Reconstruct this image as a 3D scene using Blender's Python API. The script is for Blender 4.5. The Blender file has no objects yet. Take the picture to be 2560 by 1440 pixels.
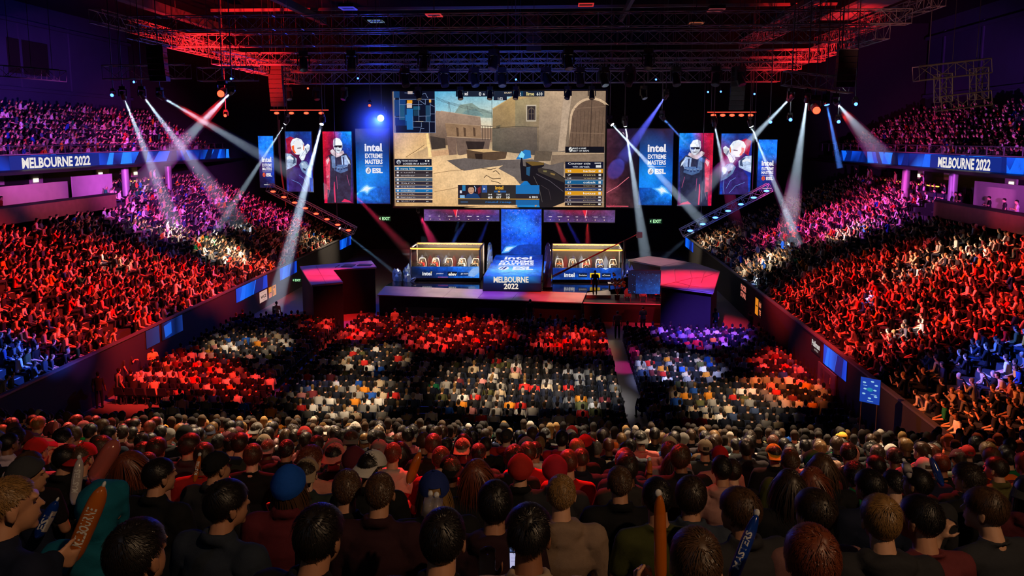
import bpy, bmesh, math, random
import numpy as np
from mathutils import Vector, Matrix, noise as mnoise

random.seed(7)
rng = np.random.default_rng(11)
scene = bpy.context.scene
COL = scene.collection
PI = math.pi

# ------------------------------------------------------------------ camera model (2560 x 1440)
FPX, CAM = 1900.0, Vector((0.0, 0.0, 12.5))
VPX, VPY = 1395.0, 346.0                     # where the hall's long axis vanishes
PITCH = math.radians(7.2)
PCY = VPY + FPX * math.tan(PITCH)            # principal point (the frame is a crop: vertical shift)
YAW = math.atan((VPX - 1280.0) * math.cos(PITCH) / FPX)
cp, sp, cy_, sy_ = math.cos(PITCH), math.sin(PITCH), math.cos(YAW), math.sin(YAW)
FWD = Vector((-sy_ * cp, cy_ * cp, -sp))
RIGHT = Vector((cy_, sy_, 0.0))
UP = RIGHT.cross(FWD)

cam_data = bpy.data.cameras.new('camera')
cam = bpy.data.objects.new('camera', cam_data)
COL.objects.link(cam)
cam_data.sensor_width = 36.0
cam_data.lens = FPX / 2560.0 * 36.0
cam_data.shift_y = -(720.0 - PCY) / 2560.0
cam_data.clip_start, cam_data.clip_end = 0.05, 300.0
R3 = Matrix((RIGHT, UP, -FWD)).transposed()
cam.matrix_world = Matrix.Translation(CAM) @ R3.to_4x4()
scene.camera = cam

world = bpy.data.worlds.new('hall_dark')
scene.world = world
world.use_nodes = True
world.node_tree.nodes['Background'].inputs[0].default_value = (0.02, 0.03, 0.08, 1)
world.node_tree.nodes['Background'].inputs[1].default_value = 0.02

vs = scene.view_settings
vs.view_transform = 'Standard'
vs.look = 'None'
vs.exposure = 0.0
vs.gamma = 1.0
vs.use_curve_mapping = False
cyc = scene.cycles
cyc.max_bounces = 4
cyc.diffuse_bounces = 1
cyc.glossy_bounces = 2
cyc.transmission_bounces = 3
cyc.transparent_max_bounces = 8
cyc.volume_bounces = 0
cyc.sample_clamp_indirect = 3.0
cyc.caustics_reflective = False
cyc.caustics_refractive = False

def ray(u, v):
    d = FWD + RIGHT * ((u - 1280.0) / FPX) + UP * ((PCY - v) / FPX)
    return d
def on_y(u, v, y):
    d = ray(u, v); return CAM + d * (y / d.y)
def on_x(u, v, x):
    d = ray(u, v); return CAM + d * (x / d.x)
def on_z(u, v, z):
    d = ray(u, v); return CAM + d * ((z - CAM.z) / d.z)
def pix(p):
    q = Vector(p) - CAM
    w = q.dot(FWD)
    return 1280.0 + FPX * q.dot(RIGHT) / w, PCY - FPX * q.dot(UP) / w, w

# ------------------------------------------------------------------ the hall's main dimensions
XC = -4.2                                    # centre line of the hall
XL, XR = XC - 17.6, XC + 17.6                # floor edges
DECK0, RAKE = 1.7, 0.40                      # lower tiers
UDECK0, URAKE = 10.7, 0.50                   # upper tiers
XUL, XUR = XC - 33.0, XC + 32.2
EZ0, EZK = 10.72, 0.362                      # near end stand deck: z = EZ0 - EZK*y
YSTAGE = 65.0

def hit_left(u, v, h=1.0):                   # lower left tier at body height h
    d = ray(u, v)
    # z = DECK0 + h + RAKE*(XL - x)
    t = (DECK0 + h + RAKE * XL - CAM.z) / (d.z + RAKE * d.x); return CAM + d * t
def hit_right(u, v, h=1.0):
    d = ray(u, v)
    t = (DECK0 + h - RAKE * XR - CAM.z) / (d.z - RAKE * d.x); return CAM + d * t
def hit_floor(u, v, h=1.1):
    return on_z(u, v, h)
def hit_end(u, v, h=1.1):
    d = ray(u, v)
    t = (EZ0 + h - CAM.z) / (d.z + EZK * d.y); return CAM + d * t
def hit_upper(u, v, side):
    d = ray(u, v)
    if side < 0:
        t = (UDECK0 + 1 + URAKE * XUL - CAM.z) / (d.z + URAKE * d.x)
    else:
        t = (UDECK0 + 1 - URAKE * XUR - CAM.z) / (d.z - URAKE * d.x)
    return CAM + d * t

def lin(c):
    out = []
    for x in c[:3]:
        x = x / 255.0
        out.append(x / 12.92 if x <= 0.04045 else ((x + 0.055) / 1.055) ** 2.4)
    return tuple(out)

# ------------------------------------------------------------------ house and show lighting (washes from the rig)
def spot(name, pos, target, color, power, angle, blend=0.6, size=0.15):
    l = bpy.data.lights.new(name, 'SPOT')
    l.color = color; l.energy = power
    l.spot_size = math.radians(angle); l.spot_blend = blend
    l.shadow_soft_size = size
    o = bpy.data.objects.new(name, l)
    COL.objects.link(o)
    o.location = pos
    o.rotation_euler = (Vector(target) - Vector(pos)).to_track_quat('-Z', 'Y').to_euler()
    return o

RED, RED2, ORG = (1, .035, .025), (1, .09, .06), (1, .2, .05)
MAG, PUR, BLU, WHT, WRM, ICE = (.9, .05, .35), (.6, .09, .75), (.04, .12, 1), (1, .95, .9), (1, .75, .5), (.6, .8, 1)
HL, HR, HF = hit_left, hit_right, hit_floor
ET = lambda x, y: (x, y, EZ0 - EZK * y + 1.1)
WASH = [
    # left lower tier
    ((-6, 36, 18), HL(190, 760), RED, 95000, 26, .7), ((-6, 42, 16), HL(380, 680), RED, 75000, 24, .8),
    ((-8, 46, 16), HL(120, 620), RED, 50000, 22, .9), ((-7, 40, 18), HL(520, 700), RED, 80000, 18, .9),
    ((-18, 36, 13), HL(400, 480), PUR, 120000, 26, .9), ((-14, 67, 16), HL(640, 520), MAG, 42000, 36, .9),
    ((-8, 48, 16), HL(440, 575), WRM, 150000, 6, .8), ((-8, 48, 16), HL(365, 555), WRM, 100000, 4, .8),
    ((-6, 46, 16), HL(300, 650), WRM, 55000, 6, .8), ((-10, 37, 18), HL(560, 620), WRM, 150000, 10, .9),
    ((-13, 67, 16), HL(800, 600), WRM, 30000, 26, .9), ((-10, 39, 18), HL(650, 670), RED2, 90000, 15, .9),
    ((2, 34, 18), HL(45, 868), BLU, 150000, 9, .7), ((2, 34, 18), HL(180, 880), PUR, 26000, 6, .9),
    # upper tiers
    ((-20, 31, 12), hit_upper(120, 330, -1), PUR, 60000, 30, .8), ((-21, 42, 12), hit_upper(360, 340, -1), MAG, 34000, 20, .9),
    ((20, 26, 10), hit_upper(2450, 320, 1), PUR, 52000, 28, .8), ((13, 42, 12), hit_upper(2260, 350, 1), MAG, 22000, 20, .9),
    # right lower tier
    ((-4, 36, 18), HR(2330, 740), RED, 95000, 28, .8), ((-4, 42, 16), HR(2080, 710), RED, 80000, 24, .8),
    ((-4, 38, 18), HR(2500, 660), RED, 46000, 20, .9), ((7, 64, 16), HR(1990, 560), MAG, 40000, 34, .9), ((2, 44, 16), HR(2120, 530), MAG, 80000, 20, .9),
    ((-2, 50, 16), HR(2240, 510), PUR, 110000, 20, .9), ((-2, 48, 16), HR(2105, 575), WRM, 130000, 7, .9),
    ((-4, 44, 16), HR(2330, 640), WRM, 90000, 12, .9), ((4, 46, 16), HR(1900, 650), WRM, 70000, 13, .9),
    ((5, 67, 16), HR(1760, 600), WRM, 24000, 24, .9), ((-6, 30, 18), HR(2240, 812), WHT, 190000, 4.5, .6),
    ((-8, 28, 18), HR(2500, 880), BLU, 260000, 9, .8), ((-6, 26, 18), HR(2330, 980), ORG, 30000, 15, .9),
    ((-6, 24, 18), HR(2480, 1060), ORG, 26000, 16, .9), ((-4, 34, 18), HR(2170, 850), RED, 26000, 14, .9), ((-4, 34, 18), HR(2460, 780), RED, 30000, 12, .9),
    # floor
    ((-10, 28, 18), HF(430, 930), RED, 60000, 20, .8), ((-10, 26, 18), HF(610, 960), RED, 36000, 13, .8), ((-10, 30, 18), HF(620, 860), WRM, 20000, 15, .9),
    ((-4, 30, 18), HF(1150, 830), RED, 55000, 20, .9), ((0, 32, 18), HF(1430, 845), RED, 40000, 16, .9), ((-8, 32, 18), HF(900, 810), RED, 34000, 20, .9), ((-8, 28, 18), HF(930, 890), WRM, 22000, 13, .9),
    ((-4, 24, 18), HF(1250, 960), WRM, 34000, 22, .9), ((-4, 22, 18), HF(880, 985), WRM, 26000, 16, .9),
    ((-2, 22, 18), HF(1450, 970), WHT, 26000, 15, .9), ((4, 30, 18), HF(1750, 825), (.2, .07, 1), 110000, 16, .9),
    ((4, 26, 18), HF(1690, 915), (.45, .5, 1), 50000, 14, .9), ((8, 26, 18), HF(2020, 910), RED, 75000, 16, .9),
    ((8, 24, 18), HF(1960, 970), ORG, 34000, 13, .9), ((4, 28, 18), HF(1560, 880), (1, .03, .35), 34000, 6, .8),
    ((6, 22, 18), HF(1830, 1000), WRM, 24000, 16, .9), ((0, 36, 18), HF(800, 950), (.25, .3, 1), 16000, 6, .9),
    # near end stand
    ((-7, 22, 20), ET(-6.5, 16.5), (1, .7, .42), 60000, 28, .9), ((5, 22, 20), ET(4.5, 16.5), (1, .7, .42), 60000, 28, .9), ((-1, 22, 20), ET(-1, 16), (1, .78, .52), 50000, 26, .9),
    ((-5, 20, 20), ET(-4.5, 11.5), (1, .68, .4), 22000, 26, .9), ((4, 20, 20), ET(3.5, 11.5), (1, .68, .4), 22000, 26, .9),
    ((-2, 20, 20), ET(-.3, 7.6), RED, 30000, 14, .9), ((4, 20, 20), ET(3.4, 8), RED, 15000, 12, .9), ((-6, 20, 20), ET(-3.6, 7.2), RED, 18000, 12, .9),
    ((-11, 23, 20), ET(-8.5, 12.5), RED2, 60000, 15, .9), ((9, 23, 20), ET(8.8, 13.5), (1, .13, .035), 60000, 16, .9),
    # house light left on dimly over the back of the end stand
    ((7, -4, 21), (0, 5, 9), (1, .62, .34), 1800, 70, .8), ((-7, -6, 22), (-1, 5, 9), (.6, .75, 1), 120, 70, .8),
    # stage, wings, rig
    ((-8, 49, 17), (-9, 54.5, 1.5), (.9, .35, .5), 6500, 26, .8), ((0, 47, 17), (0, 52.5, 1.5), RED, 26000, 20, .8),
    ((-4, 48, 17), (-4.5, 53.5, 1.5), (.4, .06, 1), 20000, 18, .8),
    ((-15.5, 49.5, 16.5), on_z(815, 686, 3.3), (1, .012, .012), 30000, 26, .9), ((8.4, 47.5, 16.5), on_z(1730, 698, 3.3), (1, .015, .07), 34000, 32, .9), ((8, 48, 18), on_z(1640, 653, 3.3), (1, .4, .5), 12000, 16, .8),
    ((-9, 46, 16), on_z(920, 660, 3.3), (.9, .1, .3), 9000, 10, .8),
    ((5, 40, 14), (5.5, 50.5, 1.6), RED, 6000, 18, .8),
    ((-22, 45.5, 12.5), (-24.6, 55, 19.6), (1, .015, .015), 42000, 64, .9), ((16.5, 47, 12.5), (19.2, 58, 19.4), (1, .015, .015), 22000, 54, .9),
    ((-4, 44, 10), (-4, 58, 18.0), BLU, 3600, 60, .9),
    ((-16, 58, 8), (-16, 63, 17), (.03, .07, 1), 3000, 55, .9),
    # suite walls between the tiers
    ((-10, 38, 15), (XC - 33.4, 59.5, 8.5), (.75, .12, .8), 20000, 9, .7), ((-10, 36, 15), (XC - 33.2, 52, 8.2), (1, .16, .16), 22000, 14, .8),
    ((6, 48, 17), (XC + 33.4, 52, 8.6), (.8, .12, .6), 15000, 9, .8), ((6, 44, 17), (XC + 33.2, 46, 8), (1, .08, .14), 15000, 14, .8),
]
for k, w in enumerate(WASH):
    spot('wash_lamp', *w)

# ------------------------------------------------------------------ helpers
def tag(o, label=None, cat=None, group=None, kind=None):
    if label: o['label'] = label
    if cat: o['category'] = cat
    if group: o['group'] = group
    if kind: o['kind'] = kind
    return o
def empty(name, loc=(0, 0, 0), rz=0.0):
    o = bpy.data.objects.new(name, None); COL.objects.link(o)
    o.location = loc; o.rotation_euler = (0, 0, rz); o.empty_display_size = .1
    return o
ORD = ['first', 'second', 'third', 'fourth', 'fifth', 'sixth', 'seventh', 'eighth', 'ninth', 'tenth', 'eleventh', 'twelfth',
       'thirteenth', 'fourteenth', 'fifteenth', 'sixteenth', 'seventeenth', 'eighteenth', 'nineteenth', 'twentieth']
def ordinal(i):
    if i < 20: return ORD[i]
    tens = ['twenty', 'thirty', 'forty', 'fifty', 'sixty', 'seventy', 'eighty', 'ninety'][(i + 1) // 10 - 2]
    k = (i + 1) % 10
    if k == 0: return {'twenty': 'twentieth', 'thirty': 'thirtieth', 'forty': 'fortieth', 'fifty': 'fiftieth', 'sixty': 'sixtieth', 'seventy': 'seventieth', 'eighty': 'eightieth', 'ninety': 'ninetieth'}[tens]
    return tens + '-' + ORD[k - 1]

class MB:
    """collects shapes, builds ONE mesh object"""
    def __init__(s): s.v, s.f, s.m, s.sm = [], [], [], []
    def add(s, vs, fs, mi=0, smooth=False):
        b = len(s.v); s.v.extend([tuple(p) for p in vs])
        for f in fs:
            s.f.append(tuple(b + i for i in f)); s.m.append(mi); s.sm.append(smooth)
    def box(s, lo, hi, mi=0):
        x0, y0, z0 = lo; x1, y1, z1 = hi
        s.add([(x0, y0, z0), (x1, y0, z0), (x1, y1, z0), (x0, y1, z0), (x0, y0, z1), (x1, y0, z1), (x1, y1, z1), (x0, y1, z1)],
              [(3, 2, 1, 0), (4, 5, 6, 7), (0, 1, 5, 4), (1, 2, 6, 5), (2, 3, 7, 6), (3, 0, 4, 7)], mi)
    def tube(s, a, b, r, n=6, r2=None, mi=0, cap=True, smooth=True):
        a, b = Vector(a), Vector(b); r2 = r if r2 is None else r2
        d = (b - a)
        if d.length < 1e-6: return
        d.normalize()
        x = d.orthogonal().normalized(); y = d.cross(x)
        vs = []
        for p, rr in ((a, r), (b, r2)):
            for k in range(n):
                t = 2 * PI * k / n + PI / n
                vs.append(p + (x * math.cos(t) + y * math.sin(t)) * rr)
        fs = [(k, (k + 1) % n, n + (k + 1) % n, n + k) for k in range(n)]
        s.add(vs, fs, mi, smooth and n > 4)
        if cap: s.add(vs, [tuple(range(n - 1, -1, -1)), tuple(range(n, 2 * n))], mi)
    def path(s, pts, r, n=6, mi=0):
        for a, b in zip(pts[:-1], pts[1:]): s.tube(a, b, r, n, mi=mi)
    def ell(s, c, rad, nu=12, nv=8, mi=0, rot=None, zmin=-1.0):
        vs, fs = [], []
        c = Vector(c)
        for j in range(nv + 1):
            t = PI * j / nv
            zz = max(math.cos(t), zmin)
            for i in range(nu):
                p = 2 * PI * i / nu
                q = Vector((math.sin(t) * math.cos(p) * rad[0], math.sin(t) * math.sin(p) * rad[1], zz * rad[2]))
                if rot: q = rot @ q
                vs.append(c + q)
        for j in range(nv):
            for i in range(nu):
                fs.append((j * nu + i, (j + 1) * nu + i, (j + 1) * nu + (i + 1) % nu, j * nu + (i + 1) % nu))
        s.add(vs, fs, mi, True)
    def prism(s, poly, vec, mi=0):
        vec = Vector(vec); n = len(poly)
        vs = [Vector(p) for p in poly] + [Vector(p) + vec for p in poly]
        fs = [tuple(range(n - 1, -1, -1)), tuple(range(n, 2 * n))] + [(k, (k + 1) % n, n + (k + 1) % n, n + k) for k in range(n)]
        s.add(vs, fs, mi)
    def mesh(s, name, mats):
        me = bpy.data.meshes.new(name)
        me.from_pydata(s.v, [], s.f)
        for m in (mats if isinstance(mats, (list, tuple)) else [mats]): me.materials.append(m)
        me.polygons.foreach_set('material_index', s.m)
        me.polygons.foreach_set('use_smooth', s.sm)
        me.update()
        return me
    def build(s, name, mats, parent=None, loc=None):
        o = bpy.data.objects.new(name, s.mesh(name, mats)); COL.objects.link(o)
        if parent is not None: o.parent = parent
        if loc is not None: o.location = loc
        return o
def fix_normals(o):
    bm = bmesh.new(); bm.from_mesh(o.data)
    bmesh.ops.recalc_face_normals(bm, faces=bm.faces); bm.to_mesh(o.data); bm.free()

# ------------------------------------------------------------------ materials
def mat(name, color=(.5, .5, .5), rough=.6, metal=0.0, emit=None, estr=1.0, noise=None, spec=.5, alpha=None, trans=0.0, bump=None):
    m = bpy.data.materials.new(name); m.use_nodes = True
    nt = m.node_tree; b = nt.nodes['Principled BSDF']
    b.inputs['Base Color'].default_value = (*color, 1); b.inputs['Roughness'].default_value = rough
    b.inputs['Metallic'].default_value = metal; b.inputs['Specular IOR Level'].default_value = spec
    if trans: b.inputs['Transmission Weight'].default_value = trans
    if alpha is not None: b.inputs['Alpha'].default_value = alpha
    if emit:
        b.inputs['Emission Color'].default_value = (*emit, 1); b.inputs['Emission Strength'].default_value = estr
    if noise:
        scale, amt = noise
        tc = nt.nodes.new('ShaderNodeTexCoord'); nz = nt.nodes.new('ShaderNodeTexNoise'); nz.inputs['Scale'].default_value = scale
        nz.inputs['Detail'].default_value = 4
        mx = nt.nodes.new('ShaderNodeMix'); mx.data_type = 'RGBA'; mx.blend_type = 'MULTIPLY'; mx.inputs['Factor'].default_value = 1.0
        mr = nt.nodes.new('ShaderNodeMapRange'); mr.inputs['To Min'].default_value = 1 - amt; mr.inputs['To Max'].default_value = 1 + amt
        nt.links.new(tc.outputs['Object'], nz.inputs['Vector']); nt.links.new(nz.outputs['Fac'], mr.inputs['Value'])
        mx.inputs['A'].default_value = (*color, 1); nt.links.new(mr.outputs['Result'], mx.inputs['B'])
        nt.links.new(mx.outputs['Result'], b.inputs['Base Color'])
    if bump:
        tc = nt.nodes.new('ShaderNodeTexCoord'); nz = nt.nodes.new('ShaderNodeTexNoise'); nz.inputs['Scale'].default_value = bump[0]
        bp = nt.nodes.new('ShaderNodeBump'); bp.inputs['Strength'].default_value = bump[1]; bp.inputs['Distance'].default_value = .01
        nt.links.new(tc.outputs['Object'], nz.inputs['Vector']); nt.links.new(nz.outputs['Fac'], bp.inputs['Height'])
        nt.links.new(bp.outputs['Normal'], b.inputs['Normal'])
    return m

def emat(name, color, strength, sample=True):
    m = mat(name, (.02, .02, .02), .4, emit=color, estr=strength)
    if not sample: m.cycles.emission_sampling = 'NONE'
    return m

def objcol_mat(name, rough, noise=None, bump=None, spec=.3, sheen=0.0):
    """base colour is the colour of the object that wears it"""
    m = mat(name, rough=rough, spec=spec, bump=bump); nt = m.node_tree; b = nt.nodes['Principled BSDF']
    oi = nt.nodes.new('ShaderNodeObjectInfo')
    src = oi.outputs['Color']
    if noise:
        tc = nt.nodes.new('ShaderNodeTexCoord'); nz = nt.nodes.new('ShaderNodeTexNoise'); nz.inputs['Scale'].default_value = noise[0]; nz.inputs['Detail'].default_value = 3
        mr = nt.nodes.new('ShaderNodeMapRange'); mr.inputs['To Min'].default_value = 1 - noise[1]; mr.inputs['To Max'].default_value = 1 + noise[1]
        mx = nt.nodes.new('ShaderNodeMix'); mx.data_type = 'RGBA'; mx.blend_type = 'MULTIPLY'; mx.inputs['Factor'].default_value = 1
        nt.links.new(tc.outputs['Object'], nz.inputs['Vector']); nt.links.new(nz.outputs['Fac'], mr.inputs['Value'])
        nt.links.new(src, mx.inputs['A']); nt.links.new(mr.outputs['Result'], mx.inputs['B']); src = mx.outputs['Result']
    nt.links.new(src, b.inputs['Base Color'])
    if sheen:
        b.inputs['Sheen Weight'].default_value = sheen
    return m

M = {}
M['black'] = mat('black_paint', (.012, .012, .014), .55)
M['drape'] = mat('black_drape', (.006, .006, .009), .95, noise=(2.0, .4))
M['concrete'] = mat('grey_concrete', (.014, .014, .017), .85, noise=(.8, .3))
M['floor'] = mat('polished_concrete', (.17, .165, .17), .45, noise=(.5, .25), spec=.4)
M['deck'] = mat('dark_deck', (.02, .02, .024), .7, noise=(1.5, .3))
M['gloss'] = mat('black_gloss', (.006, .006, .008), .09, spec=.8)
M['apron'] = mat('grey_stage_panel', (.30, .28, .29), .45, noise=(.7, .45), spec=.4)
M['alu'] = mat('truss_aluminium', (.32, .32, .34), .45, metal=.3)
M['steel'] = mat('painted_steel', (.16, .16, .18), .5, metal=.6)
M['plastic'] = mat('black_plastic', (.02, .02, .022), .38)
M['walllighttint'] = mat('wall_panel_blue_light_tint', (.03, .045, .10), .7, noise=(.6, .25))  # blue of the light on the wall mixed into the base colour
M['suite'] = mat('pale_wall_panel', (.42, .36, .36), .7, noise=(1.2, .18))
M['wood'] = mat('brown_counter', (.16, .07, .045), .5, noise=(3, .3))
M['white'] = mat('white_paint', (.75, .75, .75), .5)
M['glass'] = mat('clear_glass', (.8, .85, .9), .04, trans=1.0, alpha=.18, spec=.5)
M['nose'] = mat('pale_step_edge', (.6, .55, .55), .6)
M['crystal'] = mat('blue_crystal', (.25, .4, .75), .08, metal=.7, noise=(3, .5))
M['whitelens'] = emat('lamp_white', (.85, .95, 1), 30, False)
M['bluelens'] = emat('lamp_blue', (.05, .16, 1), 7, False)
M['redlens'] = emat('lamp_red', (1, .05, .02), 5, False)
M['offlens'] = mat('lamp_off', (.05, .05, .06), .1, spec=.8)
M['amber'] = emat('amber_led_strip', (1, .40, .06), 2.6)
M['skin'] = objcol_mat('skin', .5, noise=(30, .08), spec=.35)
M['cloth'] = objcol_mat('woven_cloth', .85, noise=(60, .12), bump=(220, .15), spec=.2)
M['hair'] = objcol_mat('hair', .42, noise=(90, .45), spec=.55)
M['plasticcol'] = objcol_mat('coloured_plastic', .35)
M['eye'] = mat('eye_dark', (.03, .025, .02), .2)
M['lip'] = mat('lip', (.32, .12, .1), .5)
M['shoe'] = mat('shoe_leather', (.03, .03, .03), .5)

def haze_mat(name, dens, aniso=.25):
    m = bpy.data.materials.new(name); m.use_nodes = True
    nt = m.node_tree; nt.nodes.clear()
    out = nt.nodes.new('ShaderNodeOutputMaterial'); vsn = nt.nodes.new('ShaderNodeVolumeScatter')
    vsn.inputs['Color'].default_value = (1, 1, 1, 1); vsn.inputs['Density'].default_value = dens; vsn.inputs['Anisotropy'].default_value = aniso
    nt.links.new(vsn.outputs[0], out.inputs['Volume'])
    return m
M['haze'] = haze_mat('haze', .055)
M['hazethin'] = haze_mat('haze_thin', .03, .1)

def screen_mat(name, strength=1.0, noise=None, sample=False):
    """an LED wall: shows the colours of its picture"""
    m = bpy.data.materials.new(name); m.use_nodes = True
    nt = m.node_tree; b = nt.nodes['Principled BSDF']
    b.inputs['Base Color'].default_value = (.01, .01, .01, 1); b.inputs['Roughness'].default_value = .5; b.inputs['Specular IOR Level'].default_value = .2
    at = nt.nodes.new('ShaderNodeAttribute'); at.attribute_name = 'picture'
    src = at.outputs['Color']
    if noise:
        tc = nt.nodes.new('ShaderNodeTexCoord')
        prod = None
        for sc_, amt in noise:
            nz = nt.nodes.new('ShaderNodeTexNoise'); nz.inputs['Scale'].default_value = sc_; nz.inputs['Detail'].default_value = 6; nz.inputs['Roughness'].default_value = .65
            mr = nt.nodes.new('ShaderNodeMapRange'); mr.inputs['From Min'].default_value = .25; mr.inputs['From Max'].default_value = .75
            mr.inputs['To Min'].default_value = 1 - amt; mr.inputs['To Max'].default_value = 1 + amt
            mx = nt.nodes.new('ShaderNodeMix'); mx.data_type = 'RGBA'; mx.blend_type = 'MULTIPLY'; mx.inputs['Factor'].default_value = 1
            nt.links.new(tc.outputs['Object'], nz.inputs['Vector']); nt.links.new(nz.outputs['Fac'], mr.inputs['Value'])
            nt.links.new(src, mx.inputs['A']); nt.links.new(mr.outputs['Result'], mx.inputs['B']); src = mx.outputs['Result']
    nt.links.new(src, b.inputs['Emission Color']); b.inputs['Emission Strength'].default_value = strength
    if not sample: m.cycles.emission_sampling = 'NONE'
    return m
M['led'] = screen_mat('led_picture')
M['ledbase'] = screen_mat('led_picture_lit', 1.0, None, True)
M['ledgrit'] = screen_mat('led_picture_weathered', 1.12, [(1.1, .22), (6.0, .2)])
M['ledneb'] = screen_mat('led_picture_clouds', 1.35, [(.9, .55), (3.2, .55)], True)

# ------------------------------------------------------------------ flat pictures for the LED screens
_fonts = {}
def glyphs(text, bold=.0):
    key = (text, bold)
    if key in _fonts: return _fonts[key]
    cu = bpy.data.curves.new('glyphs', 'FONT'); cu.body = text; cu.offset = bold; cu.resolution_u = 2
    o = bpy.data.objects.new('glyphs', cu); COL.objects.link(o)
    dg = bpy.context.evaluated_depsgraph_get(); dg.update()
    me = bpy.data.meshes.new_from_object(o.evaluated_get(dg))
    vs = [(v.co.x, v.co.y) for v in me.vertices]; fs = [tuple(p.vertices) for p in me.polygons]
    bpy.data.objects.remove(o); bpy.data.curves.remove(cu); bpy.data.meshes.remove(me)
    if vs:
        xs = [p[0] for p in vs]; ys = [p[1] for p in vs]
        x0, x1, y0, y1 = min(xs), max(xs), min(ys), max(ys)
        vs = [((x - x0) / max(x1 - x0, 1e-6), (y - y0) / max(y1 - y0, 1e-6)) for x, y in vs]
    _fonts[key] = (vs, fs)
    return _fonts[key]

class Art:
    """a picture traced onto one flat panel; proj turns picture coordinates into points of the panel"""
    def __init__(s, proj, normal, step=.004):
        s.proj, s.n, s.step = proj, Vector(normal).normalized(), step
        s.v, s.f, s.c, s.m, s.layer = [], [], [], [], 0
    def poly(s, pts, col, mi=0, layer=None):
        """col: one colour, or one per point (0-255)"""
        if layer is None: s.layer += 1; layer = s.layer
        b = len(s.v)
        for p in pts: s.v.append(tuple(s.proj(*p) + s.n * (layer * s.step)))
        cols = col if isinstance(col[0], (tuple, list)) else [col] * len(pts)
        s.f.append(tuple(range(b, b + len(pts)))); s.c.append([lin(c) for c in cols]); s.m.append(mi)
    def rect(s, u0, v0, u1, v1, col, mi=0, **k):
        s.poly([(u0, v0), (u1, v0), (u1, v1), (u0, v1)], col, mi, **k)
    def grad(s, u0, v0, u1, v1, cols, mi=0, nx=1):
        """cols: rows of colours top to bottom; each row a list of colours left to right"""
        s.layer += 1; L = s.layer; nr = len(cols)
        for j in range(nr - 1):
            va, vb = v0 + (v1 - v0) * j / (nr - 1), v0 + (v1 - v0) * (j + 1) / (nr - 1)
            nc = len(cols[j])
            for i in range(nc - 1):
                ua, ub = u0 + (u1 - u0) * i / (nc - 1), u0 + (u1 - u0) * (i + 1) / (nc - 1)
                s.poly([(ua, va), (ub, va), (ub, vb), (ua, vb)], [cols[j][i], cols[j][i + 1], cols[j + 1][i + 1], cols[j + 1][i]], mi, layer=L)
    def ellipse(s, u, v, ru, rv, col, mi=0, n=20, rot=0.0):
        cr, sr = math.cos(rot), math.sin(rot)
        s.poly([(u + ru * math.cos(2 * PI * k / n) * cr - rv * math.sin(2 * PI * k / n) * sr, v + ru * math.cos(2 * PI * k / n) * sr + rv * math.sin(2 * PI * k / n) * cr) for k in range(n)], col, mi)
    def line(s, pts, w, col, mi=0):
        s.layer += 1
        for (a, b), (c, d) in zip(pts[:-1], pts[1:]):
            L = math.hypot(c - a, d - b) or 1; nx, ny = -(d - b) / L * w / 2, (c - a) / L * w / 2
            s.poly([(a + nx, b + ny), (c + nx, d + ny), (c - nx, d - ny), (a - nx, b - ny)], col, mi, layer=s.layer)
    def text(s, t, u0, v0, u1, v1, col, bold=.02, mi=0, shear=0.0):
        vs, fs = glyphs(t, bold); s.layer += 1
        c = lin(col); b = len(s.v)
        for x, y in vs:
            s.v.append(tuple(s.proj(u0 + (u1 - u0) * x, v1 + (v0 - v1) * y + shear * x) + s.n * (s.layer * s.step)))
        for f in fs: s.f.append(tuple(b + i for i in f)); s.c.append([c] * len(f)); s.m.append(mi)
    def dots(s, u0, v0, u1, v1, n, col, r=.6):
        s.layer += 1
        for _ in range(n):
            u, v, q = random.uniform(u0, u1), random.uniform(v0, v1), r * random.uniform(.4, 1.2)
            s.poly([(u - q, v), (u, v - q), (u + q, v), (u, v + q)], col, 0, layer=s.layer)
    def build(s, name, mats, parent=None):
        me = bpy.data.meshes.new(name); me.from_pydata(s.v, [], s.f)
        for m in mats: me.materials.append(m)
        me.polygons.foreach_set('material_index', s.m)
        at = me.color_attributes.new('picture', 'FLOAT_COLOR', 'CORNER')
        flat = []
        for cs in s.c:
            for c in cs: flat.extend((*c, 1.0))
        at.data.foreach_set('color', flat)
        me.update()
        o = bpy.data.objects.new(name, me); COL.objects.link(o)
        if parent is not None: o.parent = parent
        return o
LEDM = [M['led'], M['ledgrit'], M['ledneb'], M['ledbase']]

def adopt(child, root):
    child.parent = root; child.location = -root.location
    return child
def struct(mb, name, mats):
    return tag(mb.build(name, mats), kind='structure')
def thing(name, label, cat, loc, group=None, rz=0.0):
    return tag(empty(name, loc, rz), label, cat, group)

# ------------------------------------------------------------------ the hall
b = MB(); b.box((-60, 17, -.3), (52, 90, 0)); struct(b, 'floor', M['floor'])
b = MB(); b.box((-62, -14, 24.5), (54, 92, 25)); struct(b, 'ceiling', M['black'])
b = MB(); b.box((-62, 84.5, -.3), (54, 85, 24.5)); struct(b, 'wall_back', M['drape'])
b = MB(); b.box((-60, -12, -.3), (-59.5, 84.5, 24.5)); struct(b, 'wall_left', M['drape'])
b = MB(); b.box((51, -12, -.3), (51.5, 84.5, 24.5)); struct(b, 'wall_right', M['drape'])
b = MB(); b.box((-59.5, -12.4, -.3), (51, -12, 24.5)); struct(b, 'wall_front', M['drape'])

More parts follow.
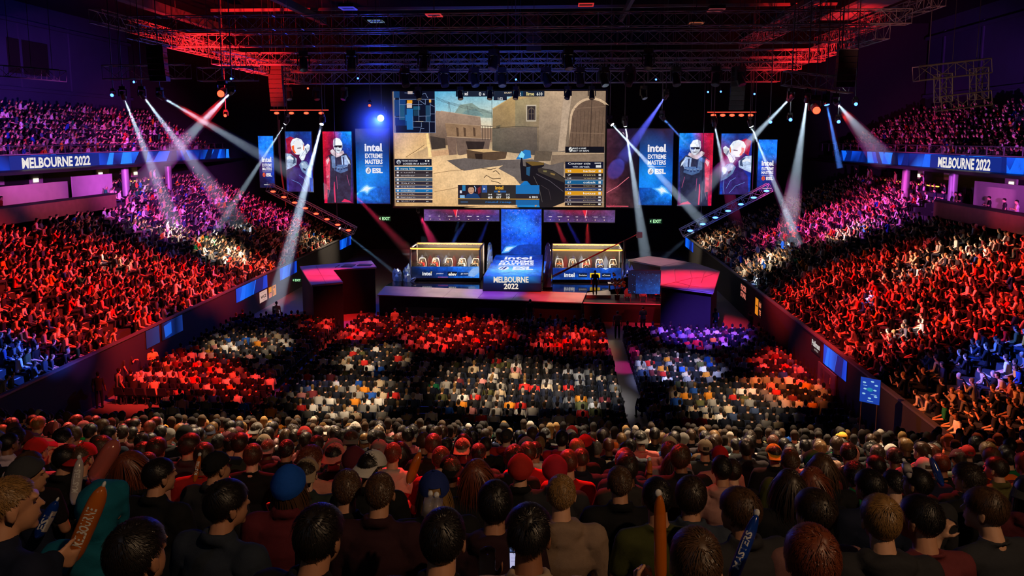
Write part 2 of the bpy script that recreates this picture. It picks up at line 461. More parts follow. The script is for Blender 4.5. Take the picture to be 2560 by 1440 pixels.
# lower side tiers: stepped decks with a parapet along the floor
ROWP = .78
def side_tier(sgn):
    x0 = XC + sgn * 17.6
    b = MB()
    def prof(wmax, ya, yb):
        pts = [(x0, 0)]; w = .35; z = DECK0
        pts.append((x0, z))
        while w < wmax:
            pts.append((x0 + sgn * w, z)); z += RAKE * ROWP; pts.append((x0 + sgn * w, z)); w += ROWP
        pts.append((x0 + sgn * wmax, z)); pts.append((x0 + sgn * wmax, 0))
        b.prism([(x, ya, zz) for x, zz in pts], (0, yb - ya, 0))
    prof(12.9, 22, 59); prof(16.6, 59, 78.5)
    # pale step edges on the aisle stairs
    for ya in (29.4, 36.6, 44.6, 52.6, 60.6, 68.6):
        w, z = .35, DECK0 + RAKE * ROWP
        while w < 12.5:
            b.box((min(x0 + sgn * w, x0 + sgn * (w + .07)), ya, z), (max(x0 + sgn * w, x0 + sgn * (w + .07)), ya + .85, z + .012), 1)
            w += ROWP; z += RAKE * ROWP
    o = struct(b, 'tier_left' if sgn < 0 else 'tier_right', [M['deck'], M['nose']]); fix_normals(o)
    b = MB(); b.box((min(x0, x0 - sgn * .14), 22, 0), (max(x0, x0 - sgn * .14), 78.5, 2.45))
    b.box((min(x0 + sgn * .02, x0 - sgn * .2), 22, 2.45), (max(x0 + sgn * .02, x0 - sgn * .2), 78.5, 2.53), 1)
    struct(b, 'parapet_left' if sgn < 0 else 'parapet_right', [M['concrete'], M['steel']])
side_tier(-1); side_tier(1)

def upper_tier(sgn, x0, ya, yb):
    b = MB(); pts = [(x0, 10.2), (x0, UDECK0)]; w, z = .9, UDECK0
    while w < 8.6:
        pts.append((x0 + sgn * w, z)); z += URAKE * .8; pts.append((x0 + sgn * w, z)); w += .8
    pts += [(x0 + sgn * 10.5, z), (x0 + sgn * 10.5, 10.2)]
    b.prism([(x, ya, zz) for x, zz in pts], (0, yb - ya, 0))
    o = struct(b, 'upper_tier_left' if sgn < 0 else 'upper_tier_right', M['deck']); fix_normals(o)
    # wall behind the last row, blue light put into its colour, with a lighting-box opening
    xw = x0 + sgn * 10.5
    b = MB(); b.box((min(xw, xw + sgn * .3), 22, 14.6), (max(xw, xw + sgn * .3), yb, 24.5))
    b.box((min(xw - sgn * .3, xw), 22, 16.7), (max(xw - sgn * .3, xw), yb, 17.0))
    for yy in (52, 58.5, 66, 73, 80):
        b.box((min(xw - sgn * .15, xw), yy, 17.0), (max(xw - sgn * .15, xw), yy + .25, 23.2))
    b.box((min(xw - sgn * .4, xw), 22, 22.6), (max(xw - sgn * .4, xw), yb, 22.9))
    struct(b, 'wall_panel_left' if sgn < 0 else 'wall_panel_right', M['walllighttint'])
upper_tier(-1, XUL, 38, 83.5); upper_tier(1, XUR, 38, 83.5)
b = MB(); xw = XUL - 10.45
b.box((xw, 64.5, 18.2), (xw + .05, 69.8, 21.2)); struct(b, 'window_1', M['black'])
for (xa, sgn) in ((XUL, -1), (XUR, 1)):                # glass balustrades over the LED ribbons
    b = MB(); b.box((xa - .02, 42, 11.35), (xa + .02, 83.5, 11.95)); b.box((xa - .04, 42, 11.95), (xa + .04, 83.5, 12.0), 1)
    for k in range(22): b.box((xa - .03, 42 + k * 1.95, 11.2), (xa + .03, 42.06 + k * 1.95, 11.95), 1)
    o = b.build('balustrade', [M['glass'], M['steel']])
    tag(o, 'long glass balustrade in front of the %s upper tier crowd' % ('left' if sgn < 0 else 'right'), 'balustrade')

# near end stand: raked deck, front wall
b = MB()
zz = lambda y: EZ0 - EZK * y
b.prism([(-17.5, -2, zz(-2)), (-17.5, 20.6, zz(20.6)), (-17.5, 20.6, 0), (-17.5, -2, 0)], (31, 0, 0))
o = struct(b, 'tier_front', M['deck']); fix_normals(o)
b = MB(); b.box((-17.5, 20.62, 0), (13.5, 20.78, zz(20.6) + .75)); struct(b, 'parapet_front', M['concrete'])

# suites between the tiers
def suites(sgn):
    xf, xb = XC + sgn * 30.4, XC + sgn * 33.4
    def bx(bb, xa, xb_, ya, yb, za, zb, mi=0): bb.box((min(xa, xb_), ya, za), (max(xa, xb_), yb, zb), mi)
    yend = 57.6 if sgn < 0 else 54.5
    b = MB(); bx(b, xf, xf + sgn * 9, 30, yend, 6.6, 7.1); bx(b, xf + sgn * 8.8, xf + sgn * 9, 30, 83.5, 6.6, 10.4)
    bx(b, xf + sgn * .3, xf + sgn * 12, 30, 83.5, 10.15, 10.35)
    struct(b, 'suite_floor_left' if sgn < 0 else 'suite_floor_right', M['black'])
    side = 'left' if sgn < 0 else 'right'
    b = MB(); bx(b, xf, xf + sgn * .15, 36, yend, 6.6, 8.15)
    bx(b, xf - sgn * .05, xf + sgn * .6, 36, yend, 8.15, 8.25, 1)
    o = b.build('suite_counter', [M['wood'], M['black']]); tag(o, 'brown fronted drinks counter with dark top along the %s suite' % side, 'counter')
    # partition panels
    if sgn < 0: ps = [(44, 56.3, 7.1, 9.25), (56.9, 62.2, 7.4, 9.55)]
    else: ps = [(44, 49.0, 7.1, 9.1), (49.2, 55.2, 7.4, 9.55)]
    for k, (ya, yb, za, zb) in enumerate(ps):
        b = MB(); bx(b, xb, xb + sgn * .12, ya, yb, za, zb)
        tall = (k == 1)
        o = b.build('partition_screen', M['suite']); tag(o, ('taller pale partition panel nearer the stage in the %s suite' if tall else 'long low pale partition panel in the %s suite') % side, 'partition')
    # glazed columns and bar lights
    for k, yy in enumerate((62.8, 70) if sgn < 0 else (56.5, 64)):
        b = MB(); b.tube((xf + sgn * 2.2, yy, 6.6), (xf + sgn * 2.2, yy, 10.2), .28, 14); b.tube((xf + sgn * 2.2, yy, 6.9), (xf + sgn * 2.2, yy, 9.9), .3, 14, mi=1)
        o = b.build('pillar', [M['steel'], M['alu']]); tag(o, 'shiny round pillar under the %s ribbon, %s from the camera' % (side, ORD[k]), 'pillar')
    for k, (ya, yb) in enumerate(((47, 51.5), (66.5, 71), (72.5, 77))):
        r = thing('bar_counter', 'bar with a glowing amber edge under the %s ribbon, %s from camera' % (side, ORD[k]), 'bar', (xf + sgn * 6, ya, 6.9), 'suite bars')
        b = MB(); bx(b, 0, sgn * .7, 0, yb - ya, 0, 1.5); b.build('cabinet', M['black'], r)
        b = MB(); bx(b, -sgn * .06, sgn * .1, 0, yb - ya, 1.5, 1.58); b.build('light_strip', M['amber'], r)
    for k, (ya, yb, z0, z1) in enumerate(((53.5, 57.0, 8.9, 9.8), (60, 61.5, 8.7, 9.9), (69, 71, 8.8, 9.9), (75, 76, 8.6, 9.8))):
        b = MB(); bx(b, xf + sgn * 8.6, xf + sgn * 8.75, ya, yb, z0, z1); bx(b, xf + sgn * 8.55, xf + sgn * 8.6, ya + .3, ya + .9, z0 + .2, z0 + .5, 1)
        o = b.build('window_%d' % (k + 2 + (4 if sgn > 0 else 0)), [M['white'] if False else M['suite'], emat('suite_lamp_%s_%d' % (side, k), (1, .9, .65), 1.6, False)]); tag(o, kind='structure')
suites(-1); suites(1)

# LED ribbons on the upper tier fronts
def ribbon(sgn):
    xr = XUL + .06 if sgn < 0 else XUR - .06
    side = 'left' if sgn < 0 else 'right'
    y0, y1 = (40, 83.5) if sgn < 0 else (38, 76)
    root = thing('led_ribbon', 'blue LED ribbon reading MELBOURNE 2022 along the %s upper tier' % side, 'screen', (xr - sgn * -.0, y0, 10.2))
    b = MB(); b.box((min(xr, xr + sgn * .25), y0, 10.1), (max(xr, xr + sgn * .25), y1, 11.36)); adopt(b.build('casing', M['black']), root)
    art = Art(lambda u, v: Vector((xr, u, v)), (-sgn, 0, 0))
    B = (10, 80, 235); D = (4, 20, 80)
    random.seed(3 + sgn)
    cols = [[random.choice([B, (8, 60, 190), D, (20, 110, 250), (6, 40, 140)]) for _ in range(24)] for _ in range(2)]
    art.grad(y0, 11.32, y1, 10.2, [cols[0], cols[1]], 3)
    for k in range(34):                                # shards of lighter blue
        u = random.uniform(y0, y1); w = random.uniform(.5, 2.2); s = random.uniform(-1, 1)
        c = random.choice([(15, 100, 250), (5, 30, 110), (30, 130, 255), (4, 16, 60)])
        art.poly([(u, 10.2), (u + w, 10.2), (u + w + s, 11.32), (u + w * .3 + s, 11.32)], c, 1)
    # text runs along the ribbon as read from the floor
    if sgn < 0: a, c = on_x(50, 410, xr).y, on_x(221, 400, xr).y
    else: a, c = on_x(2350, 410, xr).y, on_x(2482, 415, xr).y
    art.rect(min(a, c) - 1.2, 11.3, max(a, c) + 1.2, 10.22, (8, 40, 130))
    art.text('MELBOURNE 2022', a, 11.17, c, 10.4, (235, 228, 222), .035)
    adopt(art.build('display', LEDM), root)
    b = MB(); b.box((xr - .05, y0, 11.36), (xr + .12, y1, 11.42)); adopt(b.build('rail', M['alu']), root)
ribbon(-1); ribbon(1)

# parapet advertising and blue LED panels along the floor
def wall_art(sgn, pix_quad, name, label, cat, draw, group=None):
    xw = XL + .16 if sgn < 0 else XR - .16
    ps = [on_x(u, v, xw) for u, v in pix_quad]
    y0, y1 = min(p.y for p in ps), max(p.y for p in ps); z0, z1 = min(p.z for p in ps), max(p.z for p in ps)
    z0, z1 = max(z0, .15), min(z1, 2.42)
    n = (-sgn, 0, 0)
    if sgn < 0: pr = lambda u, v: Vector((xw, y0 + (y1 - y0) * u, z1 + (z0 - z1) * v))
    else: pr = lambda u, v: Vector((xw, y1 + (y0 - y1) * u, z1 + (z0 - z1) * v))
    root = thing(name, label, cat, (xw, (y0 + y1) / 2, z0), group)
    b = MB(); b.box((xw - .02, y0, z0), (xw, y1, z1)) if sgn < 0 else b.box((xw, y0, z0), (xw + .02, y1, z1))
    adopt(b.build('panel', M['black']), root)
    a = Art(pr, n); draw(a); adopt(a.build('face', LEDM), root)
def blue(a):
    random.seed(5)
    a.grad(0, 0, 1, 1, [[(8, 60, 200), (10, 100, 240), (5, 40, 140), (8, 70, 220)]] * 2, 3)
    for k in range(5):
        u = random.uniform(0, .8); a.poly([(u, 1), (u + .15, 1), (u + .2, 0), (u + .1, 0)], random.choice([(5, 30, 110), (20, 110, 250)]))
def zoneA(y0, y1, z0, z1):   # helper giving a pixel quad from wall coordinates is not needed for real-size panels
    return None
def wall_panel(sgn, y0, y1, z0, z1, name, label, cat, draw, group=None):
    xw = XL + .17 if sgn < 0 else XR - .17
    if sgn < 0: pr = lambda u, v: Vector((xw, y0 + (y1 - y0) * u, z1 + (z0 - z1) * v))
    else: pr = lambda u, v: Vector((xw, y1 + (y0 - y1) * u, z1 + (z0 - z1) * v))
    root = thing(name, label, cat, (xw, (y0 + y1) / 2, z0), group)
    b = MB(); b.box((xw - .025, y0, z0), (xw, y1, z1)) if sgn < 0 else b.box((xw, y0, z0), (xw + .025, y1, z1))
    adopt(b.build('panel', M['black']), root)
    a = Art(pr, (-sgn, 0, 0)); draw(a); adopt(a.build('face', LEDM), root)
yL = lambda u, v: on_x(u, v, XL + .17).y
yR = lambda u, v: on_x(u, v, XR - .17).y
wall_panel(-1, yL(590, 735), yL(668, 697), 1.45, 2.4, 'led_screen', 'bright blue LED panel on the left parapet beside the first advert', 'screen', blue)
wall_panel(-1, yL(365, 845), yL(398, 828), 1.45, 2.4, 'led_screen', 'dim blue LED panel on the left parapet above the standing group', 'screen', lambda a: a.grad(0, 0, 1, 1, [[(25, 35, 80), (30, 50, 110)]] * 2, 0))
wall_panel(-1, yL(404, 826), yL(456, 800), 1.45, 2.4, 'led_screen', 'blue LED panel on the left parapet near the dark stair gap', 'screen', lambda a: (a.grad(0, 0, 1, 1, [[(10, 14, 24), (8, 40, 120), (6, 20, 60), (20, 50, 130)]] * 2), a.poly([(.1, .2), (.45, .1), (.45, .8), (.15, .9)], (20, 90, 210))))
wall_panel(-1, yL(700, 690), yL(742, 668), 1.45, 2.4, 'led_screen', 'blue LED panel on the left parapet by the red wing platform', 'screen', blue)
wall_panel(-1, yL(850, 640), yL(878, 622), 1.45, 2.4, 'led_screen', 'blue LED panel at the far end of the left parapet', 'screen', blue)
wall_panel(1, yR(2118, 905), yR(2060, 862), 1.45, 2.4, 'led_screen', 'deep blue LED panel on the right parapet near the red shirted person', 'screen', blue)
wall_panel(1, yR(1732, 655), yR(1712, 640), 1.45, 2.4, 'led_screen', 'blue LED panel at the far end of the right parapet', 'screen', blue)
def ad_white(a):
    a.rect(0, 0, 1, 1, (205, 165, 155)); a.text('WCZ', .15, .4, .88, .68, (25, 20, 20), .04); a.rect(.2, .14, .7, .17, (140, 105, 98)); a.rect(.3, .8, .75, .83, (140, 105, 98))
def ad_orange(a):
    a.rect(0, 0, .42, .5, (225, 140, 25)); a.rect(0, .5, .42, 1, (215, 120, 90)); a.rect(.52, 0, 1, 1, (225, 130, 20)); a.rect(.1, .5, .35, .58, (20, 15, 10)); a.rect(.62, .1, .85, .3, (110, 50, 10)); a.rect(.58, .45, .66, .9, (20, 15, 10))
wall_panel(-1, yL(649, 748), yL(668, 738), .55, 1.35, 'advert_board', 'pale square advert board on the left parapet', 'sign', ad_white)
wall_panel(-1, yL(672, 740), yL(690, 730), .55, 1.35, 'advert_board', 'orange advert board in two strips on the left parapet', 'sign', ad_orange)
def ad_pink(a):
    a.rect(0, 0, 1, 1, (20, 12, 12)); a.text('PACER', 0, .05, 1, .45, (205, 110, 95), .05); a.text('STAR', 0, .55, 1, .95, (205, 110, 95), .05)
wall_panel(1, yR(1865, 745), yR(1852, 730), 1.2, 2.2, 'advert_board', 'salmon lettered advert on the right parapet nearest the stage', 'sign', ad_pink)
def ad_or2(a):
    a.rect(0, 0, .5, 1, (225, 130, 30)); a.rect(.12, .42, .4, .5, (70, 30, 5)); a.rect(.6, 0, 1, 1, (30, 15, 12)); a.text('HAS', .62, .1, 1, .4, (215, 115, 80), .05); a.text('TE', .7, .55, 1, .85, (215, 115, 80), .05)
wall_panel(1, yR(1903, 778), yR(1888, 765), .9, 2.0, 'advert_board', 'orange advert with a second strip on the right parapet', 'sign', ad_or2)
def ad_pull(a):
    a.rect(0, 0, 1, 1, (12, 12, 14)); a.text('Pullman', .05, .2, .95, .62, (215, 210, 205), .03); a.text('HOTELS', .35, .72, .8, .85, (170, 165, 160), .02)
wall_panel(1, yR(2052, 852), yR(2030, 838), 1.6, 2.35, 'advert_board', 'black advert with white script lettering on the right parapet', 'sign', ad_pull)
# exit signs and the pale access gate in the right parapet
r = thing('access_gate', 'pale grey access gate with upper window in the right parapet', 'gate', (XR - .2, yR(2068, 930), 0))
b = MB(); b.box((-.05, -1.3, .05), (.02, 1.1, 1.38)); b.build('door', M['steel'], r)
b = MB(); b.box((-.07, -.6, .7), (-.05, .1, 1.2)); b.box((-.07, .3, .75), (-.05, .65, 1.2)); b.build('pane', M['glass'], r)
b = MB(); b.tube((-.09, -.75, .8), (-.09, -.75, 1.1), .02); b.build('handle', M['alu'], r)

def exit_sign(loc, w, label, face=(0, -1, 0)):
    r = thing('exit_sign', label, 'sign', loc, 'exit signs')
    b = MB(); b.box((-w / 2, 0, 0), (w / 2, .08, w * .42)); b.build('casing', M['black'], r)
    a = Art(lambda u, v: Vector((loc[0] + (u - .5) * w, loc[1] - .005, loc[2] + (1 - v) * w * .42)), (0, -1, 0))
    a.rect(.03, .05, .97, .95, (6, 40, 20)); a.text('EXIT', .3, .2, .92, .8, (190, 255, 190), .03)
    a.poly([(.06, .5), (.16, .2), (.16, .8)], (190, 255, 190))
    adopt(a.build('face', LEDM), r)
p = on_y(962, 553, 70.5); exit_sign(tuple(p), 1.2, 'small green exit sign in the dark left of the hanging strip screen')
p = on_y(1639, 560, 70.5); exit_sign(tuple(p), 1.2, 'small green exit sign in the dark right of the stage')
p = on_x(733, 702, XL + .4); exit_sign((p.x + .3, p.y, p.z - .1), .75, 'bright exit sign low on the left beside the wing platform')

# ------------------------------------------------------------------ stage
ZS = 1.5
P = lambda u, v, z=ZS: on_z(u, v, z)
def slab(poly2, z0, z1, name, mats, mi=0):
    b = MB(); b.prism([(p[0], p[1], z0) for p in poly2], (0, 0, z1 - z0), mi); o = b.build(name, mats); fix_normals(o); return o
back = 67.5
fl, fr = P(943, 737), P(1455, 757)
bl, br = P(963, 715), P(1466, 732)
dl, dr = P(985, 702), P(1572, 718)
o = slab([(dl.x, dl.y), (bl.x, bl.y + .02), (br.x, br.y + .02), (dr.x, dr.y), (dr.x + .6, back), (dl.x - .6, back)], 0, ZS, 'stage_deck', M['gloss'])
tag(o, 'black glossy main stage deck under the player booths', 'stage')
r = thing('stage_apron', 'grey panelled stage apron washed in purple and red light', 'stage', ((fl.x + fr.x) / 2, fl.y, 0))
o = slab([(fl.x, fl.y), (fr.x, fr.y), (br.x, br.y), (bl.x, bl.y)], ZS - .06, ZS + .0, 'top_panel', M['apron']); adopt(o, r)
o = slab([(fl.x + .1, fl.y + .12), (fr.x - .05, fr.y + .12), (br.x, br.y), (bl.x, bl.y)], 0, ZS - .06, 'skirt', M['drape']); adopt(o, r)
b = MB()
for k in range(1, 6):
    t = k / 6; a = fl.lerp(fr, t); c = bl.lerp(br, t); b.tube((a.x, a.y, ZS + .004), (c.x + .2, c.y, ZS + .004), .012, 4)
adopt(b.build('seam', M['alu']), r)
# lower service platform on the right with the desk
a0, a1, a2, a3 = P(1458, 757, 1.3), P(1736, 763, 1.3), P(1705, 735, 1.3), P(1466, 735, 1.3)
o = slab([(a0.x, a0.y), (a1.x, a1.y), (a2.x, a2.y), (a3.x, a3.y)], 0, 1.3, 'service_platform', M['deck']); tag(o, 'low dark service platform with red edge right of the stage', 'platform')
b = MB(); b.tube((a0.x, a0.y - .02, 1.3), (a1.x, a1.y - .02, 1.3), .025, 4); b.tube((a1.x, a1.y - .02, 1.3), (a2.x, a2.y, 1.3), .025, 4)
o = b.build('edge_light', emat('red_edge', (1, .05, .08), .8, False)); o.parent = bpy.data.objects['service_platform']
q0, q1, q2, q3 = P(1466, 741, 1.42), P(1527, 741, 1.42), P(1525, 727, 1.42), P(1468, 730, 1.42)
o = slab([(q0.x, q0.y), (q1.x, q1.y), (q2.x, q2.y), (q3.x, q3.y)], 1.3, 1.5, 'camera_riser', M['apron']); tag(o, 'small brown lit riser under the camera operator on stage', 'riser')
# stage walkway with LED top and front
wa, wb = P(1207, 729), P(1353, 729)
y_front = (wa.y + wb.y) / 2
ZW = CAM.z + ray(1280, 692).z * (y_front / ray(1280, 692).y)
ta, tb = on_z(1232, 636, ZW), on_z(1352, 636, ZW)
root = thing('led_walkway', 'raised LED walkway reading intel EXTREME MASTERS ESL and MELBOURNE 2022', 'walkway', ((wa.x + wb.x) / 2, y_front, ZS))
xa, xb_ = wa.x, wb.x
yb_ = min((ta.y + tb.y) / 2, back - .3)
o = slab([(xa, y_front), (xb_, y_front), (xb_ - .05, yb_), (xa + .1, yb_)], ZS, ZW - .01, 'ramp_body', M['black']); adopt(o, root)
a = Art(lambda u, v: on_y(u, v, y_front - .01), (0, -1, 0))
a.grad(1209, 691, 1352, 728, [[(20, 90, 200), (40, 130, 225), (60, 160, 240), (40, 130, 220), (12, 60, 160)], [(5, 22, 52), (6, 28, 66), (8, 34, 76), (6, 26, 60), (4, 16, 40)], [(2, 10, 26)] * 5], 3)
a.text('MELBOURNE', 1234, 691.5, 1321.5, 706.5, (240, 225, 205), .03); a.text('2022', 1259.5, 708.5, 1296, 723, (240, 225, 205), .03)
adopt(a.build('front_display', LEDM), root)
a = Art(lambda u, v: on_z(u, v, ZW), (0, 0, 1))
# the top is drawn as its own trapezoid, then lettering
q = [(1209, 691), (1353, 691), (1357, 637), (1240, 637)]
ws = [on_z(u, v, ZW) for u, v in q]
def wt(s, t):                                           # s across, t from front to back
    f = ws[0].lerp(ws[1], s); g = ws[3].lerp(ws[2], s); return f.lerp(g, t)
a = Art(lambda u, v: wt(u, v), (0, 0, 1))
a.grad(0, 1, 1, 0, [[(10, 40, 120), (14, 60, 160), (16, 60, 150), (30, 30, 90)], [(10, 40, 150), (16, 70, 190), (10, 40, 140), (20, 40, 130)], [(10, 60, 190), (40, 120, 225), (20, 80, 200), (20, 60, 170)], [(30, 110, 220), (120, 190, 245), (90, 170, 240), (30, 100, 210)], [(10, 60, 190), (30, 110, 225), (30, 110, 225), (10, 50, 170)]], 2)
a.dots(0.02, .02, .98, .98, 60, (170, 200, 255), .006)
a.text('intel', .22, .90, .78, .74, (240, 240, 250), .03); a.text('EXTREME', .17, .70, .83, .59, (240, 240, 250), .04); a.text('MASTERS', .16, .57, .84, .47, (240, 240, 250), .04)
a.rect(.16, .445, .84, .43, (230, 230, 240)); a.text('ESL', .46, .40, .84, .25, (240, 240, 250), .05)
a.ellipse(.29, .325, .10, .075, (240, 240, 250)); a.poly([(.27, .27), (.31, .27), (.35, .38), (.31, .38)], (15, 50, 150)); a.poly([(.22, .29), (.235, .27), (.29, .38), (.265, .38)], (15, 50, 150))
adopt(a.build('top_display', LEDM), root)

def nebula(a, u0, v0, u1, v1, cols, mi=2): a.grad(u0, v0, u1, v1, cols, mi)
def screen(name, label, u0, v0, u1, v1, y, draw, frame=4, thick=.25, group=None):
    """an upright LED panel facing the hall: picture coordinates are those of the photograph"""
    tl, br_ = on_y(u0, v0, y), on_y(u1, v1, y)
    root = thing(name, label, 'screen', ((tl.x + br_.x) / 2, y, br_.z), group)
    f = frame * y / FPX
    b = MB(); b.box((tl.x - f, y + .012, br_.z - f), (br_.x + f, y + thick, tl.z + f)); adopt(b.build('casing', M['black']), root)
    # the panel is a true rectangle; picture coordinates run across it
    a = Art(lambda u, v: Vector((tl.x + (br_.x - tl.x) * (u - u0) / (u1 - u0), y, tl.z + (br_.z - tl.z) * (v - v0) / (v1 - v0))), (0, -1, 0))
    draw(a); adopt(a.build('display', LEDM), root)
    return root
def hang(root, n=2, top=18.2):
    pass

# ------------------------------------------------------------------ the big screen: a game view of a dusty courtyard
def big(a):
    G = 1
    a.rect(981, 229, 1510, 518, (150, 120, 95), 3)
    a.grad(984, 229, 1300, 320, [[(70, 140, 190), (80, 165, 205), (110, 185, 210), (150, 195, 205)], [(110, 160, 195), (130, 190, 210), (170, 195, 190), (190, 200, 190)], [(190, 180, 170), (225, 200, 165), (225, 205, 170), (205, 190, 160)]], G)
    a.poly([(1135, 285), (1150, 262), (1180, 258), (1200, 272), (1230, 280), (1232, 295), (1135, 292)], (130, 150, 140), G)
    a.poly([(1150, 290), (1165, 276), (1190, 272), (1210, 290)], (108, 134, 132), G)
    # ground
    a.grad(984, 355, 1510, 518, [[(150, 120, 88), (175, 148, 110), (120, 105, 92), (105, 95, 88)], [(222, 178, 125), (228, 190, 142), (196, 166, 132), (96, 88, 84)], [(215, 172, 120), (226, 188, 140), (222, 184, 136), (110, 98, 90)], [(190, 150, 100), (214, 172, 120), (212, 170, 122), (150, 122, 92)]], G)
    # left house wall
    a.poly([(983, 300), (985, 255), (1066, 250), (1066, 340), (1072, 362), (1058, 372), (1012, 394), (984, 412)], [(205, 150, 120), (170, 140, 150), (150, 120, 100), (214, 170, 118), (224, 186, 130), (222, 182, 128), (226, 186, 136), (216, 174, 122)], G)
    a.poly([(1064, 334), (1070, 332), (1078, 392), (1070, 394)], (240, 205, 140), G)
    a.line([(1012, 393), (1040, 376), (1060, 362)], 1.2, (110, 80, 52))
    # middle walls
    a.poly([(1090, 277), (1102, 278), (1201, 293), (1206, 346), (1170, 352), (1100, 366), (1078, 366), (1074, 336)], [(150, 120, 100), (160, 132, 112), (150, 124, 104), (130, 106, 86), (110, 86, 70), (92, 72, 60), (70, 56, 48), (96, 80, 68)], G)
    a.line([(1102, 277.5), (1201, 292.5)], 1.6, (186, 160, 136))
    a.poly([(1112, 308), (1200, 315), (1204, 346), (1118, 342)], (140, 110, 82), G)
    a.line([(1112, 307.5), (1200, 314.5)], 1.4, (176, 146, 116))
    for u in (1140, 1158, 1182): a.poly([(u, 318), (u + 6, 320), (u + 7, 341), (u + 2, 341)], (86, 64, 46), G)
    a.poly([(1074, 340), (1112, 346), (1114, 370), (1078, 374)], (62, 52, 46), G)
    a.poly([(1076, 378), (1120, 374), (1126, 386), (1080, 392)], (196, 152, 112), G)
    # low walls and crates
    a.poly([(1116, 342), (1140, 343), (1142, 386), (1122, 388)], (118, 94, 80), G)
    a.poly([(1140, 342), (1226, 347), (1222, 374), (1150, 388), (1143, 386)], (108, 88, 76), G)
    a.line([(1116, 341.5), (1226, 347)], 1.4, (190, 160, 130))
    a.poly([(1164, 353), (1212, 354), (1208, 372), (1170, 376)], (46, 36, 32), G)
    a.poly([(1166, 375), (1212, 373), (1268, 378), (1264, 396), (1206, 406), (1168, 398)], (84, 64, 48), G)
    a.poly([(1166, 374), (1214, 372), (1268, 377), (1208, 381)], (206, 168, 116), G)
    a.poly([(1186, 384), (1206, 384), (1206, 404), (1190, 400)], (44, 32, 26), G)
    for u in (1206, 1213, 1220, 1227): a.line([(u, 314), (u, 350)], 1.3, (58, 46, 38))
    a.line([(1203, 314.5), (1232, 316)], 1.4, (70, 56, 46))
    # tower house on the right
    a.poly([(1232, 273), (1300, 232), (1352, 229), (1348, 305), (1346, 384), (1300, 380), (1231, 372)], [(150, 124, 84), (186, 152, 96), (170, 140, 100), (140, 118, 90), (84, 76, 68), (86, 78, 68), (96, 84, 66)], G)
    a.poly([(1288, 252), (1350, 238), (1346, 320), (1288, 318)], [(150, 134, 96), (168, 146, 106), (132, 112, 86), (122, 110, 84)], G)
    a.line([(1231, 273), (1302, 231)], 2.2, (200, 166, 110))
    a.line([(1230, 250), (1230, 318)], 1.0, (40, 34, 30))
    for k in range(3): a.line([(1090, 243 + 3 * k), (1120, 255 + 2 * k), (1165, 266 + 3 * k), (1230, 278 + 3 * k)], .7, (60, 62, 66))
    for u, t in ((1121, 254), (1124, 255), (1168, 264)): a.line([(u, t), (u + 3, 282)], .8, (70, 66, 62))
    a.poly([(1240, 316), (1251, 312), (1251, 361), (1240, 358)], (98, 88, 64), G); a.poly([(1241, 320), (1248, 317), (1248, 356), (1241, 354)], (58, 46, 32), G)
    a.rect(1315, 263, 1340, 304, (196, 180, 156)); a.rect(1317.5, 266, 1338, 301, (58, 48, 42))
    a.poly([(1319, 300), (1319, 275), (1328, 268), (1336, 275), (1336, 300)], (96, 82, 68)); a.poly([(1321.5, 299), (1321.5, 277), (1328, 271), (1334, 277), (1334, 299)], (44, 36, 34))
    a.line([(1328, 270), (1328, 300)], .9, (130, 112, 92)); a.line([(1321, 285), (1335, 285)], .9, (130, 112, 92))
    a.poly([(1231, 322), (1288, 318), (1342, 318), (1342, 388), (1231, 376)], [(100, 92, 76), (110, 96, 80), (106, 92, 78), (78, 70, 64), (80, 74, 62)], G)
    a.line([(1231, 321), (1290, 316), (1348, 318)], 1.3, (70, 62, 52))
    # buttress, arch and big door
    a.poly([(1348, 229), (1410, 230), (1404, 372), (1378, 376), (1346, 384)], [(176, 150, 120), (184, 156, 126), (124, 106, 90), (112, 98, 84), (108, 94, 80)], G)
    a.poly([(1410, 230), (1509, 230), (1508, 376), (1396, 376)], [(146, 124, 100), (140, 118, 96), (112, 94, 78), (110, 94, 78)], G)
    a.poly([(1408, 231), (1428, 231), (1420, 290), (1411, 376), (1394, 378)], (176, 152, 128), G)
    arch = [(1422, 376)] + [(1476 - 54 * math.cos(t), 300 - 55 * math.sin(t)) for t in np.linspace(0, PI * .78, 12)] + [(1509, 262), (1509, 376)]
    a.poly(arch, (196, 166, 134), G)
    arch = [(1419, 376)] + [(1476 - 49 * math.cos(t), 302 - 51 * math.sin(t)) for t in np.linspace(0, PI * .76, 12)] + [(1509, 268), (1509, 376)]
    a.poly(arch, (104, 82, 66), G)
    for u in range(1432, 1508, 9): a.line([(u, 278 if u > 1440 else 296), (u - 4, 374)], .8, (72, 54, 44))
    a.line([(1424, 332), (1507, 334)], 2.0, (128, 102, 82)); a.line([(1434, 272), (1507, 268)], 2.0, (128, 102, 82)); a.line([(1476, 252), (1472, 374)], 1.4, (60, 46, 38))
    a.poly([(1464, 236), (1484, 236), (1480, 248), (1468, 248)], (150, 124, 98), G)
    # plinth
    a.poly([(1380, 382), (1508, 380), (1508, 404), (1376, 412)], (126, 106, 88), G); a.poly([(1380, 380), (1508, 378), (1508, 384), (1380, 387)], (172, 146, 118), G)
    a.poly([(1338, 376), (1380, 378), (1376, 402), (1334, 402)], (96, 82, 68), G)
    # shadows lying in the picture's courtyard
    a.poly([(1117, 401), (1162, 395), (1232, 400), (1330, 398), (1376, 412), (1409, 404), (1409, 440), (1340, 446), (1310, 452), (1246, 421), (1258, 413), (1160, 427), (1150, 423)], (98, 88, 84), G)
    a.poly([(1246, 421), (1330, 420), (1360, 470), (1300, 460), (1286, 443)], (104, 94, 90), G)
    a.line([(1083, 434), (1120, 428), (1160, 424)], 1.0, (120, 88, 58)); a.line([(1085, 480), (1120, 474), (1150, 468)], 1.0, (130, 96, 62))
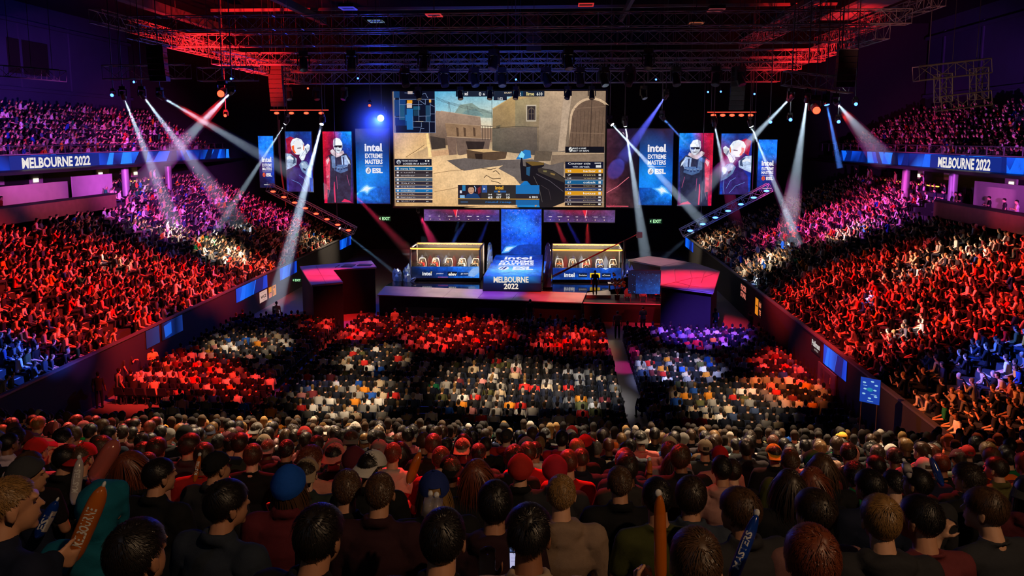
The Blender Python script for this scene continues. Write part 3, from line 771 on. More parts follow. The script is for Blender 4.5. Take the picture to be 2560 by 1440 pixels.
    for q in ([(1210, 445), (1216, 438), (1232, 447), (1252, 446)], [(1232, 430), (1240, 426), (1250, 436)], [(1204, 420), (1226, 424), (1240, 420)], [(1228, 452), (1246, 456), (1252, 460)]): a.line(q, 1.6, (60, 44, 32))
    # small crouched shape and blue ice
    a.poly([(1290, 398), (1300, 382), (1312, 374), (1326, 376), (1328, 394), (1310, 398)], (40, 120, 190)); a.poly([(1296, 392), (1304, 377), (1312, 386), (1308, 396)], (130, 215, 245))
    # rifle and sleeve
    a.poly([(1294, 518), (1290, 490), (1300, 462), (1312, 452), (1334, 454), (1352, 476), (1356, 518)], [(20, 120, 190), (24, 110, 180), (24, 100, 180), (28, 120, 196), (24, 90, 160), (18, 70, 130), (30, 140, 210)])
    a.poly([(1300, 410), (1303, 394), (1306, 394), (1308, 414), (1316, 416), (1314, 404), (1330, 404), (1360, 406), (1360, 414), (1352, 420), (1380, 424), (1412, 444), (1412, 505), (1380, 518), (1350, 518), (1334, 470), (1318, 452), (1304, 452), (1302, 430)], (26, 22, 28))
    a.poly([(1314, 404), (1330, 403), (1360, 406), (1359, 412), (1330, 414)], (110, 84, 40)); a.poly([(1316, 418), (1326, 416), (1324, 440), (1316, 436)], (40, 84, 120))
    a.poly([(1344, 421), (1352, 418), (1384, 428), (1411, 446), (1410, 456), (1380, 444), (1346, 430)], (58, 50, 44)); a.poly([(1358, 425), (1368, 426), (1366, 430), (1358, 429)], (120, 110, 70)); a.poly([(1376, 431), (1388, 434), (1386, 438), (1376, 435)], (140, 112, 64))
    a.line([(1340, 434), (1375, 452), (1408, 478)], 1.2, (92, 84, 92)); a.line([(1334, 440), (1348, 470), (1356, 505)], 1.2, (90, 84, 80)); a.line([(1352, 462), (1372, 474), (1378, 500)], 1.0, (70, 60, 64))
    a.poly([(1336, 506), (1342, 500), (1344, 512), (1338, 518)], (190, 140, 90))
    # mini map
    a.rect(985, 229, 1089, 332, (12, 16, 34)); a.rect(985, 229, 990, 332, (120, 120, 130))
    for (u0, v0, u1, v1, c) in [(987, 229, 1001, 245, (20, 60, 110)), (988, 250, 1016, 290, (16, 60, 120)), (1002, 290, 1030, 314, (14, 66, 128)), (989, 294, 1014, 314, (10, 40, 100)), (1018, 272, 1034, 324, (30, 108, 176)), (1015, 287, 1034, 302, (30, 110, 180)), (1035, 266, 1052, 275, (28, 84, 112)), (1002, 262, 1013, 300, (30, 84, 120)), (1066, 264, 1078, 304, (34, 70, 100)), (1019, 258, 1032, 270, (210, 190, 180)), (1036, 276, 1050, 290, (26, 60, 84))]:
        a.rect(u0, v0, u1, v1, c)
    a.rect(1020, 251, 1033, 259, (236, 160, 40)); a.rect(1075, 249, 1080, 257, (240, 170, 40)); a.rect(1022, 229, 1034, 236, (190, 170, 160)); a.rect(1040, 303, 1060, 304.5, (220, 190, 120))
    for q in ([(1001, 249), (1089, 249)], [(1000, 262), (1035, 262), (1058, 262)], [(1049, 232), (1049, 303)], [(1014, 233), (1035, 234), (1048, 240), (1066, 234), (1072, 246)], [(1035, 304), (1089, 305)], [(1034, 291), (1034, 318), (1055, 318), (1055, 306)], [(1049, 291), (1078, 290), (1078, 248)], [(1075, 305), (1075, 331)], [(1051, 331), (1053, 321), (1062, 321)], [(1001, 245), (1001, 300)], [(1078, 262), (1089, 268)], [(1078, 285), (1089, 285)], [(1067, 290), (1067, 303)], [(988, 293), (1014, 293)], [(1049, 250), (1066, 262), (1066, 249)]): a.line(q, 1.0, (120, 140, 180))
    a.line([(985, 332), (1090, 332), (1090, 262)], 1.0, (150, 160, 190))
    # top score bar
    a.rect(1142, 229, 1360, 243, (26, 34, 48)); a.rect(1235, 243, 1268, 252, (24, 30, 44)); a.rect(1282, 230, 1308, 243, (20, 60, 84))
    a.text('intel', 1151, 231, 1172, 240, (235, 235, 235), .02); a.text('0', 1199, 232, 1205, 241, (230, 230, 230), .02); a.text('6', 1209, 234, 1214, 240, (220, 220, 220), .02)
    a.text('ROUND', 1221, 232, 1237, 236, (190, 190, 200)); a.text('1:52', 1246, 245, 1258, 251, (220, 220, 220), .02); a.text('DUST', 1262, 232, 1280, 236, (220, 200, 170)); a.text('8', 1287, 233, 1292, 241, (230, 230, 230), .02); a.text('12', 1294, 233, 1303, 241, (230, 230, 230), .02)
    a.text('lime', 1316, 232, 1335, 241, (235, 215, 140), .02); a.text('610', 1341, 233, 1355, 241, (235, 235, 225), .02)
    # left team panel
    a.rect(986, 397, 1080, 414, (16, 18, 34)); a.ellipse(997, 405, 5.5, 5.5, (190, 195, 205)); a.ellipse(997.5, 406, 3.6, 3.6, (16, 18, 34)); a.ellipse(998, 405, 1.5, 1.5, (190, 195, 205))
    a.text('TEAM ROUND', 1004, 400, 1045, 404, (190, 190, 200)); a.text('LOSSES IN A ROW 1', 1008, 407, 1074, 411.5, (220, 220, 226), .02); a.rect(1064, 400, 1067, 404, (220, 220, 220)); a.rect(1070, 400, 1074, 404, (220, 220, 220))
    rows = [(417, 426, (14, 96, 150)), (427, 434.5, (48, 40, 46)), (434.5, 443, (66, 60, 64)), (445, 453.5, (70, 92, 110)), (454, 462, (44, 40, 54)), (463, 470.5, (50, 64, 96)), (473, 481, (16, 110, 176)), (482, 489, (52, 44, 58)), (489.5, 497, (70, 66, 76)), (500, 507, (38, 30, 40))]
    for k, (v0, v1, c) in enumerate(rows):
        a.rect(987 + k * .25, v0, 1082, v1, c); a.rect(992, v0 + 2, 997, v1 - 2, (214, 214, 220))
        a.text(['nova kite', 'rush', 'ember', 'hollow wy', 'tarn', 'sable', 'meridiano', 'brisk', 'lantern', 'quarry'][k], 1002, v0 + 2, 1038, v1 - 2, (225, 220, 200) if k in (0, 6) else (170, 166, 170), .01)
        a.rect(1066, v0 + 3, 1072, v0 + 4, (200, 200, 205)); a.rect(1066, v0 + 3, 1067, v1 - 2, (200, 200, 205))
    for v in (416, 444, 472, 498): a.rect(987, v - .4, 1083, v + .4, (215, 215, 225))
    # right team panel
    a.rect(1412, 366, 1507, 381, (14, 14, 22)); a.ellipse(1425, 373, 4.6, 6, (220, 220, 215)); a.line([(1422, 377), (1429, 368)], 1.4, (14, 14, 22)); a.text('MAKE A NAME', 1430, 368, 1463, 372, (215, 215, 215), .01); a.text('BEST OF MAPS', 1430, 374.5, 1470, 378.5, (215, 215, 215), .01)
    a.rect(1412, 403, 1505, 420, (16, 20, 42)); a.text('Counter side', 1419, 405, 1474, 410, (220, 220, 220), .01); a.text('economy', 1484, 405, 1500, 410, (220, 220, 220)); a.text('win streak', 1430, 413, 1472, 417.5, (200, 205, 215)); a.rect(1487, 412, 1500, 417.5, (220, 220, 220))
    rows = [(421, 431, (214, 148, 26)), (431.5, 440, (30, 26, 30)), (440, 447.5, (60, 56, 60)), (449, 459, (22, 92, 140)), (459.5, 467, (36, 30, 40)), (468, 475.5, (46, 66, 110)), (476, 486, (214, 148, 26)), (487, 494, (44, 38, 50)), (494.5, 502, (50, 46, 66)), (504, 512, (26, 18, 24))]
    for k, (v0, v1, c) in enumerate(rows):
        a.rect(1412, v0, 1505 - k * .3, v1, c); a.rect(1494, v0 + 2, 1500, v1 - 2, (220, 220, 220))
        a.text(['harbor', 'mint', 'vale', 'cobalt', 'osprey', 'ridge', 'lotus', 'fjord', 'pine', 'echo'][k], 1457, v0 + 2.5, 1487, v1 - 2.5, (240, 236, 225) if k in (0, 3, 6) else (190, 170, 120), .01)
        a.text(['94', '7', '128', '67', '71', '18', '43', '7', '12', '31'][k], 1418, v0 + 2.5, 1427, v1 - 2.5, (230, 230, 230), .01)
    for v in (448, 503): a.rect(1411, v - .4, 1506, v + .4, (190, 205, 225))
    # player strip
    a.rect(1147, 461, 1349, 511, (46, 42, 42)); a.rect(1147, 495.5, 1349, 497, (224, 160, 50)); a.rect(1291, 484, 1349, 495, (38, 34, 46)); a.rect(1291, 461, 1349, 483, (30, 110, 178)); a.rect(1291, 498, 1349, 511, (24, 96, 160))
    a.rect(1148, 462, 1205, 495, (34, 26, 40)); a.rect(1158, 462, 1166, 476, (40, 120, 170)); a.poly([(1162, 495), (1170, 484), (1182, 481), (1196, 484), (1203, 495)], (24, 60, 110)); a.ellipse(1180, 474, 7.5, 10, (196, 150, 120)); a.poly([(1173, 470), (1174, 463), (1182, 461), (1189, 465), (1188, 471), (1184, 467), (1176, 467)], (40, 28, 24)); a.line([(1188, 464), (1192, 470), (1190, 478)], 1.6, (170, 200, 235)); a.line([(1176, 480), (1183, 480)], 1.0, (130, 70, 60)); a.rect(1176, 472, 1178, 473, (40, 26, 22)); a.rect(1182, 472, 1184, 473, (40, 26, 22)); a.poly([(1196, 470), (1204, 464), (1204, 480), (1198, 484)], (120, 40, 44)); a.rect(1152, 475, 1157, 482, (220, 220, 230)); a.rect(1152, 487, 1164, 494, (130, 180, 220))
    a.rect(1207, 462, 1220, 480, (52, 84, 150)); a.poly([(1211, 468), (1216, 471), (1211, 474)], (220, 220, 220))
    a.text('intel', 1240, 463, 1260, 472.5, (232, 170, 50), .03); a.rect(1237, 475, 1267, 479.5, (44, 90, 150)); a.rect(1247, 475.5, 1252, 479, (220, 160, 50))
    a.text('04', 1222, 483, 1232, 487, (220, 220, 220), .01); a.text('63', 1222, 489, 1233, 495, (235, 235, 235), .03); a.text('TIME', 1243, 483, 1255, 487, (220, 220, 220), .01); a.text('017', 1243, 489, 1255, 495, (235, 235, 235), .03); a.text('EYE', 1267, 483, 1276, 487, (220, 220, 220), .01); a.text('10', 1268, 489, 1276, 495, (235, 235, 235), .03)
    a.text('6 BIG', 1324, 488, 1345, 493, (220, 220, 225), .02); a.text('round recap', 1216, 501, 1280, 507, (40, 110, 180)); a.rect(1154, 503, 1172, 504.5, (70, 120, 180))
    a.poly([(1162, 518), (1268, 511), (1300, 518)], (216, 172, 120), G)
screen('video_wall', 'huge central video screen showing a first person game in a dusty courtyard', 981.5, 229, 1509.5, 518, YSTAGE, big, 5, .4)

# ------------------------------------------------------------------ hanging LED banners
def logo(a, u0, v0, u1, k, red=False):
    """intel / EXTREME MASTERS / ESL stack; u0-u1 its width, v0 its top, k its unit height"""
    W = (238, 234, 240); w = u1 - u0
    a.text('intel', u0 + w * .01, v0, u1 - w * .03, v0 + 20 * k, W, .035); a.rect(u1 - w * .02, v0 + 18 * k, u1 + w * .01, v0 + 20 * k, W)
    a.text('EXTREME', u0 + w * .03, v0 + 25.5 * k, u1, v0 + 37 * k, W, .03); a.text('MASTERS', u0 + w * .03, v0 + 40 * k, u1, v0 + 51.5 * k, W, .03)
    a.rect(u0 + w * .03, v0 + 55.8 * k, u1, v0 + 57 * k, (210, 200, 200))
    c = (235, 90, 40) if red else W
    a.ellipse(u0 + w * .19, v0 + 68 * k, w * .15, 8 * k, c)
    a.line([(u0 + w * .13, v0 + 73 * k), (u0 + w * .25, v0 + 62 * k)], w * .035, (10, 40, 100)); a.line([(u0 + w * .2, v0 + 73 * k), (u0 + w * .28, v0 + 66 * k)], w * .03, (10, 40, 100))
    a.text('ESL', u0 + w * .42, v0 + 61.5 * k, u1, v0 + 74.5 * k, W, .05)
def sunrise(a, u0, v0, u1, v1, flip):
    w, h = u1 - u0, v1 - v0
    X = (lambda t: u1 - w * t) if flip else (lambda t: u0 + w * t)
    Y = lambda t: v0 + h * t
    top = [(72, 74, 104), (50, 52, 84), (64, 66, 98), (40, 44, 80)] if not flip else [(40, 24, 44), (30, 24, 60), (44, 20, 40), (24, 28, 70)]
    a.grad(u0, v0, u1, v1, [top, [(24, 50, 104), (30, 66, 130), (26, 60, 124), (30, 40, 90)], [(12, 70, 150), (14, 84, 176), (12, 80, 170), (14, 60, 140)], [(14, 120, 220), (20, 140, 236), (14, 120, 220), (10, 90, 190)], [(16, 120, 226), (22, 130, 236), (14, 100, 206), (10, 70, 160)], [(6, 60, 150), (6, 70, 166), (5, 60, 150), (5, 46, 120)]], 1)
    a.poly([(X(0), Y(.9)), (X(0), Y(.865)), (X(.22), Y(.79)), (X(.5), Y(.765)), (X(.75), Y(.77)), (X(1), Y(.77)), (X(1), Y(1)), (X(0), Y(1))], [(14, 110, 210), (90, 190, 250), (30, 130, 230), (20, 110, 215), (10, 80, 180), (8, 60, 150), (4, 36, 100), (6, 60, 150)], 2)
    for s, c in ((1.0, (60, 160, 245)), (.72, (150, 215, 255)), (.45, (235, 245, 255))):
        cx, cyy = X(.3), Y(.80)
        a.poly([(X(.3 - .30 * s), Y(.80 + .062 * s)), (X(.3 - .12 * s), Y(.80 - .035 * s)), (X(.3 + .02), Y(.80 - .07 * s)), (X(.3 + .12 * s), Y(.80 - .035 * s)), (X(.3 + .3 * s), Y(.80 - .024 * s)), (X(.3 + .12 * s), Y(.80 + .03 * s)), (X(.3 + .02), Y(.80 + .09 * s)), (X(.3 - .1 * s), Y(.80 + .05 * s))], c)
    a.dots(u0 + 2, Y(.8), u1 - 2, v1 - 2, 40, (120, 190, 250), .5)
def visor_figure(a, u0, v0, u1, v1, flip, red_left):
    """a plain padded fighter with a blank mask, made up for this wall"""
    w, h = u1 - u0, v1 - v0
    f = (lambda s, t: (u1 - w * s, v0 + h * t)) if flip else (lambda s, t: (u0 + w * s, v0 + h * t))
    PP = lambda pts, c, m=0: a.poly([f(*p) for p in pts], c, m)
    a.grad(u0, v0, u1, v1, [[(20, 90, 190), (16, 40, 110), (16, 60, 150)], [(120, 20, 60), (70, 10, 50), (20, 30, 110)], [(40, 14, 70), (30, 14, 80), (14, 40, 140)], [(10, 60, 170), (24, 20, 90), (14, 70, 190)]], 2)
    a.dots(u0 + 2, v0 + 2, u1 - 2, v1 - 2, 36, (110, 170, 240), .6)
    PP([(.02, .12), (.2, .08), (.4, .12), (.3, .3), (.1, .36)], (150, 20, 50), 2)
    PP([(0.05, 1), (.1, .7), (.3, .58), (.6, .62), (.85, .74), (.92, 1)], (44, 30, 92), 2)
    PP([(.5, .55), (.62, .48), (.8, .5), (.95, .62), (.98, .78), (.8, .74), (.6, .66)], (96, 120, 160), 2)
    PP([(.56, .52), (.72, .5), (.86, .58), (.74, .62), (.6, .6)], (160, 184, 212))
    PP([(0, .36), (.2, .37), (.42, .45), (.4, .55), (.2, .6), (0, .64)], (150, 168, 196), 2)
    PP([(.18, .38), (.36, .42), (.38, .52), (.26, .54), (.3, .46)], (60, 76, 110))
    PP([(.24, .3), (.2, .2), (.28, .13), (.44, .1), (.62, .13), (.72, .2), (.7, .32), (.6, .38), (.4, .38)], (200, 208, 220), 2)
    PP([(.26, .3), (.24, .24), (.36, .22), (.4, .36), (.34, .36)], (230, 90, 40), 2)
    PP([(.34, .3), (.34, .18), (.48, .14), (.6, .18), (.62, .3), (.52, .37), (.42, .36)], (238, 238, 242))
    PP([(.46, .27), (.6, .26), (.6, .28), (.46, .285)], (110, 100, 110))
    PP([(.52, .42), (.6, .32), (.72, .25), (.86, .2), (.94, .23), (.92, .3), (.78, .38), (.7, .47), (.6, .48)], (206, 214, 226), 2)
    PP([(.74, .28), (.78, .27), (.84, .34), (.8, .36)], (120, 130, 160))
    PP([(.04, .42), (.16, .4), (.3, .44), (.3, .47), (.14, .45), (.04, .47)], (232, 238, 248)); PP([(.3, .13), (.44, .105), (.56, .12), (.46, .125), (.34, .16)], (250, 250, 252)); PP([(.7, .2), (.73, .26), (.71, .32), (.68, .3)], (225, 110, 50))
    PP([(.6, .53), (.66, .52), (.68, .56), (.62, .56)], (205, 220, 240)); PP([(.8, .6), (.9, .63), (.92, .68), (.84, .66)], (196, 214, 240)); PP([(.66, .6), (.76, .63), (.74, .66), (.66, .63)], (30, 40, 80))
    for q in ([(.56, .44), (.66, .36), (.8, .28)], [(.04, .5), (.2, .52), (.36, .5)], [(.24, .3), (.3, .36), (.4, .38)]): a.line([f(*p) for p in q], .8, (90, 104, 140))
    for q in ([(.5, .72), (.68, .78), (.8, .9)], [(.2, .8), (.5, .86), (.7, .98)], [(.88, .74), (.9, .88), (.86, .99)]): a.line([f(*p) for p in q], .9, (110, 150, 230))
def guard_figure(a, u0, v0, u1, v1, flip):
    """a plain man in dark sunglasses and a tactical vest, made up for this wall"""
    w, h = u1 - u0, v1 - v0
    f = (lambda s, t: (u1 - w * s, v0 + h * t)) if flip else (lambda s, t: (u0 + w * s, v0 + h * t))
    PP = lambda pts, c, m=0: a.poly([f(*p) for p in pts], c, m)
    L, Rr = [(200, 18, 44), (150, 16, 70), (16, 110, 220), (30, 150, 240)], [(190, 14, 40), (70, 10, 50), (14, 40, 120), (16, 70, 180)]
    rows = [L, Rr, [(170, 14, 44), (40, 12, 50), (14, 24, 80), (14, 50, 130)], [(150, 16, 60), (90, 14, 60), (50, 20, 80), (40, 40, 110)], [(210, 16, 60), (200, 14, 60), (110, 16, 70), (90, 14, 60)]]
    if flip: rows = [r[::-1] for r in rows]
    a.grad(u0, v0, u1, v1, rows, 2)
    a.dots(u0 + 2, v0 + 2, u1 - 2, v1 * .5 + v0 * .5, 34, (230, 200, 240), .5)
    PP([(.1, 1), (.14, .62), (.08, .44), (.1, .36), (.3, .3), (.44, .32), (.62, .32), (.8, .3), (.98, .4), (.96, .62), (.9, 1)], (36, 38, 60), 2)
    PP([(.08, .52), (.08, .38), (.2, .34), (.24, .4), (.22, .6), (.2, .82), (.1, .8)], (190, 60, 84), 2)
    PP([(.28, .34), (.4, .33), (.46, .4), (.42, .52), (.3, .5)], (84, 104, 140), 2); PP([(.62, .34), (.8, .32), (.92, .42), (.8, .5), (.66, .5)], (130, 150, 186), 2)
    PP([(.36, .46), (.82, .46), (.86, .54), (.6, .58), (.38, .54)], (70, 96, 140), 2)
    PP([(.24, .27), (.34, .24), (.5, .3), (.7, .26), (.74, .3), (.6, .34), (.46, .36), (.3, .31)], (190, 170, 180), 2)
    PP([(.36, .18), (.38, .11), (.48, .085), (.6, .1), (.68, .16), (.68, .22), (.64, .27), (.56, .3), (.48, .29), (.4, .25)], (206, 212, 224), 2)
    PP([(.38, .19), (.67, .19), (.66, .22), (.56, .225), (.53, .205), (.5, .22), (.4, .22)], (24, 24, 40)); PP([(.49, .255), (.6, .255), (.58, .265), (.5, .265)], (110, 100, 120))
    PP([(.36, .18), (.4, .1), (.46, .088), (.42, .2)], (150, 150, 170), 2)
    PP([(.34, .8), (.36, .7), (.38, .7), (.4, .99), (.36, .99)], (240, 60, 110)); PP([(.6, .98), (.7, .94), (.86, .96), (.96, .99)], (230, 50, 100))
    PP([(.1, .4), (.2, .36), (.22, .4), (.14, .46)], (240, 190, 200)); PP([(.1, .62), (.2, .6), (.2, .63), (.11, .65)], (230, 130, 150)); PP([(.42, .36), (.47, .36), (.49, .48), (.45, .48)], (40, 48, 84)); PP([(.68, .35), (.73, .35), (.74, .46), (.7, .47)], (44, 54, 92))
    for (x_, y_) in ((.4, .49), (.5, .5), (.6, .5), (.7, .49), (.78, .48)): PP([(x_, y_), (x_ + .07, y_), (x_ + .07, y_ + .035), (x_, y_ + .035)], (46, 66, 110)); PP([(x_, y_), (x_ + .07, y_), (x_ + .06, y_ + .008), (x_, y_ + .008)], (150, 176, 215))
    PP([(.78, .34), (.92, .4), (.95, .46), (.88, .42)], (215, 228, 245)); PP([(.5, .1), (.6, .11), (.66, .16), (.58, .13)], (246, 248, 252)); PP([(.53, .225), (.56, .23), (.57, .25), (.53, .25)], (232, 234, 240)); PP([(.28, .26), (.36, .245), (.4, .28), (.34, .3)], (228, 214, 222))
    for q in ([(.2, .6), (.22, .8), (.14, .92)], [(.82, .6), (.9, .75)], [(.46, .62), (.48, .8)]): a.line([f(*p) for p in q], .9, (190, 90, 140))
def small_logo(a, u0, v0, u1, v1, flip):
    cols = [[(20, 90, 200), (26, 110, 230)], [(24, 110, 226), (30, 130, 240)], [(60, 20, 60), (20, 70, 190)], [(24, 14, 50), (14, 50, 150)], [(14, 16, 44), (10, 24, 80)]]
    a.grad(u0, v0, u1, v1, [r[::-1] if flip else r for r in cols], 2); a.dots(u0 + 1, v0 + 1, u1 - 1, v1 - 60, 24, (170, 210, 250), .6)
    logo(a, u0 + 8, v0 + 52, u1 - 6, .66, True)
    a.rect(u0 + 12, v1 - 8, u1 - 8, v1 - 6.6, (200, 200, 205)); a.rect(u0 + 20, v1 - 12, u1 - 18, v1 - 11.2, (150, 150, 160))
YB = 62.0
def sunpanel(a, u0, v0, u1, v1, flip, lu0, lv0, lu1, k):
    sunrise(a, u0, v0, u1, v1, flip); logo(a, lu0, lv0, lu1, k)
BAN = [('slim blue logo banner at the far left of the stage', 645, 340, 687, 469, 61, lambda a: small_logo(a, 645, 340, 687, 469, False)),
       ('banner with a pale masked padded figure on blue, left of stage', 712, 329, 783, 479, 62, lambda a: visor_figure(a, 712, 329, 783, 479, False, True)),
       ('red and blue banner with a vest wearing guard in dark glasses, left of stage', 806, 329, 883, 508, 63, lambda a: guard_figure(a, 806, 329, 883, 508, False)),
       ('blue banner reading intel EXTREME MASTERS ESL left of the central screen', 888, 322, 975, 509, 64, lambda a: sunpanel(a, 888, 322, 975, 509, False, 911, 358, 958, 1.0)),
       ('blue banner reading intel EXTREME MASTERS ESL right of the central screen', 1600, 322, 1679, 513, 64, lambda a: sunpanel(a, 1600, 322, 1679, 513, True, 1618.5, 360, 1663, 1.0)),
       ('red and blue banner with a vest wearing guard in dark glasses, right of stage', 1699, 333, 1778, 514, 63, lambda a: guard_figure(a, 1699, 333, 1778, 514, True)),
       ('banner with a pale masked padded figure on blue, right of stage', 1804, 334, 1875, 486, 62, lambda a: visor_figure(a, 1804, 334, 1875, 486, True, False)),
       ('slim blue logo banner at the far right of the stage', 1897, 349, 1938, 478, 61, lambda a: small_logo(a, 1897, 349, 1938, 478, True))]
for lab, u0, v0, u1, v1, y, d in BAN:
    screen('led_banner', lab, u0, v0, u1, v1, y, d, 1.5, .12, 'led banners beside the stage')
def dim_red(a):
    a.grad(1518, 322, 1598, 519, [[(60, 30, 44), (30, 16, 44), (20, 12, 40)], [(50, 22, 34), (24, 12, 30), (16, 10, 30)], [(60, 24, 36), (34, 14, 26), (14, 8, 18)], [(110, 50, 62), (40, 16, 26), (12, 8, 14)], [(90, 30, 44), (50, 26, 30), (30, 22, 26)]], 2)
    a.line([(1519, 482), (1545, 466), (1572, 442)], 1.6, (230, 120, 130)); a.line([(1519, 516), (1548, 515.5), (1572, 516)], 2.2, (240, 90, 110)); a.dots(1519, 510, 1560, 519, 20, (220, 60, 80), .7); a.line([(1555, 330), (1559, 336)], 1.6, (200, 170, 190))
screen('led_screen', 'dim red streaked LED panel between the central screen and the right logo banner', 1518, 322, 1598, 519, 64.3, dim_red, 1.5, .12)
def strip(a, u0, v0, u1, v1, flip):
    cols = [[(80, 50, 100), (110, 24, 60), (140, 20, 60), (70, 60, 120)], [(90, 60, 120), (50, 20, 60), (60, 24, 80), (50, 40, 110)], [(90, 70, 130), (60, 30, 80), (60, 30, 90), (50, 50, 120)]]
    a.grad(u0, v0, u1, v1, [r[::-1] if flip else r for r in cols], 2); a.dots(u0 + 2, v0 + 2, u1 - 2, v1 - 2, 70, (190, 150, 220), .5)
    c = u0 + (u1 - u0) * (.44 if not flip else .6)
    a.poly([(c - 10, v0), (c + 2, v0), (c - 2, v0 + 22)], (230, 30, 60)); a.line([(c + 1, v0), (c - 3, v0 + 20)], .9, (240, 220, 240))
    for k in range(7): u = u0 + 12 + k * (u1 - u0 - 20) / 7; a.rect(u, v0 + 16.5, u + random.uniform(3, 12), v0 + 17.8, (225, 210, 225)); a.ellipse(u + 4, v0 + 25, 1.3, 1.3, (240, 200, 180), 0, 8)
screen('led_strip_screen', 'low wide purple LED strip hanging under the left half of the central screen', 1060, 523.5, 1248, 553, 64.6, lambda a: strip(a, 1060, 523.5, 1248, 553, False), 1.5, .12)
screen('led_strip_screen', 'low wide purple LED strip hanging under the right half of the central screen', 1360, 525, 1537, 556, 64.6, lambda a: strip(a, 1360, 525, 1537, 556, True), 1.5, .12)
def column(a):
    a.grad(1253, 523, 1353, 637, [[(14, 60, 180), (16, 80, 210), (30, 60, 190)], [(14, 80, 210), (30, 120, 240), (20, 60, 190)], [(10, 50, 170), (14, 80, 220), (14, 60, 190)], [(10, 60, 190), (20, 110, 240), (10, 50, 160)]], 2)
    a.dots(1255, 525, 1351, 620, 150, (170, 205, 250), .65)
    a.poly([(1253, 634), (1253, 630), (1275, 619), (1300, 612), (1325, 610), (1353, 612), (1353, 637), (1253, 637)], (8, 50, 150), 2)
    for s, c in ((1, (80, 170, 250)), (.6, (210, 235, 255))): a.poly([(1270 - 17 * s, 623 + 11 * s), (1270 - 6 * s, 623 - 6 * s), (1270 + 4 * s, 623 - 8 * s), (1270 + 24 * s, 623 - 9 * s), (1270 + 8 * s, 623 + 2 * s), (1270 + 2 * s, 623 + 8 * s)], c)
    a.dots(1275, 525, 1320, 533, 30, (220, 180, 240), .7)
yc = (ta.y + tb.y) / 2
screen('led_column', 'tall blue starry LED panel standing at the back of the walkway', 1253, 523, 1353, 636.5, min(yc, 67) + .05, column, 1.5, .2)

# ------------------------------------------------------------------ player booths
def booth(u0, u1, vt, vd, vb, side, draw):
    yf = on_z((u0 + u1) / 2, vb, ZS + .12).y
    A, B_ = on_y(u0, vb, yf), on_y(u1, vb, yf)
    x0, x1, z0 = A.x, B_.x, ZS
    zt = on_y(u0, vt, yf).z; zd = on_y(u0, vd, yf).z
    D = 2.9
    root = thing('player_booth', 'glass player booth with amber lit roof rails on the %s of the stage' % side, 'booth', ((x0 + x1) / 2, yf, z0), 'player booths')
    b = MB(); b.box((x0, yf, z0), (x1, yf + D, z0 + .12)); adopt(b.build('plinth', M['gloss']), root)
    for (x, y) in ((x0, yf), (x1, yf), (x0, yf + D), (x1, yf + D)):
        b = MB(); b.box((x - .05, y - .05, z0 + .12), (x + .05, y + .05, zt)); adopt(b.build('post', M['alu']), root)
    for y, nm in ((yf, 0), (yf + D, 1)):
        b = MB(); b.box((x0 - .05, y - .07, zt), (x1 + .05, y + .07, zt + .14)); adopt(b.build('roof_rail', M['steel']), root)
        b = MB(); b.box((x0 + .02, y - .10, zt + .03), (x1 - .02, y - .07, zt + .11)); b.box((x0 + .1, y + .02, zt - .03), (x1 - .1, y + .06, zt)); adopt(b.build('light_strip', M['amber']), root)
    for x in (x0, x1): b = MB(); b.box((x - .05, yf, zt + .02), (x + .05, yf + D, zt + .12)); adopt(b.build('side_rail', M['steel']), root)
    b = MB(); b.box((x0 + .05, yf + D + .02, z0 + .12), (x1 - .05, yf + D + .06, zt)); adopt(b.build('rear_wall', M['plastic']), root)
    b = MB(); b.box((x0 + .05, yf - .012, zd), (x1 - .05, yf, zt)); adopt(b.build('front_pane', M['glass']), root)
    b = MB(); b.box((x0 + .05, yf - .02, z0 + .1), (x1 - .05, yf + .03, zd)); adopt(b.build('fascia', M['black']), root)
    a = Art(lambda u, v: on_y(u, v, yf - .025), (0, -1, 0)); draw(a); adopt(a.build('fascia_display', LEDM), root)
    # booth lamps hang inside (they light the players)
    for k in range(2):
        l = bpy.data.lights.new('booth_lamp', 'AREA'); l.shape = 'RECTANGLE'; l.size = (x1 - x0) * .9; l.size_y = .12; l.energy = 520 if k == 0 else 260; l.color = (1, .72, .45)
        o = bpy.data.objects.new('booth_lamp', l); COL.objects.link(o); o.location = ((x0 + x1) / 2, yf + (.25 if k == 0 else D - .3), zt - .06); o.rotation_euler = (math.radians(38 if k == 0 else -30), 0, 0)
    return root, x0, x1, yf, z0, zd, zt
def fl_left(a):
    u0, u1, v0, v1 = 1029, 1199, 666.5, 695
    a.grad(u0, v0, u1, v1, [[(8, 20, 50), (10, 60, 150), (16, 80, 190), (40, 110, 220), (90, 150, 220)], [(8, 16, 34), (8, 30, 80), (10, 40, 110), (20, 80, 180), (70, 130, 210)], [(20, 24, 50), (16, 24, 60), (14, 50, 120), (20, 90, 190), (50, 120, 210)]], 2)
    a.poly([(1165, 690), (1180, 672), (1198, 667), (1199, 680), (1185, 692)], (130, 170, 225), 1)
    a.text('intel', 1056, 679, 1079, 688.5, (235, 235, 240), .03); a.text('predator', 1091.5, 682, 1109, 686, (225, 225, 235), .02); a.rect(1119, 679, 1143, 689, (20, 22, 40)); a.text('elev', 1121, 681, 1142, 689, (240, 235, 225), .04); a.rect(1144, 680, 1171, 690, (16, 50, 110)); a.text('JB Hi Fi', 1152, 682.5, 1170, 687, (220, 225, 235), .02); a.text('r', 1077, 678.5, 1081, 684, (225, 190, 70), .02)
    a.rect(1095, 692, 1120, 693, (220, 90, 150))
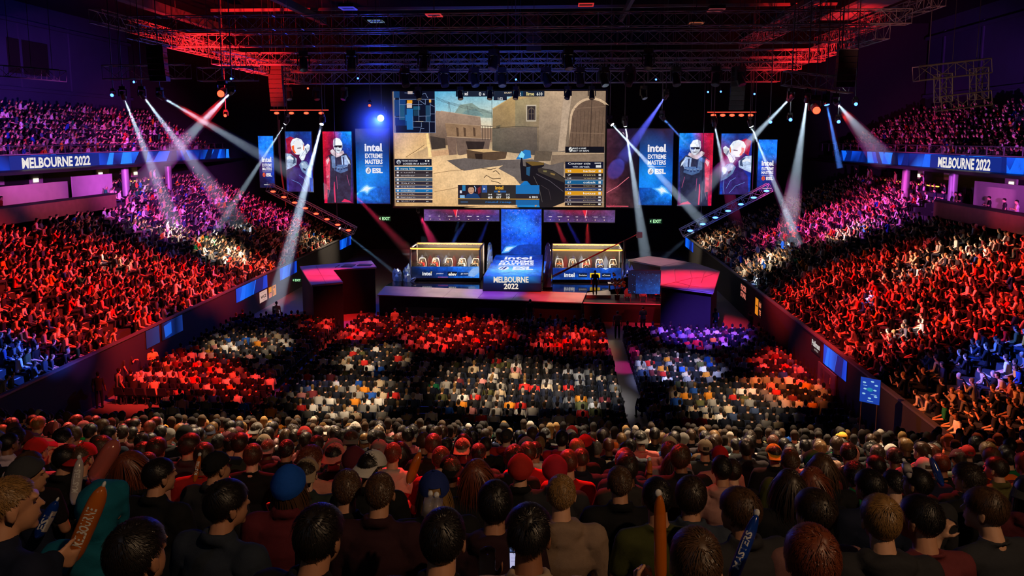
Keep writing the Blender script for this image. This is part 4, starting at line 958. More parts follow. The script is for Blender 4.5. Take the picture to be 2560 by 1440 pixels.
def fl_right(a):
    u0, u1, v0, v1 = 1382, 1553, 669.5, 699
    a.grad(u0, v0, u1, v1, [[(14, 40, 120), (16, 70, 170), (14, 60, 150), (20, 80, 190), (14, 50, 120)], [(14, 40, 110), (10, 40, 110), (12, 44, 120), (12, 60, 150), (10, 30, 80)], [(20, 60, 150), (16, 50, 120), (20, 90, 200), (16, 70, 180), (10, 50, 130)]], 2)
    a.text('intel', 1410.5, 682, 1436.5, 692.5, (240, 240, 240), .03); a.rect(1446, 683, 1468, 693, (10, 26, 50)); a.text('Evolution', 1448, 686, 1467, 690, (220, 220, 225), .02); a.rect(1475, 682.5, 1500.5, 694, (240, 205, 30)); a.text('DHL', 1478, 685.5, 1497, 690.5, (200, 40, 30), .03); a.rect(1504, 683, 1527, 693.5, (10, 26, 50)); a.text('eCrown', 1506, 686, 1525, 690, (220, 220, 225), .02)
    a.poly([(1506, 671), (1512, 670), (1522, 671), (1514, 674)], (200, 225, 250))
BL_ = booth(1027, 1200, 623, 666, 699, 'left', fl_left)
BR_ = booth(1380, 1555, 626, 669, 702, 'right', fl_right)

# ------------------------------------------------------------------ wing platforms, sculptures, crane, desk
def wing(poly_px, z, label, faces, skirt_px=None):
    pts = [on_z(u, v, z) for u, v in poly_px]
    c = sum((Vector(p) for p in pts), Vector()) / len(pts)
    root = thing('wing_platform', label, 'platform', (c.x, c.y, 0))
    b = MB(); b.prism([(p.x, p.y, z - .12) for p in pts], (0, 0, .12)); o = b.build('top_panel', M['apron']); fix_normals(o); adopt(o, root)
    b = MB()
    inn = [p.lerp(c, .04) for p in pts]
    b.prism([(p.x, p.y, .0) for p in inn], (0, 0, z - .12)); o = b.build('skirt', M['drape']); fix_normals(o); adopt(o, root)
    b = MB()
    for p, q in zip(pts, pts[1:] + pts[:1]): b.tube((p.x, p.y, z - .02), (q.x, q.y, z - .02), .03, 4)
    adopt(b.build('edge_trim', M['alu']), root)
    return root, pts, c
rl, pl_, cl_ = wing([(750, 666), (928, 651.5), (941, 667), (832, 674), (857, 705), (779, 712)], 3.3, 'dark wing platform with red lit top left of the stage', 0)
b = MB()
m0, m1 = on_z(790, 664, 3.3), on_z(815, 708, 3.3); b.tube((m0.x, m0.y, 3.303), (m1.x, m1.y, 3.303), .012, 4)
m0, m1 = on_z(765, 690, 3.3), on_z(845, 690, 3.3); b.tube((m0.x, m0.y, 3.303), (m1.x, m1.y, 3.303), .012, 4)
adopt(b.build('seam', M['steel']), rl)
b = MB()
for (u, v, u2, v2) in ((838, 669, 850, 663), (852, 668, 890, 662), (892, 665, 932, 661)):
    p, q = on_z(u, v, 3.3), on_z(u2, v2, 3.3); b.box((min(p.x, q.x), min(p.y, q.y), 3.3), (max(p.x, q.x), max(p.y, q.y), 3.34))
adopt(b.build('vent_panel', M['black']), rl)
rr, pr_, cr_ = wing([(1571, 649), (1620, 640), (1680, 648), (1745, 660), (1799, 678), (1783, 731), (1652, 714), (1652, 665)], 3.3, 'pink and red lit wing platform with crease lines right of the stage', 0)
b = MB()
for q in ([(1652, 714), (1690, 705), (1730, 695), (1757, 694), (1799, 679)], [(1690, 705), (1686, 672)], [(1730, 695), (1725, 676)], [(1690, 705), (1726, 714), (1755, 716)], [(1730, 695), (1725, 713), (1718, 722)], [(1757, 694), (1761, 682), (1766, 677)], [(1757, 694), (1753, 706)], [(1652, 666), (1695, 656), (1730, 660)]):
    ps = [on_z(u, v, 3.31) for u, v in q]; b.path([tuple(p) for p in ps], .028, 4)
adopt(b.build('seam', M['alu']), rr)
# star field cloth under the right wing
p, q = on_y(1600, 690, pr_[0].y - .3), on_y(1650, 735, pr_[0].y - .3)
def star(a): a.rect(1571, 676, 1650, 735, (8, 22, 48)); a.grad(1590, 684, 1650, 735, [[(8, 20, 46), (10, 36, 70)], [(10, 50, 120), (14, 60, 130)]], 2); a.dots(1572, 680, 1649, 733, 60, (60, 130, 230), .8)
yk = on_z(1652, 714, 3.3).y + .8
screen('led_screen', 'dark blue starry LED panel below the right wing platform', 1578, 676, 1650, 733, yk, star, 1, .1)

def crystal(loc, label, n, hmax, seed):
    r_ = random.Random(seed); b = MB()
    for k in range(n):
        x, y = r_.uniform(-.8, .8), r_.uniform(-.5, .5); h = hmax * r_.uniform(.35, 1) * (1 - abs(x) * .5); rr_ = r_.uniform(.18, .36)
        dx, dy = r_.uniform(-.35, .35), r_.uniform(-.2, .2); m = 5
        base = [(x + rr_ * math.cos(2 * PI * i / m + k), y + rr_ * math.sin(2 * PI * i / m + k), 0) for i in range(m)]
        mid = [(x + dx * .6 + rr_ * .8 * math.cos(2 * PI * i / m + k + .3), y + dy * .6 + rr_ * .8 * math.sin(2 * PI * i / m + k + .3), h * .65) for i in range(m)]
        tip = [(x + dx, y + dy, h)]
        vs_ = base + mid + tip
        b.add(vs_, [(i, (i + 1) % m, m + (i + 1) % m, m + i) for i in range(m)] + [(m + i, m + (i + 1) % m, 2 * m) for i in range(m)])
    o = b.build('crystal_sculpture', M['crystal'], loc=loc); tag(o, label, 'sculpture', 'crystal rocks on the stage')
pL = on_z(1012, 700, ZS); crystal(tuple(pL), 'jagged blue crystal rock sculpture left of the left booth', 14, 1.5, 1)
pR = on_z(1572, 712, ZS); crystal(tuple(pR), 'jagged blue crystal rock sculpture right of the right booth', 14, 2.0, 2)
def pillar(u, vt, vb, label, wpx):
    p = on_z(u, vb, ZS); t = on_y(u, vt, p.y); h = t.z - ZS; w = wpx / FPX * p.y / 2
    r = thing('light_pillar', label, 'sculpture', tuple(p), 'clear pillars by the walkway')
    b = MB(); b.box((-w * 1.1, -w, 0), (w * 1.1, w, .12)); b.build('base', M['gloss'], r)
    b = MB(); n = 7
    prev = None
    rings = [(.12, 1.15), (h * .35, 1.0), (h * .6, .85), (h * .8, .72), (h * .93, .6), (h, .25)]
    vs_ = []
    for j, (z_, s_) in enumerate(rings):
        for i in range(n): vs_.append((w * s_ * math.cos(2 * PI * i / n + j * .4), w * s_ * math.sin(2 * PI * i / n + j * .4), z_))
    fs_ = []
    for j in range(len(rings) - 1):
        for i in range(n): fs_.append((j * n + i, j * n + (i + 1) % n, (j + 1) * n + (i + 1) % n)); fs_.append((j * n + i, (j + 1) * n + (i + 1) % n, (j + 1) * n + i))
    fs_.append(tuple(range((len(rings) - 1) * n, len(rings) * n)))
    b.add(vs_, fs_); b.build('crystal_shell', M['crystal'], r)
pillar(1225, 606, 690, 'faceted glassy pillar between the left booth and the walkway', 17)
pillar(1369, 607, 720, 'faceted glassy pillar between the walkway and the right booth', 22)
# lights on the sculptures
spot('sculpture_lamp', (pL.x - 3, pL.y - 5, 6), pL, (.3, .4, 1), 900, 30, .8); spot('sculpture_lamp', (pR.x + 1, pR.y - 5, 6), pR, (.25, .25, 1), 1400, 30, .8)
spot('pillar_lamp', (-4, 50, 8), (on_z(1227, 690, ZS).x, 60, 3), (.4, .45, 1), 700, 12, .8); spot('pillar_lamp', (-1, 48, 8), (on_z(1367, 715, ZS).x, 57, 3), (.8, .35, .8), 900, 12, .8)

# camera crane in front of the right booth
yj = BR_[3] - 1.2
j0, j1 = on_y(1352, 704, yj), on_y(1597, 584, yj)
root = thing('camera_crane', 'long red lit camera crane arm slanting across the right booth', 'camera crane', (j1.x + .2, yj, ZS))
jm = j0.lerp(j1, .62)
b = MB(); b.tube(j0, j1, .035, 6); b.tube(j0 + Vector((0, 0, -.16)), jm, .03, 6); b.tube(j0 + Vector((0, 0, -.02)), j0.lerp(j1, .7), .055, 6); adopt(b.build('arm', mat('crane_red_light_tint', (.5, .06, .06), .4)), root)  # arm colour carries the red light that falls on it
b = MB(); b.box(tuple(j0 + Vector((-.35, -.15, -.35))), tuple(j0 + Vector((.0, .15, -.02)))); b.tube(j0 + Vector((-.35, 0, -.2)), j0 + Vector((-.62, 0, -.24)), .09, 10); adopt(b.build('camera_head', M['plastic']), root)
b = MB(); b.box(tuple(j1 + Vector((-.15, -.2, -.3))), tuple(j1 + Vector((.25, .2, .12)))); adopt(b.build('counterweight', M['steel']), root)
jp = j0.lerp(j1, .86)
b = MB(); b.tube(jp, (jp.x, yj, ZS + .5), .08, 10)
for t in range(3): b.tube((jp.x, yj, ZS + .9), (jp.x + .7 * math.cos(2.1 * t), yj + .7 * math.sin(2.1 * t), ZS), .03, 6)
adopt(b.build('tripod', M['black']), root)
spot('crane_lamp', (3, 46, 14), jm, RED, 2600, 14, .7)
# production desk on the low platform, chairs and flower stands
dk = on_z(1600, 742, 1.3)
root = thing('production_desk', 'long dark production desk on the low platform right of the stage', 'desk', (dk.x, dk.y + 1.2, 1.3))
b = MB(); b.box((-2.2, -.35, .7), (2.4, .35, .75)); b.build('desk_top', M['plastic'], root)
for x in (-2.1, 2.3):
    b = MB(); b.box((x - .04, -.3, 0), (x + .04, .3, .7)); b.build('leg', M['steel'], root)
for k, (u, lab) in enumerate(((1569, 'red lit rounded chair back at the production desk, left one'), (1608, 'red lit rounded chair back at the production desk, right one'))):
    q = on_z(u, 757, 1.3); r = thing('desk_chair', lab, 'chair', (q.x, q.y, 1.3), 'chairs at the production desk')
    b = MB(); b.box((-.25, 0, .42), (.25, .45, .5)); b.build('seat', M['suite'], r)
    b = MB(); b.ell((0, -.02, .72), (.27, .06, .3), 14, 8); b.build('backrest', M['suite'], r)
    for x in (-.2, .2):
        for y in (.05, .4): bb = MB(); bb.tube((x, y, 0), (x, y, .42), .02, 5); bb.build('leg', M['alu'], r)
for k, (u, v, lab) in enumerate(((1543, 745, 'tall orange red flower stand at the left of the low platform'), (1655, 752, 'red flower stand at the middle of the low platform'), (1700, 748, 'bushy red flower stand at the right of the low platform'))):
    q = on_z(u, v + 4, 1.3); rr_ = random.Random(k); r = thing('flower_stand', lab, 'plant', (q.x, q.y, 1.3), 'flower stands')
    b = MB(); b.tube((0, 0, 0), (0, 0, .35), .14, 10, .2); b.build('pot', M['black'], r)
    b = MB()
    tips = []
    for i in range(9):
        t = (rr_.uniform(-.6, .6), rr_.uniform(-.3, .3), rr_.uniform(.7, 1.7)); tips.append(t); b.tube((0, 0, .3), t, .018, 4)
    b.build('stem', mat('stem_%d' % k, (.2, .12, .05), .6), r)
    b = MB()
    for t in tips:
        for i in range(4): b.ell((t[0] + rr_.uniform(-.14, .14), t[1] + rr_.uniform(-.14, .14), t[2] + rr_.uniform(-.12, .12)), (.1, .1, .08), 6, 4)
    b.build('bloom', mat('bloom_%d' % k, (.6, .2, .1) if k else (.65, .32, .06), .6), r)
spot('flower_lamp', (6, 46, 9), on_z(1640, 752, 1.8), RED, 1700, 30, .7)

# info sign at the right tier corner
p0, p1, p2 = Vector((0, 0, 0)), None, None
sx, sy = on_z(2175, 985, 3.4).x, on_z(2175, 985, 3.4).y
sc = on_y(2175, 977, 29.0)
root = thing('info_sign', 'blue hanging information sign with pale icons at the right tier corner', 'sign', tuple(sc))
sw, sh = .36, .98
ang = math.radians(-38)
R_ = Matrix.Rotation(ang, 3, 'Z')
def sgn_pt(u, v): return sc + R_ @ Vector(((u - .5) * 2 * sw, 0, (.5 - v) * sh))
b = MB(); b.prism([sgn_pt(0, 0) + R_ @ Vector((0, .03, 0)), sgn_pt(1, 0) + R_ @ Vector((0, .03, 0)), sgn_pt(1, 1) + R_ @ Vector((0, .03, 0)), sgn_pt(0, 1) + R_ @ Vector((0, .03, 0))], R_ @ Vector((0, .04, 0))); o = b.build('board', M['black']); adopt(o, root)
a = Art(sgn_pt, R_ @ Vector((0, -1, 0)), .002); a.rect(0, 0, 1, 1, (10, 60, 165))
for (u, v) in ((.2, .2), (.6, .12), (.8, .25), (.25, .45), (.75, .45), (.2, .65), (.5, .8), (.8, .7)): a.ellipse(u, v, .09, .035, (150, 200, 225), 0, 8)
a.ellipse(.5, .45, .16, .08, (20, 130, 160), 0, 10); a.rect(.15, .3, .35, .32, (150, 200, 225)); a.rect(.55, .62, .85, .64, (150, 200, 225)); a.rect(.4, .9, .7, .92, (150, 200, 225))
adopt(a.build('face', LEDM), root)
b = MB()
for s in (.1, .9): q = sgn_pt(s, 1); b.tube(q, (q.x, q.y, 0), .025, 6)
adopt(b.build('post', M['steel']), root)

# ------------------------------------------------------------------ rigging: box trusses, hoists, beams of the roof
def truss_mb(a, b_, size=.75, r=.035, bay=None):
    """box truss from a to b (chords, rungs and zig-zag lacing are one welded piece)"""
    a, b_ = Vector(a), Vector(b_); d = b_ - a; L = d.length; d.normalize()
    up = Vector((0, 0, 1)) if abs(d.z) < .9 else Vector((1, 0, 0))
    x = d.cross(up).normalized(); z = x.cross(d).normalized(); h = size / 2
    c = [x * h + z * h, x * h - z * h, -x * h - z * h, -x * h + z * h]
    m = MB(); bay = bay or size * 1.1; n = max(2, int(L / bay))
    for q in c: m.tube(a + q, b_ + q, r, 5)
    for i in range(n + 1):
        p = a + d * (L * i / n)
        for k in range(4):
            if k % 2 == 0 or i % 2 == 0: m.tube(p + c[k], p + c[(k + 1) % 4], r * .5, 4, cap=False)
        if i < n:
            q = a + d * (L * (i + 1) / n)
            for k in range(4):
                s, t = (k, (k + 1) % 4) if i % 2 == 0 else ((k + 1) % 4, k)
                m.tube(p + c[s], q + c[t], r * .55, 4, cap=False)
    return m
def truss(a, b_, label, size=.75, r=.035, name='lighting_truss', group='roof trusses', hoists=True):
    a, b_ = Vector(a), Vector(b_); mid = (a + b_) / 2
    root = thing(name, label, 'truss', tuple(mid), group)
    adopt(truss_mb(a, b_, size, r).build('lattice', M['alu']), root)
    if hoists:
        n = 3
        for i in range(n):
            p = a.lerp(b_, (i + .5) / n); m = MB(); m.tube(p + Vector((0, 0, size / 2)), (p.x, p.y, 24.44), .018, 4); adopt(m.build('hoist_chain', M['steel']), root)
    return root
T = lambda u, v, y: on_y(u, v, y)
# cross trusses over the stage, front to back
XS = [(-26, 20, 46, 19.4, .8, 'cross truss nearest the camera high over the hall'),
      (-25, 19, 50, 18.9, .8, 'second cross truss from the camera high over the hall'),
      (-24, 18, 54, 18.1, .8, 'third cross truss from the camera above the stage'),
      (-23.5, 17.5, 57.5, 17.9, .9, 'fourth cross truss from the camera, tinted blue above the big screen'),
      (-23, 17, 61, 17.3, .9, 'fifth cross truss, closest above the big screen'),
      (-25, 18, 64, 18.6, .8, 'cross truss farthest from the camera behind the big screen top')]
for xa, xb2, y, z, s, lab in XS: truss((xa, y, z), (xb2, y, z), lab, s)
# long trusses at both sides, red lit
LT = [((-24.8, 44, 18.7), (-24.8, 68, 18.7), 'long red lit truss running towards the stage on the left'),
      ((-28.2, 46, 19.9), (-28.2, 66, 19.9), 'outer red lit truss running towards the stage on the left'),
      ((-21.6, 48, 17.6), (-21.6, 66, 17.6), 'inner red lit truss running towards the stage on the left'),
      ((18.6, 46, 18.6), (18.6, 70, 18.6), 'long bright red truss running towards the stage on the right'),
      ((21.6, 46, 20.4), (21.6, 66, 20.4), 'outer red lit truss running towards the stage on the right'),
      ((15.0, 46, 20.0), (15.0, 64, 20.0), 'inner red lit truss running towards the stage on the right')]
for a_, b2, lab in LT: truss(a_, b2, lab, .8)
truss(T(265, 182, 45), T(470, 178, 45), 'short dark cross truss carrying the left beam lamps', .8)
truss(T(500, 186, 46), T(640, 184, 46), 'short red lit cross truss beside the left beam lamps', .8)
truss(T(1960, 195, 45), T(2130, 215, 45), 'short blue tinted cross truss carrying the right beam lamps', .8)
truss(T(0, 177, 42), T(158, 190, 42), 'purple tinted truss in front of the left upper wall', .6, .03)
truss(T(2290, 185, 40), T(2470, 165, 40), 'top bar of the square truss frame on the right', .7)
truss(T(2345, 260, 40), T(2470, 245, 40), 'bottom bar of the square truss frame on the right', .7, hoists=False)
truss(T(2358, 185, 40), T(2358, 255, 40), 'left upright of the square truss frame on the right', .6, hoists=False)
truss(T(2448, 170, 40), T(2448, 248, 40), 'right upright of the square truss frame on the right', .6, hoists=False)
# roof steel: long catwalk beams and cross purlins
def beam(name, lo, hi, label, m=M['steel'], cat='beam', group='roof beams'):
    b = MB(); b.box(lo, hi); o = b.build(name, m); tag(o, label, cat, group)
beam('roof_beam', (-27.2, 20, 20.9), (-26.6, 62, 21.5), 'long red lit roof beam on the left above the truss cluster')
beam('roof_beam', (-18.5, 30, 21.3), (-18.1, 60, 21.8), 'long purple tinted roof beam left of the centre')
beam('roof_beam', (4.6, 30, 21.3), (4.85, 60, 21.7), 'thin roof beam crossing the upper middle')
beam('roof_beam', (16.5, 30, 21.3), (16.85, 62, 21.8), 'long roof beam right of the centre with red sheen')
beam('catwalk_floor', (19.6, 20, 21.3), (22.0, 60, 21.5), 'broad grey catwalk underside above the right truss', M['suite'], 'catwalk')
beam('roof_beam', (40.2, 34, 19.4), (40.5, 64, 19.7), 'thin bright red pipe high over the right upper tier', mat('red_pipe', (.6, .5, .5), .4))
beam('roof_beam', (41.5, 36, 20.2), (41.7, 60, 20.4), 'second thin pipe above the red pipe on the right')
for k, y in enumerate((44.5, 50.5, 57)):
    beam('roof_purlin', (-26, y, 21.9), (20, y + .18, 22.1), 'thin cross purlin under the roof, %s from the camera' % ORD[k], M['alu'], 'beam', 'roof purlins')
# lamps for the pipes and purlins
spot('pipe_lamp', (30, 44, 14), (40, 44, 19.5), RED, 2600, 60, .8); spot('purlin_lamp', (-4, 38, 21.2), (-4, 46, 22), (1, .12, .2), 60, 70, .8)
spot('purlin_lamp', (-19, 38, 20), (-17.5, 48, 22), (.35, .1, .8), 90, 50, .8); spot('catwalk_lamp', (14, 40, 14), (21, 44, 21.4), (1, .3, .25), 1500, 60, .8)
spot('frame_lamp', (12, 30, 12), T(2400, 215, 40), (1, .5, .25), 900, 24, .8)
spot('panel_lamp', (-30, 54, 19), (-43.3, 58, 19), (.02, .07, 1), 2600, 100, .8); spot('panel_lamp', (26, 50, 19), (38.5, 52, 19), (.02, .07, 1), 1900, 100, .8)
# small ceiling floodlights (rectangular frames)
for k, (u, v, y, lab) in enumerate(((1085, 37, 46, 'rectangular red rimmed floodlight left of the centre under the roof'), (1465, 11, 46, 'rectangular red rimmed floodlight right of the centre under the roof'), (870, 20, 46, 'rectangular blue rimmed floodlight on the left under the roof'), (1790, 24, 46, 'rectangular floodlight under the roof by the right roof beam'), (940, 52, 50, 'pale edged floodlight under the roof left of the centre'), (1740, 58, 50, 'orange edged floodlight under the roof right of the centre'))):
    p = T(u, v, y); r = thing('floodlight', lab, 'lamp', tuple(p), 'roof floodlights')
    b = MB(); b.box((-.45, -.5, 0), (.45, .5, .2)); b.build('housing', M['black'], r)
    b = MB()
    for q in ((-.45, -.5, .45, -.44), (-.45, .44, .45, .5), (-.45, -.5, -.39, .5), (.39, -.5, .45, .5)): b.box((q[0], q[1], -.06), (q[2], q[3], 0))
    b.build('rim', emat('flood_rim_%d' % k, [(1, .05, .06), (1, .05, .05), (.1, .08, 1), (.5, .08, .1), (.4, .6, .7), (.8, .2, .1)][k], .5 if k < 3 else .25, False), r)
    b = MB(); b.tube((0, 0, .2), (0, 0, 24.4 - p.z), .03, 5); b.build('drop_pipe', M['steel'], r)

# hanging speaker arrays
def line_array(loc, n, label):
    r = thing('speaker_array', label, 'loudspeaker', loc, 'hanging speaker arrays')
    for i in range(n):
        t = .045 * i * i / n; b = MB()
        b.prism([(-.5, -.35 + t, -i * .33), (.5, -.35 + t, -i * .33), (.42, .3 + t, -i * .33 + .02), (-.42, .3 + t, -i * .33 + .02)], (0, .03, -.3)); o = b.build('cabinet', M['plastic'], r); fix_normals(o)
    b = MB(); b.box((-.5, -.4, .03), (.5, .4, .09)); b.tube((0, 0, .09), (0, 0, 24.4 - loc[2]), .02, 4); b.build('fly_bar', M['steel'], r)
line_array(tuple(T(393, 118, 44)), 6, 'dark speaker array with a pointed foot hanging in the left red cluster')
line_array(tuple(T(2116, 128, 44)), 6, 'speaker array hanging below the right truss crossing')
line_array(tuple(T(690, 165, 56)), 9, 'curved speaker array left of the banners'); line_array(tuple(T(1845, 170, 56)), 9, 'curved speaker array right above the banners')
line_array(tuple(T(1335, 40, 52)), 7, 'dark speaker array hanging at the top centre')

# ------------------------------------------------------------------ moving head lamps and their beams
def oriented(dirv):
    return Vector(dirv).normalized().to_track_quat('-Z', 'Y').to_matrix().to_4x4()
_head = {}
def head_parts(s):
    if s in _head: return _head[s]
    b = MB(); b.box((-.17 * s, -.13 * s, .34 * s), (.17 * s, .13 * s, .5 * s)); b.tube((0, 0, .5 * s), (0, 0, .62 * s), .04 * s, 6); base = b.mesh('base', M['plastic'])
    b = MB(); b.box((-.24 * s, -.06 * s, -.08 * s), (-.19 * s, .06 * s, .34 * s)); b.box((.19 * s, -.06 * s, -.08 * s), (.24 * s, .06 * s, .34 * s)); b.box((-.24 * s, -.06 * s, .28 * s), (.24 * s, .06 * s, .34 * s)); yoke = b.mesh('yoke', M['plastic'])
    b = MB(); b.tube((0, 0, .2 * s), (0, 0, -.28 * s), .15 * s, 14, .17 * s); b.tube((0, 0, .28 * s), (0, 0, .2 * s), .08 * s, 14, .15 * s); hd = b.mesh('head', M['plastic'])
    b = MB(); b.tube((0, 0, -.281 * s), (0, 0, -.3 * s), .14 * s, 14); ln = {k: b.mesh('lens', m) for k, m in (('w', M['whitelens']), ('b', M['bluelens']), ('r', M['redlens']), ('o', M['offlens']))}
    _head[s] = (base, yoke, hd, ln); return _head[s]
def lampobj(name, me, root, mw=None):
    o = bpy.data.objects.new(name, me); COL.objects.link(o); o.parent = root
    if mw is not None: o.matrix_local = mw
    return o
def moving_head(p, d, label, lens='o', s=1.0, group='moving head lamps', stem=None):
    p, d = Vector(p), Vector(d)
    root = thing('moving_head_lamp', label, 'stage lamp', tuple(p), group)
    base, yoke, hd, ln = head_parts(s)
    rz = Matrix.Rotation(math.atan2(d.y, d.x) - PI / 2, 4, 'Z')
    lampobj('base', base, root, rz); lampobj('yoke', yoke, root, rz)
    om = oriented(d); lampobj('head', hd, root, om); lampobj('lens', ln[lens], root, om)
    if stem:
        b = MB(); b.tube((0, 0, .6 * s), (0, 0, stem), .03, 5); b.build('drop_pipe', M['steel'], root)
    return root
def cone(p, q, r0, half, hz):
    """the lit haze inside a beam, from the lens to where it lands"""
    p, q = Vector(p), Vector(q); d = q - p; L = d.length; d.normalize(); n = 20
    x = d.orthogonal().normalized(); y = d.cross(x); vs_ = []
    for t in (.33, L):
        rr_ = r0 + t * math.tan(half)
        for k in range(n): vs_.append(p + d * t + (x * math.cos(2 * PI * k / n) + y * math.sin(2 * PI * k / n)) * rr_)
    b = MB(); b.add(vs_, [(k, (k + 1) % n, n + (k + 1) % n, n + k) for k in range(n)] + [tuple(range(n - 1, -1, -1)), tuple(range(n, 2 * n))])
    o = b.build('light_beam', hz); fix_normals(o); return o
def beam_lamp(p, q, label, color, power, half_deg, lens='w', s=1.0, hz=None, stem=None, cut=None):
    power *= 2.4
    p, q = Vector(p), Vector(q); root = moving_head(p, q - p, label, lens, s, 'beam lamps', stem)
    half = math.radians(half_deg)
    d = (q - p).normalized(); a0 = p + d * .31 * s
    l = bpy.data.lights.new('beam_light', 'SPOT'); l.color = color; l.energy = power; l.spot_size = half * 2.15; l.spot_blend = .35; l.shadow_soft_size = .05
    o = bpy.data.objects.new('beam_light', l); COL.objects.link(o); o.matrix_world = Matrix.Translation(a0) @ oriented(d)
    end = q if cut is None else p + (q - p) * cut
    adopt(cone(p, end, .12 * s, half * 1.05, hz or M['haze']), root)
    return root
BW = (.62, .8, 1.0)
BEAMS = [
    (T(307, 237, 45), HL(436, 560), 'beam lamp with a white beam, first from left under the left truss', BW, 52000, 2.3, 'w'),
    (T(355, 237, 45), HL(598, 560), 'beam lamp with a white beam, second from left under the left truss', BW, 46000, 2.3, 'b'),
    (T(400, 240, 45), T(735, 437, 59), 'beam lamp with a white beam, third from left under the left truss', BW, 40000, 2.1, 'b'),
    (T(580, 228, 46), HL(355, 462), 'beam lamp whose white beam crosses two others to the left', BW, 48000, 2.2, 'w'),
    (T(718, 302, 58), HL(542, 575), 'beam lamp above the padded figure banner, beam falling left', BW, 46000, 1.8, 'w'),
    (T(806, 303, 58), HF(684, 775), 'beam lamp above the guard banner, long beam falling towards the camera', BW, 70000, 2.3, 'w'),
    (T(1525, 305, 60), T(1760, 560, 56), 'beam lamp right of the big screen, beam slanting right', BW, 42000, 2.2, 'w'),
    (T(1562, 306, 60), on_z(1618, 668, 1.5), 'beam lamp right of the big screen, beam falling steeply', BW, 70000, 2.4, 'w'),
    (T(1655, 293, 60), T(1735, 378, 62.4), 'blue beam lamp above the right guard banner', (.1, .25, 1), 30000, 1.8, 'w'),
    (T(1665, 240, 58), T(1555, 400, 63.5), 'blue beam lamp throwing a wide beam down left on the dark panel', (.1, .12, 1), 30000, 4.2, 'w'),
    (T(1785, 307, 58), HR(1846, 590), 'beam lamp above the gap between the right banners', BW, 52000, 2.1, 'w'),
    (T(1875, 308, 58), HR(1998, 612), 'beam lamp above the right padded figure banner', BW, 52000, 2.0, 'w'),
    (T(1978, 243, 45), T(1722, 512, 61), 'beam lamp under the right truss with a beam crossing left', BW, 46000, 2.2, 'w'),
    (T(2018, 245, 45), HR(1966, 600), 'beam lamp under the right truss with a near vertical white beam', BW, 56000, 2.3, 'w'),
    (T(2065, 250, 45), T(2100, 420, 44), 'blue beam lamp under the right truss', (.08, .25, 1), 26000, 2.4, 'b'),
    (T(2090, 255, 45), hit_upper(2205, 395, 1), 'beam lamp at the right end of the right truss, beam slanting right', BW, 44000, 2.2, 'w'),
]
for p, q, lab, c, pw, hd, ln in BEAMS:
    beam_lamp(p, q, lab, c, pw, hd, ln, 1.0, stem=24.4 - p.z)
beam_lamp(T(845, 568, 60), on_z(1006, 697, 1.5), 'small lamp on the left sloped truss with a thin blue beam', (.3, .55, 1), 9000, 1.3, 'w', .6)
beam_lamp(T(1740, 577, 58), on_z(1648, 652, 1.6), 'small lamp on the right sloped truss with a thin blue beam', (.3, .55, 1), 9000, 1.4, 'w', .6)
# bright blue lamp facing the camera with its glow
p = T(954, 292, 61)
r = moving_head(p, Vector((.3, -10, -3.4)), 'dazzling blue white lamp facing the audience beside the big screen', 'b', 1.6, 'beam lamps', 24.4 - p.z)
b = MB(); b.ell((0, 0, 0), (.26, .26, .26), 16, 10); adopt_ = b.build('glare_bulb', emat('blue_star', (.3, .55, 1), 14, False), r, loc=(0.02, -.42, -.12))
l = bpy.data.lights.new('beam_light', 'SPOT'); l.color = (.02, .06, 1); l.energy = 7000; l.spot_size = math.radians(150); l.spot_blend = 1; l.shadow_soft_size = .2
o = bpy.data.objects.new('beam_light', l); COL.objects.link(o); o.location = p + Vector((0, -.8, -.25)); o.rotation_euler = Vector((.3, -10, -3.4)).to_track_quat('-Z', 'Y').to_euler()
hm_ = haze_mat('haze_star', .1, 0.0); nt_ = hm_.node_tree; gt = nt_.nodes.new('ShaderNodeTexGradient'); gt.gradient_type = 'QUADRATIC_SPHERE'; tc_ = nt_.nodes.new('ShaderNodeTexCoord'); ml = nt_.nodes.new('ShaderNodeMath'); ml.operation = 'MULTIPLY'; ml.inputs[1].default_value = .13
nt_.links.new(tc_.outputs['Object'], gt.inputs['Vector']); nt_.links.new(gt.outputs['Fac'], ml.inputs[0]); nt_.links.new(ml.outputs[0], [n_ for n_ in nt_.nodes if n_.type == 'VOLUME_SCATTER'][0].inputs['Density'])
b = MB(); b.ell((0, 0, 0), (1, 1, 1), 24, 16); ob = b.build('light_glow', hm_, r, loc=(0, -1.0, -.2)); ob.scale = (3.4, 3.4, 3.6)
# soft coloured beams behind the booths
BACK = [(T(1045, 528, 66.5), on_z(1108, 660, 2.4), (1, .04, .2), 9000, 5.0, 'magenta backlight over the left booth'),
        (T(1178, 528, 66.5), T(1100, 660, 63.5), (.08, .15, 1), 6500, 3.2, 'blue backlight falling left over the left booth'),
        (T(1150, 535, 66.5), T(1128, 640, 63), (.05, .25, 1), 5000, 2.6, 'narrow blue backlight over the left booth'),
        (T(1230, 530, 66.8), T(1180, 650, 63), (.05, .1, 1), 5000, 3.2, 'blue backlight beside the starry column'),
        (T(1380, 530, 66.8), T(1430, 650, 63), (.9, .03, .08), 7000, 4.2, 'red backlight over the right booth, left one'),
        (T(1405, 530, 66.8), T(1470, 650, 63), (.06, .06, 1), 5500, 3.0, 'blue backlight over the right booth'),
        (T(1468, 530, 66.8), T(1470, 650, 63), (1, .04, .06), 6000, 4.2, 'red backlight over the right booth, right one'),
        (T(870, 470, 64), on_y(1060, 668, 60.4), (1, .03, .12), 16000, 3.2, 'red beam slanting down to the left booth')]
